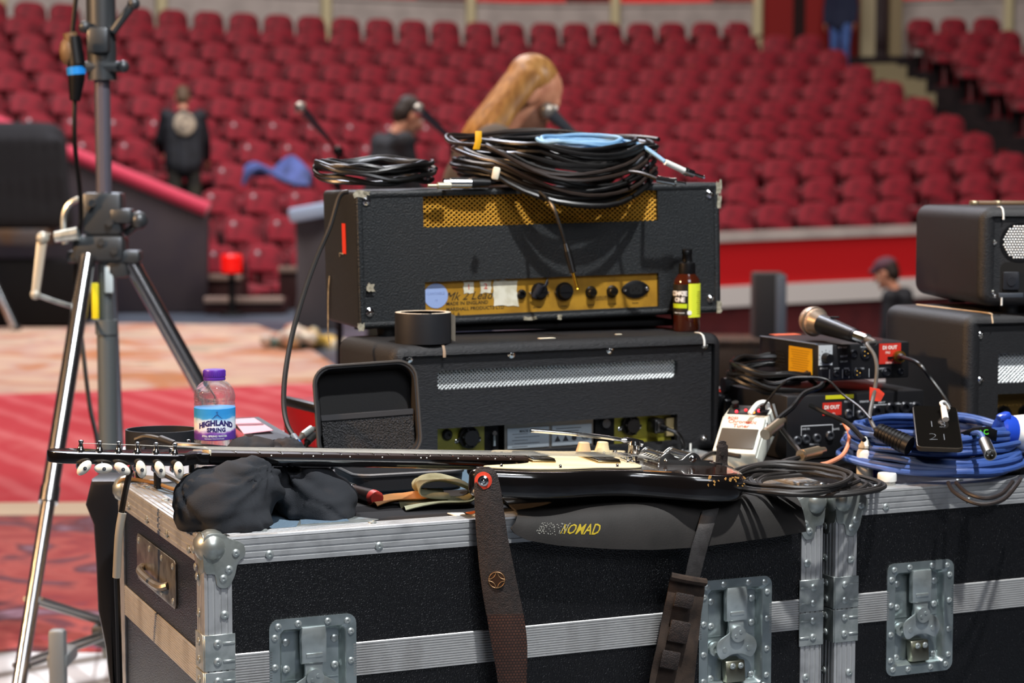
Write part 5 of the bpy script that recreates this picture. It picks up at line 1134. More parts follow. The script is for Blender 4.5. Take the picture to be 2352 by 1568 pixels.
def bodyside(x):
    best = min((p for p in outl if p[1] < 0 and p[0] > .5), key=lambda p: abs(p[0] - x)); return best[1]
for i in range(26):
    x = .715 + .075 * rr.random(); y = bodyside(x); h = rr.random(); w_ = .0006 + .0022 * rr.random(); z = BT - .003 - .014 * h * h
    nx = -1.; mb.box((x, y + (.0018 if h < .3 else .0002) + .0004, z), (w_ * 1.6, .0012, w_ * (2.5 if rr.random() < .3 else 1)), 0, 1, (0, rr.random() * 60, 0))
mb.build('paint_chip', CHIP, gt)
mb = MB(); mb.prism([(.632, -.1045), (.655, -.113), (.672, -.1175), (.65, -.109)], BT - .0002, BT + .0006); mb.build('worn_wood', mat('worn_amber', 'b5772e', .4), gt)

# ------------------------------------------------------------------ strap, hanging in front of the case
LEATH = mat('dark_brown_leather', '2a201c', .62, noise_col='1d1613', ns=120, bump=.7, bs=520, bd=.0015)
SUEDE = mat('brown_suede', '3a2d24', .9, noise_col='2b211b', ns=60, bump=.5, bs=600)
so = W(1112, 1103, 2.772); stp = thing('guitar_strap', 'dark brown leather guitar strap hanging in front of the flight case', 'strap', so)
rows = [(1113, 1072, 20, 2.772), (1113, 1077, 42, 2.772), (1116, 1090, 54, 2.772), (1120, 1125, 62, 2.770), (1124, 1170, 67, 2.768), (1130, 1230, 72, 2.766), (1140, 1300, 80, 2.765), (1151, 1365, 85, 2.765), (1160, 1412, 87, 2.765)]
pts = [W(x, y, Y) - so for x, y, w_, Y in rows]; mb = MB(); mb.ribbon(pts, V((1, .12, 0)), [w_ / F * 2.78 for _, _, w_, _ in rows], .0042); mb.build('front_band', LEATH, stp)
rows = [(1160, 1410, 86, 2.764), (1166, 1450, 86, 2.764), (1172, 1500, 80, 2.764), (1176, 1560, 68, 2.765), (1178, 1640, 64, 2.767), (1180, 1720, 64, 2.77)]
pts = spline([W(x, y, Y) - so for x, y, w_, Y in rows], 6); ww = [86, 86, 86, 86, 86, 86, 86, 86, 85, 84, 83, 81, 80, 78, 76, 74, 72, 70] + [68 - i * .4 for i in range(13)]
mb = MB(); mb.ribbon(pts, V((1, .12, 0)), [w_ / F * 2.78 for w_ in ww[:len(pts)]], .0046)
k = Nt('woven_leather'); kb = k.b; bk = k.n('TexBrick', Scale=1.); bk.inputs['Brick Width'].default_value = .0045; bk.inputs['Row Height'].default_value = .0042; bk.inputs['Mortar Size'].default_value = .0006; bk.inputs['Color1'].default_value = lin('4a2c20'); bk.inputs['Color2'].default_value = lin('3c241b'); bk.inputs['Mortar'].default_value = lin('1a100c')
mp = k.co((1, 1, 1), (R(-90), 0, 0)); k.l(mp, bk.inputs['Vector']); k.l(bk.outputs['Color'], kb.inputs['Base Color']); kb.inputs['Roughness'].default_value = .5; inv = k.n('Math'); inv.operation = 'SUBTRACT'; inv.inputs[0].default_value = 1.; k.l(bk.outputs['Fac'], inv.inputs[1]); k.bump(inv.outputs[0], .8, .0015)
mb.build('woven_band', k.m, stp)
mb = MB(); p = W(1141, 1331, 2.7625) - so; mb.lathe([(.0128, 0), (.012, .0018), (.004, .003), (0, .0028)], 28, p, (0, -1, 0)); cn = mb.build('medallion', mat('aged_bronze', '4a3426', .4, .6), stp)
mb = MB()
for a in range(4):
    g = R(45 + 90 * a); cpt = V((math.cos(g) * .0165, 0, math.sin(g) * .0165)); mb.tube([p + V((0, -.0028, 0)) + cpt + V((math.cos(g + math.pi + R(q)) * .0105, 0, math.sin(g + math.pi + R(q)) * .0105)) for q in range(-45, 46, 15)], .0007, 6)
mb.tube([p + V((.0115 * math.cos(R(q)), -.0022, .0115 * math.sin(R(q)))) for q in range(0, 360, 20)], .0007, 6, True); mb.build('star_outline', mat('bright_bronze', '9a7a58', .35, .8), cn)
mb = MB(); q = W(1110, 1103, 2.7695) - so; mb.lathe([(.0125, 0), (.0125, .0022), (.006, .0024), (0, .0024)], 28, q, (0, -1, 0)); mb.build('red_washer', mat('red_rubber', 'd2442e', .5), stp)
mb = MB(); mb.lathe([(.0078, .002), (.0078, .005), (.005, .0062), (.0045, .0045), (.002, .0045), (0, .006)], 22, q, (0, -1, 0)); mb.build('strap_button', CHROME, stp)
ep = GW(.8115, .0, -.031)
mb = MB(); tb = [W(1659, 1012, 3.03), W(1659, 1020, 3.03), W(1659, 1040, 3.03), W(1658, 1068, 3.03)]; pts = spline([p - so for p in tb] + [GW(.818, -.02, -.02) - so, GW(.822, -.045, -.05) - so, GW(.80, -.09, -.0535) - so], 5)
tbt = MB(); n_ = len(pts); tbt.ribbon(pts, V((1, .3, 0)), [(.007 if i < 2 else .0125 if i < 6 else .017 + .006 * i / n_) for i in range(n_)], .004); tbt.build('end_tab', LEATH, stp)
mb = MB(); mb.cyl(W(1659, 1042, 3.029) - so, W(1659, 1042, 3.026) - so, .003, n=12); mb.build('tab_hole', CAV, stp)
rows = [(1632, 1170, 42, 2.90), (1622, 1205, 42, 2.885), (1608, 1250, 42, 2.88), (1596, 1300, 40, 2.878), (1586, 1345, 38, 2.878)]
mb = MB(); mb.ribbon([W(x, y, Y) - so for x, y, w_, Y in rows], V((1, .25, .12)), [w_ / F * 2.88 for _, _, w_, _ in rows], .003); mb.build('narrow_strap', mat('grey_leather', '33302f', .6, noise_col='272423', ns=90, bump=.5, bs=500), stp)
edges = [(1541, 1322, 1620, 1336), (1536, 1350, 1618, 1362), (1528, 1385, 1612, 1398), (1519, 1430, 1608, 1440), (1508, 1485, 1602, 1490), (1496, 1540, 1597, 1545), (1484, 1620, 1590, 1625), (1478, 1700, 1586, 1704)]
L_ = [W(a, b, 2.868) - so for a, b, c, d in edges]; R_ = [W(c, d, 2.882) - so for a, b, c, d in edges]; L_, R_ = spline(L_, 3), spline(R_, 3); n_ = len(L_) - 1
def padf(u, v):
    f_ = u * n_; i = min(int(f_), n_ - 1); t_ = f_ - i; a = L_[i].lerp(L_[i + 1], t_); b = R_[i].lerp(R_[i + 1], t_); p = a.lerp(b, v); return p + V((0, -.004 * math.sin(math.pi * v) + .0025 * math.sin(u * 19), 0))
mb = MB(); mb.grid(padf, 30, 8, .005); mb.build('shoulder_pad', SUEDE, stp)
mb = MB(); mb.tube([p + V((0, -.003, 0)) for p in [padf(0, v / 6) for v in range(7)]], .0062, 8); mb.build('rolled_edge', SUEDE, stp)
for a, b, c, d in ((1548, 1362, 1592, 1394), (1536, 1425, 1582, 1474), (1517, 1494, 1560, 1534)):
    p0, p1 = W(a, b, 2.862) - so, W(c, d, 2.866) - so; mb = MB(); mb.box((p0 + p1) / 2 + V((0, -.003, 0)), (p1.x - p0.x, .005, p0.z - p1.z), .0022, 2, (0, 12, 6)); mb.build('threaded_loop', LEATH, stp)

a, b = W(1180, 1718, 2.77) - so, W(1532, 1700, 2.875) - so; lo = [a, a + V((.004, .0, -.05)), a.lerp(b, .3) + V((0, -.005, -.13)), a.lerp(b, .7) + V((0, -.005, -.13)), b + V((-.004, 0, -.05)), b]
lp_ = spline(lo, 8); mb = MB(); mb.ribbon(lp_, V((0, 1, .05)), .042, .004); mb.v = mb.v; mb.build('lower_loop', LEATH, stp)
# ------------------------------------------------------------------ rubber mat over the case edge
RUBM = mat('grey_rubber_mat', '2d2a28', .66, spec=.35, noise_col='242220', ns=14, bump=.35, bs=420)
edge = [(1172, 1213), (1182, 1226), (1210, 1240), (1280, 1252), (1400, 1260), (1500, 1262), (1600, 1256), (1700, 1243), (1780, 1232), (1850, 1220)]
mo = C1.w(0, 0, 0); mt = thing('rubber_mat', 'dark rubber mat draped over the case edge beneath the guitar body', 'mat', C1.o, C1.yaw)
pe = []
for px, py in edge:
    yy = -.034; x, z = C1.front(px, py, yy); pe.append((x, yy, min(z, ZT - .002)))
def matf(u, v):
    f_ = u * (len(pe) - 1); i = min(int(f_), len(pe) - 2); t_ = f_ - i; x = pe[i][0] + (pe[i + 1][0] - pe[i][0]) * t_; zf = pe[i][2] + (pe[i + 1][2] - pe[i][2]) * t_
    xb = .50 + .405 * u; yb = .17 + .04 * math.sin(math.pi * u); zt_ = ZT + .0052
    if v < .5: s = v / .5; return (xb + (x - xb) * s * .6, yb + (-.004 - yb) * s, zt_)
    s = (v - .5) / .5; return (xb + (x - xb) * (.6 + .4 * s), -.004 - .03 * math.sin(s * math.pi / 2), zt_ + (zf - zt_) * (1 - math.cos(s * math.pi / 2)) * .55 + (zf - zt_) * .45 * s * s)
mb = MB(); mb.grid(matf, 40, 28, .003); mb.build('mat_sheet', RUBM, mt)
dr = random.Random(11); mb = MB(); 
def onmat(px, py, dx=0., dy=0.):                        # nearest place on the mat to a sight line, then shifted along the sheet
    best = None
    for i in range(81):
        for j in range(40, 81):
            q_ = proj(C1.w(*matf(i / 80, j / 80))); d_ = (q_[0] - px) ** 2 + (q_[1] - py) ** 2
            if best is None or d_ < best[0]: best = (d_, i / 80, j / 80)
    return best[1], best[2]
def matp(u, v, h):
    u, v = min(max(u, 0), .999), min(max(v, 0), 1); p = V(matf(u, v)); a_ = V(matf(min(u + .01, 1), v)) - V(matf(u - .01, v)); b_ = V(matf(u, min(v + .01, 1))) - V(matf(u, v - .01)); n_ = a_.cross(b_).normalized()
    if n_.y > 0 or n_.z < 0: n_ = -n_
    return p + n_ * h
u0, v0 = onmat(1332, 1216); LU = (V(matf(u0 + .02, v0)) - V(matf(u0 - .02, v0))).length / .04; LV = (V(matf(u0, v0 + .02)) - V(matf(u0, v0 - .02))).length / .04
vs, fs = text('NOMAD', .0235, bold=.0003); mb.add([matp(u0 + p.x * .75 / LU, v0 - p.y / LV, .0032 + .0004 * (p.z > 0)) for p in vs], fs)
tx = mb.build('printed_name', mat('yellow_print', 'ab9318', .6), mt)
mb = MB()
for i in range(90):
    du, dv = (-.095 + .075 * dr.random()) / LU, (.5 - dr.random()) * .022 / LV; p = matp(u0 + du, v0 + dv, .0034); mb.box(p, (.0012, .0008, .0010))
mb.build('worn_dots', mat('pale_print', 'a8a69c', .6), mt)
mb = MB()
for i, (px, py, w_) in enumerate(((1770, 1150, .016), (1768, 1196, .012), (1762, 1206, .008))):
    x, y = C1.top(px, py, ZT + .006); mb.prism([(x + w_ * (.5 + .5 * dr.random()) * math.cos(a * .7), y + w_ * .6 * (.4 + .6 * dr.random()) * math.sin(a * .7)) for a in range(9)], ZT + .0054, ZT + .0058)
# ------------------------------------------------------------------ sandbag under the neck
CANV = mat('black_canvas', '2d2f33', .92, spec=.2, noise_col='332b27', ns=9, nlo=.52, nhi=.78, bump=.6, bs=900, bd=.001)
so2 = V((-.32, 2.78, ZT)); sb = thing('sandbag', 'black canvas saddle sandbag supporting the guitar neck', 'sandbag', so2)
def sp(px, py, Y): return W(px, py, Y) - so2
q = MB()
q.ball(sp(505, 1150, 2.73), (.068, .075, .052), 24); q.ball(sp(560, 1120, 2.76), (.055, .075, .052), 24); q.ball(sp(470, 1180, 2.74), (.045, .07, .036), 20); q.ball(sp(530, 1195, 2.71), (.062, .05, .026), 20)
q.ball(sp(712, 1140, 2.84), (.052, .07, .055), 24); q.ball(sp(752, 1155, 2.83), (.042, .065, .045), 20); q.ball(sp(770, 1185, 2.82), (.030, .06, .026), 20); q.ball(sp(690, 1100, 2.86), (.05, .06, .04), 20)
q.cap(sp(560, 1085, 2.80), sp(690, 1090, 2.86), .034, .034, 16); q.cap(sp(575, 1062, 2.78), sp(700, 1068, 2.84), .012, .012, 12)
q.ball(sp(580, 1075, 2.97), (.05, .05, .052), 20); q.ball(sp(660, 1075, 3.0), (.04, .05, .05), 20); q.ball(sp(620, 1120, 2.95), (.08, .05, .05), 20); q.ball(sp(640, 1130, 2.88), (.075, .06, .03), 20)
o = blob('canvas_bag', q, .0045, CANV, sb, 8)
me = o.data; Ginv = GM.inverted()
for v_ in me.vertices:
    p = v_.co; c = p - V((-.02, .05, .085)); d = c.length
    a = math.atan2(c.z, c.x); wr = math.exp(-d * 9) * .007 * math.sin(a * 13 + 4 * noise.noise(p * 18)) + .004 * noise.noise(p * 24) + .0022 * noise.noise(V((p.x * 30, p.y * 30, p.z * 90)) + V((3, 1, 2))) - .004 * max(0, 1 - abs(noise.noise(p * 13)) * 9)
    v_.co = p + v_.normal * wr
    if v_.co.z < .0015: v_.co.z = .0015
    g = Ginv @ (v_.co + so2)                                   # dented by the neck
    if -.02 < g.x < .45 and abs(g.y) < .036 and g.z > -.0262 and g.y < .05: v_.co.z += (-.0262 - g.z) * (1 if abs(g.y) < .026 else (.036 - abs(g.y)) / .01)
me.update()
mb = MB(); cr = [sp(520, 1226, 2.66), sp(600, 1200, 2.67), sp(632, 1130, 2.72), sp(640, 1085, 2.76)]
# ------------------------------------------------------------------ open hard case
HC = Frame(W(818, 1128, 3.0), 21); HC.o.z = ZT
EVA = mat('eva_shell', '1c1c1f', .65, bump=.3, bs=700); LINER = mat('black_liner', '0c0c0e', .85, bump=.4, bs=500)
hc = thing('accessory_case', 'open black hard shell zip case behind the guitar neck, lid standing upright', 'case', HC.o, HC.yaw)
def tray(w_, d_, h_, Tm, rc=.028):
    mb = MB(); ring = lambda ins, z: [V((p[0], p[1], z)) for p in rrect(w_ - 2 * ins, d_ - 2 * ins, rc - ins * .5, 6)]
    rs = [ring(.01, 0), ring(.002, .006), ring(0, h_ - .004), ring(-.002, h_ - .002), ring(-.002, h_), ring(.004, h_), ring(.005, h_ - .003), ring(.008, .005)]; N = len(rs[0])
    fs = [[j * N + i, j * N + (i + 1) % N, (j + 1) * N + (i + 1) % N, (j + 1) * N + i] for j in range(len(rs) - 1) for i in range(N)] + [list(range(N))[::-1], list(range(7 * N, 8 * N))]
    return mb.add([p for r_ in rs for p in r_], fs, Tm)
bw, bd_ = .183, .146
tray(bw, bd_, .03, M.Translation((bw / 2, bd_ / 2, .0)) @ M.Rotation(R(0), 4, 'X')).build('base_shell', EVA, hc)
mb = MB(); mb.tube([(p[0] + bw / 2, p[1] + bd_ / 2, .0315) for p in rrect(bw, bd_, .028, 6)], .0022, 6, True); mb.build('zip', mat('zip_grey', '6f6f70', .5), hc)
LT_ = M.Translation((bw / 2 - .022, bd_ + .002, .035)) @ M.Rotation(R(-9), 4, 'Z') @ M.Rotation(R(-3), 4, 'Y') @ M.Rotation(R(83), 4, 'X') @ M.Translation((0, .078, -.036))
tray(.168, .155, .036, LT_, .03).build('lid_shell', EVA, hc)
mb = MB(); mb.box((0, -.002, .0065), (.148, .135, .002), .0009, 1); lx = LT_; mb.T = None; v2 = mb.v; mb.v = [LT_ @ p for p in v2]; mb.build('lid_liner', LINER, hc)
mb = MB(); mb.T = LT_; mb.box((0, -.038, .026), (.15, .064, .003), .001, 1); mb.build('mesh_pocket', mat('net_mesh', '141416', .7, noise_col='303034', ns=420, nlo=.55, nhi=.6, bump=.9, bs=420, vor=True, bd=.002), hc)
mb = MB(); mb.T = LT_; mb.box((0, -.006, .0275), (.152, .010, .0035), .001, 1); mb.build('elastic_band', mat('elastic', '2a2a2d', .7), hc)
mb = MB(); mb.T = LT_; mb.tube([(p[0], p[1], .036) for p in rrect(.169, .156, .03, 6)], .0022, 6, True); mb.build('lid_piping', mat('zip_dark', '3c3937', .55), hc)

# ------------------------------------------------------------------ water bottle
Yb = 3.02; bz = lambda py: W(494, py, Yb).z - ZT
BR = 47.5 / F * Yb; bp = W(494, 1000, Yb); bp.z = ZT
bt = thing('water_bottle', 'clear plastic water bottle with purple cap and label behind the headstock', 'bottle', bp)
PET = mat('clear_plastic', 'eaf0f4', .06, trans=.92, ior=1.3, alpha=.42)
prof = [(0, .002), (BR * .6, .0), (BR * .92, .004), (BR, .012), (BR, .03), (BR * .96, .034), (BR, .038), (BR, bz(1010)), (BR * .985, bz(1008)), (BR * .985, bz(932)), (BR, bz(928)), (BR * .97, bz(922)), (BR, bz(916)), (BR, bz(908)), (BR * .93, bz(894)), (BR * .72, bz(881)), (BR * .55, bz(875)), (.0138, bz(871)), (.0138, bz(856))]
mb = MB(); mb.lathe(prof, 40); mb.build('bottle_body', PET, bt)
mb = MB(); cr_ = 25.5 / F * Yb; n = 60; z0, z1 = bz(872), bz(848)
for i in range(n):
    pass
mb.lathe([(cr_ * .98, z0), (cr_, z0 + .001), (cr_, z0 + .0035), (cr_ * .96, z0 + .004), (cr_ * .99, z0 + .005), (cr_, z1 - .003), (cr_ * .93, z1), (0, z1)], 48); 
for i in range(40): a = 2 * math.pi * i / 40; mb.box((cr_ * math.cos(a), cr_ * math.sin(a), (z0 + z1) / 2 + .002), (.0008, .0008, (z1 - z0) * .55), 0, 1, (0, 0, math.degrees(a)))
mb.build('cap', mat('purple_cap', '5a2d9c', .4), bt)
k = Nt('bottle_label'); k.b.inputs['Roughness'].default_value = .4; tc = k.n('TexCoord'); sx_ = k.n('SeparateXYZ'); k.l(tc.outputs['Object'], sx_.inputs[0]); nz = k.n('TexNoise', Scale=45., Detail=3.); k.l(k.co((1, 1, 1.6)), nz.inputs['Vector'])
zl0, zl1 = bz(1006), bz(934); mr = k.n('MapRange'); mr.inputs['From Min'].default_value = zl0; mr.inputs['From Max'].default_value = zl1; k.l(sx_.outputs['Z'], mr.inputs['Value'])
ad = k.n('Math'); ad.operation = 'MULTIPLY_ADD'; ad.inputs[1].default_value = .35; k.l(nz.outputs['Fac'], ad.inputs[0]); k.l(mr.outputs[0], ad.inputs[2])
k.l(k.ramp(ad.outputs[0], [(.0, '4a2a86'), (.36, '5a3594'), (.42, '8f5fb4'), (.50, 'dfe2f0'), (.66, 'e6ecf6'), (.80, 'b8d8f0'), (.88, '3f9ad8'), (1, '2f8ed2')]), k.b.inputs['Base Color'])
mb = MB(); mb.lathe([(BR * .99, zl0), (BR * 1.004, zl0 + .0005), (BR * 1.004, zl1 - .0005), (BR * .99, zl1)], 40); lb = mb.build('label', k.m, bt)
def curved(mb, s, size, ang0, z, rad_, arch=0., **kw):
    vs, fs = text(s, size, **kw); out = []
    for p in vs: x = p.x; y = p.y + (-arch * x * x); a = ang0 + x / rad_; out.append(V(((rad_ + p.z) * math.sin(a), -(rad_ + p.z) * math.cos(a), z + y)))
    mb.add(out, fs)
mb = MB(); rl = BR * 1.008; mb_ = mb
curved(mb, 'HIGHLAND', .0112, .22, bz(966), rl, 7., bold=.0006, sp=1.02); curved(mb, 'SPRING', .0085, .22, bz(982), rl, 0, bold=.0004, sp=1.05)
for s in (-1, 1): pass
for i in range(9):                                            # little thistle sprig over the name
    a = .26 + (i - 4) * .055; h = .0035 - .0006 * abs(i - 4); zc_ = bz(950) - abs(i - 4) * .0011
    mb.add([V((rl * math.sin(a + dx), -rl * math.cos(a + dx), zc_ + dz)) for dx, dz in ((0, 0), (.025, h * .5), ((i - 4) * .006, h * 1.3), (-.025, h * .5))], [[0, 1, 2, 3]])
for dx in (-.035, 0, .035): mb.add([V((rl * math.sin(.26 + dx + q), -rl * math.cos(.26 + dx + q), bz(941) + dz)) for q, dz in ((-.012, -.0018), (.012, -.0018), (0, .0022))], [[0, 1, 2]])
mb.build('brand_lettering', mat('label_navy', '2a2364', .5), lb)
mb = MB(); curved(mb, 'STILL SPRING WATER', .0042, .12, bz(996), rl, 0, bold=.0001); curved(mb, 'NATURALLY FROM SCOTLAND', .0022, .12, bz(1002), rl); mb.build('small_lettering', mat('label_white', 'd9dde0', .6), lb)
# ------------------------------------------------------------------ cables
def coil_pts(c, rx, ry, n, zh, seed, yaw=0., tilt=0., tiltx=0., jit=.08, droop=None, rin=.8, ppl=40, start=0.):
    """one long lead wound in n loops: returns points; zh = height of the pile, droop(x,y)->dz"""
    q = random.Random(seed); ca, sa = math.cos(yaw), math.sin(yaw); out = []; layers = [q.random() for _ in range(n + 1)]; rads = [rin + (1.06 - rin) * q.random() for _ in range(n + 1)]
    offs = [((q.random() - .5) * jit, (q.random() - .5) * jit) for _ in range(n + 1)]; ph = q.random() * 9
    for i in range(n * ppl + 1):
        t = i / ppl; k = min(int(t), n - 1); f_ = t - k; s = f_ * f_ * (3 - 2 * f_); a = 2 * math.pi * t + start
        r = rads[k] * (1 - s) + rads[k + 1] * s + jit * .6 * noise.noise(V((t * 2.1, seed * 3.3, ph))); ox_ = offs[k][0] * (1 - s) + offs[k + 1][0] * s; oy_ = offs[k][1] * (1 - s) + offs[k + 1][1] * s
        x = (math.cos(a) * r + ox_) * rx; y = (math.sin(a) * r + oy_) * ry; z = zh * (.15 + .85 * (layers[k] * (1 - s) + layers[k + 1] * s)) + zh * .22 * noise.noise(V((math.cos(a) * 1.4, math.sin(a) * 1.4 + t * .35, seed)))
        z = max(z, 0) + tilt * (y + ry) + tiltx * (x + rx); X = c[0] + x * ca - y * sa; Y = c[1] + x * sa + y * ca
        out.append(V((X, Y, c[2] + z + (droop(x, y) if droop else 0))))
    return out
def plug(mb, p, d, r=.0065, L=.05, tip=True):            # barrel of a plug along d
    d = V(d).normalized(); p = V(p); mb.cyl(p, p + d * L * .25, r * .55, r * .8, 12); mb.cyl(p + d * L * .25, p + d * L, r, r, 16)
    return p + d * L
BLUEC = mat('blue_cable', '35528f', .5, noise_col='2d4885', ns=20)
PALEB = mat('pale_blue_cable', '6d98bd', .5, bump=.4, bs=900)
ATOP = lambda x, y, z=0: AO + A1.u * x + A1.v * y + V((0, 0, AH + .021 * x + z))
# foam pad between the amplifiers
fo = A1.w(.10, .012, 0); mb = MB(); mb.box((.26, .10, 0), (.50, .19, .012), .004); pd = thing('foam_pad', 'black foam pad wedged between the two stacked amplifiers', 'pad', (fo.x, fo.y, .989), A1.yaw); mb.build('pad_sheet', BLACKM, pd)
# big coil on the gold-panelled amplifier
cc = ATOP(.408, .115, .004); zf = cc.z
big = thing('cable_coil', 'large heap of coiled black cables on top of the gold-panelled amplifier', 'cable', cc)
def drp(x, y): return -max(0, -y - .11) * .62
mb = MB()
for sd, n, rx, ry, zh, z0, x0 in ((4, 11, .182, .18, .035, .0, -.01), (9, 9, .178, .165, .035, .024, .0), (15, 8, .165, .145, .03, .040, .02), (19, 7, .13, .11, .035, .022, .0)):
    mb.tube(coil_pts((x0, 0, z0), rx, ry, n, zh, sd, A1.yaw, .09, 0, .12, drp, .72), .0043, 7)
mb.build('black_lead', CABLE, big)
mb = MB(); mb.tube(coil_pts((-.004, -.01, .01), .19, .17, 3, .05, 23, A1.yaw, .13, -.02, .1, drp, .95), .0037, 7); mb.build('front_lead', mat('brownish_cable', '241c18', .34, spec=.6), big)
mb = MB(); j0 = W(1268, 470, 3.44) - cc; pts = spline([W(1240, 440, 3.47) - cc, j0, W(1284, 512, 3.43) - cc, W(1299, 560, 3.425) - cc], 6); mb.tube(pts, .0032, 7); d = (W(1312, 610, 3.42) - W(1299, 560, 3.425)).normalized(); e = pts[-1]; mb.cyl(e, e + d * .014, .0045, .006, 12); mb.cyl(e + d * .014, e + d * .052, .0068, .0062, 14); hj = mb.build('hanging_jack', CABLE, big)
mb = MB(); mb.cyl(e + d * .052, e + d * .078, .0031, n=10); mb.lathe([(.0031, 0), (.0022, .0018), (.0032, .004), (.0008, .0075), (0, .0076)], 10, e + d * .078, d); mb.build('gold_tip', mat('gold_tip', 'd9a032', .25, 1.), hj)
mb = MB(); p = W(1099, 322, 3.5) - cc; mb.ribbon([p + V((0, -.004, .016)), p + V((0, -.008, 0)), p + V((-.004, -.006, -.016))], V((1, .3, 0)), .012, .002); mb.build('yellow_tie', mat('yellow_tie', 'd9a012', .5), big)
mb = MB(); p = W(1139, 398, 3.41) - cc; mb.box(p, (.013, .008, .022), .003, 2, (0, 12, 0)); mb.build('white_tape_flag', PAPER, big)
# left loops of the same pile seen end-on
lc = ATOP(.315, .13, .004); t = thing('cable_coil', 'smaller black cable coil tucked against the left side of the large heap', 'cable', lc)
mb = MB(); mb.tube(coil_pts((0, 0, 0), .085, .10, 6, .045, 31, A1.yaw, .12, 0, .12, None, .8), .0037, 7); mb.build('black_lead', CABLE, t)
pc = ATOP(.475, .125, .004) ; pc.z += .054
t = thing('cable_coil', 'pale blue braided cable coiled inside the large black heap', 'cable', pc)
mb = MB(); pp = coil_pts((-.01, 0, 0), .085, .07, 5, .022, 41, A1.yaw, .14, 0, .16, None, .6); a = W(1528, 372, 3.5) - pc; mb.tube(pp + spline([pp[-1], pp[-1].lerp(a, .5) + V((0, .01, .01)), a], 6)[1:], .0038, 7); mb.build('braided_lead', PALEB, t)
mb = MB(); b = W(1570, 392, 3.52) - pc; mb.cyl(a, b, .0052, .0056, 14); mb.build('white_sleeve', WHITEP, t)
mb = MB(); d = (W(1625, 410, 3.55) - W(1570, 392, 3.52)).normalized(); mb.cyl(b, b + d * .022, .0068, n=14); mb.cyl(b + d * .006, b + d * .009, .0078, n=14); mb.cyl(b + d * .022, b + d * .045, .0032, n=10); mb.ball(b + d * .047, .0034, 8); mb.build('jack_plug', CHROME, t)
mb = MB(); p = W(1510, 392, 3.47); q = thing('jack_plug', 'chrome jack plug lying at the right foot of the large cable heap', 'plug', (p.x, p.y, ATOP(.6, .06).z + .008)); d = V((.9, -.3, -.15)).normalized(); mb.cyl((0, 0, 0), d * .03, .0065, n=14); mb.cyl(d * .03, d * .034, .0075, n=14); mb.cyl(d * .034, d * .052, .003, n=10); mb.build('barrel', CHROME, q); mb = MB(); mb.tube(spline([(0, 0, 0), -d * .03 + V((0, .02, .006)), -d * .06 + V((0, .05, .004))], 5), .0035, 7); mb.build('lead', CABLE, q)
# small coil at the left end and its lead hanging down the side
sc = ATOP(.045, .10, .003); t = thing('cable_coil', 'flat black cable coil on the left end of the gold-panelled amplifier, lead hanging down', 'cable', sc)
mb = MB(); pp = coil_pts((.008, 0, 0), .114, .10, 11, .04, 53, A1.yaw, .10, 0, .1, lambda x, y: -max(0, -y - .08) * .35, .74)
mb.tube(pp, .0042, 7); mb.build('black_lead', CABLE, t)
mb = MB(); hp = [W(800, 440, 3.37), W(779, 452, 3.37), W(758, 520, 3.36), W(728, 590, 3.34), (W(700, 668, 3.3)), W(672, 765, 3.24), W(655, 860, 3.17), W(652, 930, 3.12), W(660, 975, 3.08), W(674, 1002, 3.05)]
mb.tube(spline([p - sc for p in hp], 8), .0043, 8); mb.build('hanging_lead', mat('dark_grey_cable', '1e1d1d', .45), t)
mb = MB(); a, b = hp[-1] - sc, W(684, 1016, 3.03) - sc; mb.cyl(a, b, .006, .005, 12); mb.build('grey_sleeve', mat('grey_sleeve', '6a7076', .5), t); mb = MB(); d = (b - a).normalized(); mb.cyl(b, b + d * .012, .0052, n=12); mb.build('blue_ring', mat('blue_ring', '2a5fb0', .4), t)
# XLR plug on the top between the coils
p = W(1034, 404, 3.47); d = (A1.u * .96 + A1.v * -.1).normalized(); t = thing('cable_plug', 'silver cable plug with black boot between the two coils on the gold-panelled amplifier', 'plug', (p.x, p.y, ATOP(.17, .06).z + .0105))
mb = MB(); mb.cyl((0, 0, 0), d * .034, .0095, n=20); mb.cyl(d * .034, d * .038, .0088, n=20); mb.cyl(d * -.012, (0, 0, 0), .008, n=18); mb.build('barrel', CHROME, t); mb = MB(); mb.cyl(d * .038, d * .072, .009, .006, 16); mb.tube(spline([d * .07, d * .09 + A1.v * .02, d * .13 + A1.v * .06], 5), .0036, 7); mb.build('boot', BLACKP, t)
p = W(1020, 410, 3.45); t = thing('jack_plug', 'short pale jack plug left of the silver plug on the gold-panelled amplifier', 'plug', (p.x, p.y, ATOP(.15, .04).z + .006)); mb = MB(); mb.cyl(-A1.u * .012, A1.u * .012, .006, n=14); mb.cyl(-A1.u * .03, -A1.u * .012, .003, n=10); mb.build('barrel', mat('pale_nickel', 'c9c2a8', .3, .8), t)

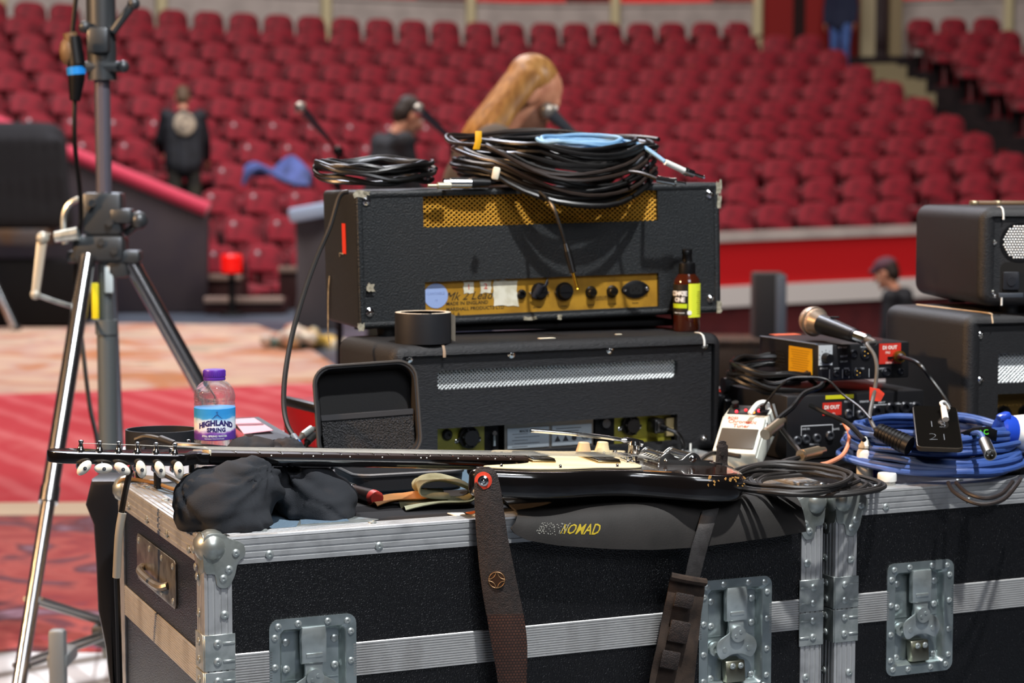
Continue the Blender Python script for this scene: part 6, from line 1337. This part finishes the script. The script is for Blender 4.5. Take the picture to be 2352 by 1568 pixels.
# ------------------------------------------------------------------ tape roll and spray bottle on the lower amplifier
tz = ZT + .2127; p = WZ(972, 790, tz); p = W(972, 790, p.y + .032); rt = .0478; zt_ = W(972, 712, p.y).z - tz
t = thing('tape_roll', 'fat roll of black cloth tape lying flat on the silver-slotted amplifier', 'tape', (p.x, p.y, tz)); hh_ = zt_ - .004
mb = MB(); mb.lathe([(.0395, 0), (rt, 0), (rt + .0002, .002), (rt + .0002, hh_ - .002), (rt, hh_), (.0395, hh_), (.0395, 0)], 48); mb.build('black_tape', mat('tape_black', '1b1c20', .5, bump=.2, bs=300), t)
mb = MB(); mb.lathe([(.0382, .0005), (.0395, .0005), (.0395, hh_ + .0004), (.0382, hh_ + .0004), (.0382, .0005)], 48); mb.build('card_core', mat('card_core', 'd9cfbc', .7), t)
mb = MB(); mb.lathe([(.0385, hh_ + .0003), (rt - .0006, hh_ + .0003), (rt - .0006, hh_ + .0008), (.0385, hh_ + .0008), (.0385, hh_ + .0003)], 48); pp_ = mb.build('paper_face', mat('card_face', 'cfc4b2', .7), t)
mb = MB(); vs, fs = text('PRO', .009, bold=.0003); mb.add(vs, fs, M.Translation((.008, -.0425, hh_ + .0009))); mb.build('print', LTX, pp_)
mb = MB(); mb.grid(lambda u, v: (rt + .001 + .006 * u * u, -.012 + .012 * u, hh_ * (.12 + .86 * v) - .004 * u), 5, 4, .0006); mb.build('tape_tail', mat('tape_tail', '6a6358', .7), t)
p = W(1577, 754, 3.575); t = thing('spray_bottle', 'amber spray bottle with black pump and yellow label', 'bottle', (p.x, p.y, tz)); br_ = 30.5 / F * p.y
z_ = lambda py: W(1577, py, p.y).z - tz
mb = MB(); mb.lathe([(0, 0), (br_ * .9, 0), (br_, .004), (br_, z_(650)), (br_ * .93, z_(640)), (br_ * .62, z_(628)), (br_ * .6, z_(622)), (0, z_(622))], 36); mb.build('amber_body', mat('amber_glass', '3a1508', .1, spec=.6, coat=.4), t)
mb = MB(); mb.lathe([(br_ * .63, z_(630)), (br_ * .65, z_(628)), (br_ * .62, z_(604)), (br_ * .4, z_(600)), (br_ * .36, z_(584)), (br_ * .4, z_(582)), (br_ * .38, z_(572)), (0, z_(571))], 28); mb.box((-.002, -.012, z_(579)), (.008, .018, .007), .002); mb.build('spray_pump', BLACKP, t)
def wrap(name, m, a0, a1, z0, z1, rr_, par):
    mb = MB(); n = 12; vs = []
    for i in range(n + 1):
        a = R(a0 + (a1 - a0) * i / n); vs += [V((rr_ * math.sin(a), -rr_ * math.cos(a), z0)), V((rr_ * math.sin(a), -rr_ * math.cos(a), z1)), V(((rr_ - .0004) * math.sin(a), -(rr_ - .0004) * math.cos(a), z1)), V(((rr_ - .0004) * math.sin(a), -(rr_ - .0004) * math.cos(a), z0))]
    fs = [[i * 4 + k, i * 4 + (k + 1) % 4, i * 4 + 4 + (k + 1) % 4, i * 4 + 4 + k] for i in range(n) for k in range(4)] + [[0, 1, 2, 3], [n * 4 + k for k in (3, 2, 1, 0)]]
    mb.add(vs, fs); return mb.build(name, m, par)
lb = wrap('black_label', mat('label_black', '15130f', .45), -88, 2, z_(722), z_(652), br_ + .0006, t); lc_ = wrap('lime_label', mat('lime', 'd6df3a', .45), 2, 88, z_(727), z_(650), br_ + .0006, t); wrap('lime_band', mat('lime_dark', 'a8c418', .5), -80, -4, z_(706), z_(696), br_ + .0009, lb)
mb = MB(); rl = br_ + .001; curved(mb, 'ULTIMATE', .0115, R(-47), z_(673), rl, 0, bold=.0004, sp=.62); curved(mb, 'ONE', .0115, R(-38), z_(687), rl, 0, bold=.0004, sp=.8); curved(mb, 'STRING CLEANER', .003, R(-40), z_(717), rl); mb.build('print', LTW, lb)
mb = MB()
for q in range(11): curved(mb, '-----------'[:6 + q % 3], .006, R(58), z_(668 + 5 * q), rl)
mb.build('small_print', mat('olive_ink', '5a5f14', .6), lc_)
mb = MB(); a = R(6); mb.lathe([(0, 0), (.0042, 0), (.0042, .0006), (0, .0006)], 16, (rl * math.sin(a), -rl * math.cos(a), z_(716)), (math.sin(a), -math.cos(a), 0)); mb.build('round_badge', LTW, lc_)

# ------------------------------------------------------------------ left part of the guitar case
C1W = lambda x, y, z=0: C1.w(x, y, ZT + z)
# black strap loop and tablet at the back edge
rg = W(372, 1000, 3.12); t = thing('strap_loop', 'upright loop of black leather strap behind the headstock', 'strap', (rg.x, rg.y, ZT)); hr = W(372, 985, 3.12).z - ZT; r0 = 84 / F * 3.12
mb = MB(); mb.lathe([(r0, hr - .05), (r0, hr), (r0 - .003, hr), (r0 - .003, hr - .05), (r0, hr - .05)], 48, a0=0, a1=360)
mb.v = [V((p.x, p.y * .8, p.z)) for p in mb.v]; mb.build('leather_band', mat('black_leather', '1a1c20', .5), t)
mb = MB(); mb.box((.05, -.045, hr - .026), (.006, .004, .03), .001); mb.box((.05, .05, hr - .02), (.01, .006, .035), .002); mb.build('metal_clip', CHROME, t)
for a in (40, 140, 270): mb = MB(); mb.cyl((r0 * .97 * math.cos(R(a)), r0 * .78 * math.sin(R(a)), 0), (r0 * .97 * math.cos(R(a)), r0 * .78 * math.sin(R(a)), hr - .045), .006, n=10); mb.build('support_post', BLACKP, t)
tp = W(598, 1010, 3.2); t = thing('tablet', 'black tablet holder with a pink screen behind the water bottle', 'tablet', (tp.x, tp.y, ZT)); o = V((tp.x, tp.y, ZT))
q4 = [W(528, 960, 3.3) - o, W(594, 957, 3.3) - o, W(676, 1005, 3.13) - o, W(600, 1012, 3.1) - o]
mb = MB(); dn = V((0, .01, -.012)); mb.add(q4 + [p + dn for p in q4], [[0, 1, 2, 3], [7, 6, 5, 4], [0, 4, 5, 1], [1, 5, 6, 2], [2, 6, 7, 3], [3, 7, 4, 0]]); mb.build('tablet_body', BLACKP, t)
mb = MB(); s4 = [W(534, 965, 3.285) - o, W(584, 962, 3.285) - o, W(628, 990, 3.17) - o, W(560, 998, 3.15) - o]; up_ = V((0, -.001, .002)); s4 = [p + up_ for p in s4]; mb.add(s4 + [p + V((0, 0, -.001)) for p in s4], [[0, 1, 2, 3], [7, 6, 5, 4], [0, 4, 5, 1], [1, 5, 6, 2], [2, 6, 7, 3], [3, 7, 4, 0]]); scn = mb.build('screen', mat('pink_screen', 'd898a4', .3, emis='e0a0ac', estr=.12), t)
mb = MB(); a, b = s4[0].lerp(s4[3], .35), s4[1].lerp(s4[2], .45); dd = (s4[3] - s4[0]) * .12; v8 = [a, b, b + dd, a + dd]; mb.add([p + V((0, 0, .0008)) for p in v8], [[0, 1, 2, 3]]); mb.build('screen_stripe', mat('maroon_stripe', '6a1f2c', .4), scn)
mb = MB(); mb.cyl((0, .03, 0), (0, .05, q4[3].z - .0), .006); mb.cyl((0, .03, 0), (0, .03, .006), .045, .04, 24); mb.build('stand', BLACKP, t)
# leads behind the headstock
for lab, pts, r_, m in (('black lead with plug arching behind the headstock beside the leather loop', [W(312, 1010, 3.06), W(335, 1003, 3.05), W(365, 1008, 3.03), W(400, 1020, 3.0), W(450, 1024, 2.98), W(520, 1030, 2.97)], .0045, CABLE),
        ('black lead crossing the case top under the headstock', [W(360, 1080, 2.98), W(395, 1098, 2.95), W(420, 1112, 2.93), W(450, 1120, 2.93)], .0045, CABLE)):
    o = pts[0]; t = thing('instrument_lead', lab, 'cable', o); mb = MB(); mb.tube(spline([p - o for p in pts], 8), r_, 8); mb.build('lead', m, t)
    if 'plug' in lab: mb = MB(); a, b = W(370, 1010, 3.03) - o, W(402, 1021, 3.0) - o; mb.cyl(a, b, .0075, .0065, 14); mb.build('plug', mat('dark_plug', '2b2a2a', .4, .3), t)
o = C1W(.015, .50, .006); t = thing('clear_lead', 'tan transparent lead curving along the left rim of the flight case', 'cable', o); pts = [C1W(-.006, .54, -.02), C1W(.0, .53, .008), C1W(.04, .50, .006), C1W(.055, .42, .006), C1W(.075, .34, .006), C1W(.11, .27, .006), C1W(.15, .24, .006)]
mb = MB(); mb.tube(spline([p - o for p in pts], 8), .0032, 8); mb.build('lead', mat('tan_cable', '8a6a44', .35), t)
o = W(298, 1082, 2.86); t = thing('hanging_lead', 'black lead with grey tape sleeve hanging down the left side of the flight case', 'cable', o)
pts = [W(330, 1030, 2.9), W(312, 1060, 2.87), W(298, 1086, 2.86), W(284, 1150, 2.86), W(276, 1200, 2.86), W(270, 1260, 2.86), W(268, 1320, 2.87), W(272, 1450, 2.9), W(276, 1640, 2.92), W(276, 1900, 2.95), WZ(268, 2260, .006), WZ(200, 2330, .006)]
mb = MB(); mb.tube(spline([p - o for p in pts], 6), .0045, 8); mb.build('lead', CABLE, t)
mb = MB(); a = [W(281, 1178, 2.855) - o, W(273, 1230, 2.855) - o, W(268, 1325, 2.865) - o]; mb.tube(spline(a, 5), .0062, 10); mb.build('grey_sleeve', mat('grey_tape_sleeve', '8f8c84', .5), t)
# dark block holding the phone leads between headstock and sandbag
o = W(450, 1100, 2.97); t = thing('cable_tidy', 'small dark clip bundle under the headstock end of the neck', 'clip', (o.x, o.y, ZT)); mb = MB(); mb.box((0, 0, .018), (.05, .03, .036), .008, 2, (0, 0, 20)); mb.build('clip_body', BLACKP, t); mb = MB(); mb.tube(spline([(-.03, 0, .03), (0, -.02, .04), (.04, -.02, .02), (.05, -.02, .006)], 6), .004, 8); mb.build('lead', CABLE, t)
# steel dish plate and tape by the sandbag, knife, leather, scraps
x0, y0 = C1.top(680, 1212, ZT); x1, y1 = C1.top(870, 1196, ZT)
t = thing('steel_plate', 'thin steel plate with blue textured top lying beside the sandbag foot', 'plate', C1W(0, 0), C1.yaw); mb = MB(); mb.prism([(x0, .04), (x1 - .02, .038), (x1, .05), (x1 - .025, .085), (x0 + .02, .09)], .0008, .0028, .001); mb.build('plate', STEEL, t); mb = MB(); mb.prism([(x0 + .01, .052), (x1 - .045, .05), (x1 - .04, .08), (x0 + .02, .085)], .0029, .0036, 0); mb.build('textured_top', PALE, t)
mb = MB(); mb.prism([(.135, .012), (.175, .006), (.18, .03), (.14, .035)], .0004, .001); o_ = thing('black_tape', 'torn strip of black tape on the case rim right of the sandbag front', 'tape', C1W(0, 0), C1.yaw); mb.build('tape_strip', BLACKM, o_)
mb = MB(); mb.prism([(.24, .036), (.53, .036), (.53, .26), (.24, .27)], .0004, .0016, .0004); o_ = thing('black_felt', 'sheet of black felt lying on the case top between sandbag and strap', 'cloth', C1W(0, 0), C1.yaw); mb.build('felt_sheet', mat('black_felt', '19181a', .95, bump=.4, bs=900), o_)
a, b = W(808, 1143, 2.97), W(866, 1160, 2.90); a.z = ZT + .0135; b.z = ZT + .0135; t = thing('utility_knife', 'black and red handled utility knife beside the sandbag', 'knife', a); d = b - a; L = d.length; d.normalize(); s_ = V((-d.y, d.x, 0))
mb = MB(); mb.cap(-d * .03, d * (L - .012), .0095, .0115, 14); mb.build('handle', mat('knife_black', '231512', .35), t); mb = MB(); mb.cyl(d * (L - .012), d * (L + .001), .0118, .0105, 16); mb.build('red_end', mat('knife_red', 'b83a34', .4), t); mb = MB(); mb.box(d * -.02 + V((0, -.004, .010)), (.05, .012, .003), .001, 1, (0, 0, math.degrees(math.atan2(d.y, d.x)))); mb.build('blade_slide', CHROME, t)
# soft chamois folded
t = thing('chamois_cloth', 'folded greenish chamois cloth lying between hard case and strap', 'cloth', C1W(.37, .115, .003), C1.yaw)
def ch(u, v):
    cx_ = [(-.045, -.02, .002), (.0, -.03, .008), (.05, -.03, .008), (.066, -.012, .022), (.035, .012, .036), (.0, .015, .034), (-.012, .01, .022), (.012, .0, .016), (.03, -.01, .014)]
    f_ = u * 8; i = min(int(f_), 7); t_ = f_ - i; p0, p1, p2, p3 = (V(cx_[min(max(i + k, 0), 8)]) for k in (-1, 0, 1, 2)); p = .5 * (2 * p1 + (p2 - p0) * t_ + (2 * p0 - 5 * p1 + 4 * p2 - p3) * t_ ** 2 + (3 * p1 - p0 - 3 * p2 + p3) * t_ ** 3)
    return p + V((.01 * v + .004 * math.sin(u * 9), v * .06 + .004 * math.sin(u * 14), .004 * math.sin(v * 8 + u * 6)))
mb = MB(); mb.grid(ch, 40, 10, .0016); mb.build('leather_sheet', mat('chamois', '8d8c72', .9, noise_col='6f6c50', ns=30), t)
mb = MB(); mb.grid(lambda u, v: (-.075 + .085 * u, .02 + .05 * v + .01 * math.sin(u * 5), .004 + .014 * u * u + .004 * math.sin(v * 6 + u * 4)), 14, 8, .0014); mb.build('underside_flap', mat('chamois_tan', '9a6a3a', .9), t)
t = thing('paper_scraps', 'white and orange paper scraps on the rim beside the strap', 'paper', C1W(.40, .055), C1.yaw); mb = MB(); mb.box((-.01, -.01, .002), (.03, .02, .0014), 0, 1, (4, 6, 20)); mb.build('white_scrap', WHITEP, t); mb = MB(); mb.box((.03, -.005, .003), (.05, .02, .0014), 0, 1, (3, -4, 12)); mb.build('orange_scrap', mat('orange_paper', 'c8682c', .6), t)
# red box with leads at the left foot of the amplifier stack
o = W(724, 1020, 3.45); RB_ = Frame((o.x, o.y, ZT), 30); t = thing('red_interface', 'red metal box with black corner bumpers at the left foot of the amplifier stack', 'box', RB_.o, RB_.yaw); hz = W(724, 926, 3.45).z - ZT
mb = MB(); mb.box((.04, .06, hz / 2), (.09, .14, hz - .006), .004); mb.build('red_shell', mat('red_metal', '98141c', .35, .3), t)
for x in (.0, .08):
    for z in (.008, hz - .008): mb = MB(); mb.box((x, .06, z), (.018, .15, .018), .006); mb.build('corner_bumper', BLACKP, t)
for q in range(3): mb = MB(); mb.cyl((.02 + .02 * q, -.01, .035), (.02 + .02 * q, -.028, .034), .0055, n=12); mb.build('jack_plug', CHROME, t)
for i, (lab, pts) in enumerate((('grey lead with jack plug running left from the red box', [(778, 1000), (740, 990), (715, 985), (695, 1000), (680, 1018), (668, 1035)]), ('dark lead with plug curling below the red box', [(782, 1012), (748, 992), (722, 998), (706, 1015), (700, 1034)]), ('black lead lying on the case edge behind the guitar neck', [(790, 1060), (760, 1075), (730, 1090), (700, 1082)]))):
    P_ = [W(x, y, 3.32 - .02 * j - .12 * (i == 2)) for j, (x, y) in enumerate(pts)]; o = P_[0]; t = thing('patch_lead', lab, 'cable', o); mb = MB(); mb.tube(spline([p - o for p in P_], 6), .004, 8); mb.build('lead', mat('grey_patch', '4a4644', .45) if i == 0 else CABLE, t)
    if i < 2: mb = MB(); a, b = P_[2] - o, P_[3] - o; mb.cyl(a, b, .0065, n=12); mb.build('plug_barrel', STEEL if i == 0 else mat('dark_plug', '2b2a2a', .4, .3), t)

# ------------------------------------------------------------------ tuner pedal
pf = W(1640, 1085, 3.2); pf.z = ZT; PT = Frame(WZ(1640, 1078, ZT), -22); pw = .078; PL_ = .125
t = thing('tuner_pedal', 'white tuner pedal with red lights and dark foot pad beside the guitar tail', 'pedal', PT.o, rot=(R(24), 0, PT.yaw)); CRM = mat('pedal_white', 'd3d6cc', .4, noise_col='bfc2b8', ns=30)
mb = MB(); mb.prism([(0, .0), (PL_, .0), (PL_, .05), (.088, .056), (.082, .05), (0, .028)], 0, pw, .003, M(((0, 0, 1, 0), (1, 0, 0, 0), (0, 1, 0, 0), (0, 0, 0, 1)))); mb.build('pedal_body', CRM, t)
sl = math.degrees(math.atan2(.022, .082)); TT = M.Translation((0, 0, .028)) @ M.Rotation(R(sl), 4, 'X')
mb = MB(); mb.T = TT; mb.box((pw / 2, .041, .006), (pw - .002, .088, .011), .004); mb.build('treadle', CRM, t)
mb = MB(); mb.T = TT; mb.box((pw / 2, .030, .0122), (pw - .014, .046, .003), .0012); mb.build('rubber_pad', mat('pedal_rubber', '4a4238', .45), t)
mb = MB(); mb.T = TT; 
for s, sz, y in (('BOSS', .008, .078), ('Chromatic', .0115, .070), ('Tuner', .0115, .060)):
    vs, fs = text(s, sz, bold=.0002); mb.add(vs, fs, M.Translation((pw / 2 + (0 if sz > .01 else -.018), y, .0118)))
mb.build('print', mat('orange_ink', 'd85a3a', .5), t)
mb = MB(); mb.box((pw / 2, .107, .0545), (pw - .008, .03, .004), .001); mp_ = mb.build('meter_panel', mat('meter_black', '17171a', .3), t)
for i, (x, c, e_) in enumerate(((.02, 'ff2030', 5), (.035, 'ff2030', 2), (.05, 'ff9020', 5), (.058, 'ff2030', 9))): mb = MB(); mb.ball((x, .098 + .006 * (i % 2), .0575), .0026, 10); mb.build('led', mat('led_%s%d' % (c, e_), 'ff3030', .3, emis=c, estr=e_), mp_)
for x in (.014, .064): mb = MB(); mb.cyl((x, .115, .0565), (x, .115, .066), .006, n=16); mb.build('control_knob', BLACKP, t)
mb = MB(); mb.cyl((pw, .08, .03), (pw + .012, .08, .03), .0065, n=16); mb.build('jack_socket', BLACKP, t)
def xlr(parent, p, d, m=STEEL, r=.0092, L=.05, nm='connector'):
    d = V(d).normalized(); mb = MB(); mb.cyl(p, V(p) + d * L, r, r * .98, 20); mb.cyl(V(p) + d * L * .1, V(p) + d * L * .14, r * 1.06, n=20); mb.cyl(V(p) + d * L, V(p) + d * (L + .016), r * .75, r * .5, 16); return mb.build(nm, m, parent)
NICK = mat('worn_nickel', 'b3a48c', .32, .9)
def wire(label, name, pix, r_, m, conn=None, cat='cable', end=None, dz=0.):
    P_ = [W(*q) for q in pix]; 
    for p in P_: p.z = max(p.z, ZT + r_ + .0012)
    o = P_[0].copy(); t = thing(name, label, cat, o); mb = MB(); mb.tube(spline([p - o for p in P_], 7), r_, 7); mb.build('lead', m, t)
    for a, b, mm in (conn or []): a, b = W(*a) - o, W(*b) - o; xlr(t, a, b - a, mm, L=(b - a).length)
    return t
wire('lead with nickel jack plugged into the right side of the tuner pedal', 'pedal_lead', [(1758, 992, 3.22), (1790, 960, 3.25), (1820, 935, 3.27), (1845, 905, 3.3), (1880, 890, 3.32), (1890, 880, 3.33)], .0046, CABLE, [((1757, 998, 3.2), (1790, 972, 3.24), NICK)])
wire('white lead plugged into the top of the tuner pedal', 'pedal_lead', [(1722, 950, 3.29), (1740, 928, 3.3), (1760, 925, 3.31), (1764, 940, 3.31)], .0045, WHITEP)
wire('thin black lead arching up in front of the preamps', 'thin_lead', [(1745, 945, 3.3), (1775, 905, 3.3), (1810, 872, 3.3), (1850, 866, 3.3), (1900, 872, 3.3), (1935, 905, 3.27), (1975, 935, 3.22), (2000, 962, 3.18)], .0022, CABLE)
wire('black lead with nickel plug lying over the front coil', 'plug_lead', [(1720, 1085, 3.1), (1760, 1075, 3.12), (1800, 1060, 3.14), (1838, 1045, 3.16), (1815, 1010, 3.22), (1790, 975, 3.26), (1775, 930, 3.29)], .0045, CABLE, [((1838, 1046, 3.15), (1880, 1036, 3.18), NICK)])
wire('salmon pink lead looping down before the lower preamp', 'pink_lead', [(1937, 968, 3.3), (1950, 992, 3.26), (1950, 1015, 3.22), (1935, 1045, 3.18), (1905, 1062, 3.13), (1886, 1066, 3.12)], .0036, mat('salmon_cable', 'cf8462', .45))
wire('black lead crossing diagonally in front of the lower preamp', 'black_lead', [(1860, 930, 3.3), (1900, 950, 3.28), (1940, 968, 3.24), (1962, 985, 3.2), (1985, 1010, 3.16)], .0042, CABLE)
wire('black lead running along the case from the guitar tail to the pedal', 'black_lead', [(1600, 1065, 3.2), (1625, 1045, 3.24), (1650, 1040, 3.26), (1700, 1048, 3.24)], .004, CABLE)
# coil in front, spanning the two cases
p = WZ(1862, 1106, ZT + .02); p.z = ZT + .0062
t = thing('cable_coil', 'loose coil of thin black cable spanning the gap between the two front cases', 'cable', p); mb = MB()
mb.tube(coil_pts((0, 0, 0), .108, .105, 7, .018, 61, .3, .015, 0, .3, None, .72), .0034, 7); mb.build('black_lead', mat('soft_black_cable', '201d1b', .5), t)
t2_ = W(1700, 1068, 3.08); mb = MB(); mb.tube(coil_pts((-.03, -.012, .006), .09, .11, 3, .02, 67, -.2, .03, .0, .3, None, .9), .0036, 7); mb.build('outer_loop', mat('soft_black_cable', '201d1b', .5), t)
# coil behind, beside the preamps, resting on a small power brick
p = WZ(1700, 1010, ZT); t = thing('power_supply', 'black glossy power supply block behind the tuner pedal', 'power supply', (p.x, 3.56, ZT), R(20)); hb_ = .095; mb = MB(); mb.box((.05, .08, hb_ / 2), (.19, .13, hb_), .012, 3); mb.build('block', mat('gloss_black', '101012', .15), t)
mb = MB(); mb.cyl((-.03, .04, hb_ + .016), (.12, .03, hb_ + .016), .015, n=20); mb.build('rounded_grip', mat('gloss_black', '101012', .15), t)
p = W(1785, 908, 3.5); p.z = ZT + hb_ + .006; t = thing('cable_coil', 'black cable coil piled behind the tuner pedal beside the preamps', 'cable', p); mb = MB()
mb.tube(coil_pts((0, 0, 0), .095, .08, 6, .05, 71, .2, .15, 0, .2, None, .8), .0042, 7); mb.build('black_lead', CABLE, t)
# blue coil
p = WZ(2158, 1096, ZT + .0); p = V((p.x, p.y + .05, ZT + .006)); BCx = p
t = thing('cable_coil', 'big bright blue cable coil on the right flight case', 'cable', p); mb = MB()
for sd, n, rx, ry, zh, z0 in ((81, 10, .146, .14, .03, -.004), (83, 10, .142, .135, .034, .018), (85, 8, .138, .13, .034, .040)): mb.tube(coil_pts((-.004, 0, z0), rx, ry, n, zh, sd, .3, .03, 0, .14, None, .78), .0047, 8)
mb.build('blue_lead', BLUEC, t)
a = W(2262, 1015, 3.06) - p; b = W(2278, 1052, 3.0) - p; d = (b - a).normalized(); mb = MB(); mb.cyl(a, a + d * .038, .0098, n=20); mb.lathe([(.0098, .0), (.0098, .012), (.0082, .012), (.0082, .001), (0, .001)], 20, a + d * .038, d); xo = mb.build('end_connector', mat('satin_nickel', 'a9a59c', .28, 1.), t)
mb = MB()
for q in range(3): g = 2.1 * q + .5; u_, v_, _ = orth(d); c_ = a + d * .04 + u_ * .004 * math.cos(g) + v_ * .004 * math.sin(g); mb.cyl(c_, c_ + d * .007, .0011, n=8)
mb.build('pin', CHROME, xo); mb = MB(); mb.tube(spline([a, a - d * .03 + V((0, .02, .0)), a - d * .05 + V((-.02, .06, -.02))], 6), .0043, 8); mb.build('tail', BLUEC, xo)
# black grip and green-lettered tie inside the coil
o = W(2040, 1000, 3.12); t = thing('rubber_grip', 'ridged black rubber grip resting inside the blue coil', 'grip', (o.x, o.y, o.z)); d = (W(2085, 1022, 3.1) - o).normalized(); mb = MB(); mb.cyl(-d * .02, d * .04, .012, .016, 18)
for q in range(8): mb.cyl(d * (-.016 + .006 * q), d * (-.013 + .006 * q), .0135 + .0004 * q, n=18)
mb.build('grip_body', BLACKP, t)
o = W(2250, 1000, 3.13); t = thing('cable_tie', 'black hook-and-loop tie with green lettering on the blue coil', 'tie', o); mb = MB(); mb.ribbon([V((-.03, .01, -.006)), V((-.012, -.003, .004)), V((.012, -.004, .006)), V((.03, .012, -.002))], V((0, -.3, 1)), .02, .002); mb.build('tie_band', BLACKM, t)
mb = MB(); letter(mb, 'MAC', .012, (0, -.0062, .005), FRONT @ M.Rotation(R(8), 4, 'Z'), bold=.0003); mb.build('print', mat('green_ink', '4fc43a', .5, emis='4fc43a', estr=.0), t)
# phone leaning in the coil
q4 = [W(2106, 1026, 3.06), W(2213, 1030, 3.05), W(2240, 926, 3.19), W(2140, 932, 3.20)]; o = q4[0].copy(); ex = (q4[1] - q4[0]); ey = (q4[3] - q4[0]); ew, el = .073, .146; ex.normalize(); ey = (ey - ex * ey.dot(ex)); el = ey.length; ey.normalize(); ez = ex.cross(ey); ew = (q4[1] - q4[0]).length
PM = M(((ex.x, ey.x, ez.x, 0), (ex.y, ey.y, ez.y, 0), (ex.z, ey.z, ez.z, 0), (0, 0, 0, 1)))
t = thing('smartphone', 'dark smartphone showing pale clock digits, propped up in the blue coil', 'phone', o); mb = MB(); mb.T = PM; mb.prism(rrect(ew, el, .009, 5, (ew / 2, el / 2)), -.008, 0, .0016); mb.build('phone_body', mat('phone_edge', '4a443c', .3, .7), t)
mb = MB(); mb.T = PM; mb.prism(rrect(ew - .003, el - .003, .008, 5, (ew / 2, el / 2)), .0, .0004); sc_ = mb.build('screen', mat('phone_glass', '0c0b09', .08, spec=.6), t)
mb = MB(); mb.T = PM; 
for s, yy in (('13', .54), ('21', .24)): vs, fs = text(s, .034, ext=.0001, bold=-.0012); mb.add(vs, fs, M.Translation((ew / 2, el * yy, .0006)))
mb.build('clock_digits', mat('clock_digit', '6a7078', .4, emis='8f98a4', estr=.12), sc_)
a = W(2165, 934, 3.17); t = thing('charging_lead', 'white charging plug and lead at the top of the propped smartphone', 'cable', a); mb = MB(); b = W(2170, 962, 3.145) - a; mb.cyl(V((0, 0, 0)) + V((0, -.006, 0)), b + V((0, -.006, 0)), .0046, .0056, 14); mb.build('plug', WHITEP, t); mb = MB(); mb.tube(spline([V((0, -.006, 0)), V((-.003, 0, .006)), V((.006, .012, .006)), V((.016, .02, -.01)), V((.02, .03, -.04))], 6), .0026, 8); mb.build('lead', WHITEP, t)
# dropper bottle, small jar
p = WZ(1986, 1100, ZT); hz = lambda py: W(1986, py, p.y).z - ZT; r0 = 19 / F * p.y; t = thing('dropper_bottle', 'white dropper bottle with pointed cap standing before the blue coil', 'bottle', (p.x, p.y, ZT))
mb = MB(); mb.lathe([(0, 0), (r0 * .92, 0), (r0, .003), (r0, hz(1040)), (r0 * .9, hz(1034)), (r0 * .78, hz(1031)), (0, hz(1031))], 28); mb.build('bottle_body', WHITEP, t); mb = MB(); mb.lathe([(r0 * .78, hz(1031)), (r0 * .8, hz(1029)), (r0 * .8, hz(1022)), (r0 * .62, hz(1018)), (r0 * .3, hz(1008)), (r0 * .2, hz(1003)), (0, hz(1002))], 24); mb.build('pointed_cap', mat('cap_white', 'd6d3c6', .45), t)
mb = MB(); mb.lathe([(r0 * .81, hz(1030)), (r0 * .84, hz(1029)), (r0 * .84, hz(1028)), (r0 * .81, hz(1027))], 24); mb.build('dark_ring', mat('ring_grey', '6a665c', .5), t)
p = WZ(2037, 1116, ZT); hz = lambda py: W(2037, py, p.y).z - ZT; r0 = 22 / F * p.y; t = thing('small_jar', 'small clear jar with white lid beside the dropper bottle', 'jar', (p.x, p.y, ZT)); mb = MB(); mb.lathe([(0, 0), (r0 * .85, 0), (r0 * .9, .002), (r0 * .9, hz(1104)), (0, hz(1104))], 28); mb.build('jar_body', mat('jar_plastic', 'b5b4ac', .2, alpha=.6), t); mb = MB(); mb.lathe([(r0 * .98, hz(1104)), (r0, hz(1103)), (r0, hz(1090)), (r0 * .94, hz(1086)), (0, hz(1086))], 28); mb.build('lid', WHITEP, t)
p = WZ(2018, 1097, ZT); t = thing('bottle_cap', 'purple bottle cap on the case between dropper bottle and jar', 'cap', (p.x, p.y + .02, ZT)); mb = MB(); mb.lathe([(.0155, 0), (.0155, .011), (.0145, .0125), (0, .0125)], 24); mb.build('cap_shell', mat('violet_cap', '3b2f96', .4), t)
# blue and white flask on its side at the right edge
o = W(2312, 1000, 3.22); t = thing('squeeze_bottle', 'white squeeze bottle with blue cap lying behind the blue coil', 'bottle', (o.x, o.y, ZT)); zc = W(2322, 990, 3.22).z - ZT; d = V((.9, .25, -.1)).normalized()
mb = MB(); mb.lathe([(0, .0), (.020, .0), (.027, .012), (.030, .03), (.031, .12), (.026, .14), (0, .145)], 28, V((.0, 0, zc)), d); mb.build('white_body', WHITEP, t)
mb = MB(); mb.lathe([(0, -.016), (.022, -.016), (.0265, -.012), (.0275, .006), (.026, .010), (0, .012)], 28, V((0, 0, zc)), d); mb.box(V((-.008, -.01, zc + .026)), (.022, .02, .012), .005, 2, (0, -20, 10)); mb.build('blue_cap', mat('cap_blue', '2246b8', .25, coat=.3), t)
mb = MB(); mb.box((.0, .02, (zc - .031) / 2), (.05, .05, max(zc - .031, .01)), .006); mb.box((.045, .03, .008), (.06, .02, .016)); mb.box((.09, .03, (zc - .045) / 2), (.05, .05, max(zc - .045, .01)), .006); mb.build('cradle', BLACKP, t)
# dark loops drooping over the case edge below the blue coil
o = C1.w(1.19, 0, ZT); t = thing('drooping_lead', 'dark translucent lead drooping over the case edge below the blue coil', 'cable', o); DRO = mat('brown_cable', '231c1a', .5)
for pix in ([(2178, 1108, 3.06), (2190, 1128, 3.03), (2225, 1150, 2.995), (2262, 1158, 2.985), (2305, 1146, 3.0), (2336, 1112, 3.05), (2344, 1098, 3.1)], [(2196, 1108, 3.07), (2222, 1132, 3.03), (2264, 1144, 3.01), (2300, 1134, 3.03), (2326, 1106, 3.08)]):
    P_ = [W(*q) for q in pix]; mb = MB(); mb.tube(spline([p - o for p in P_], 6), .0034, 8); mb.build('lead', DRO, t)
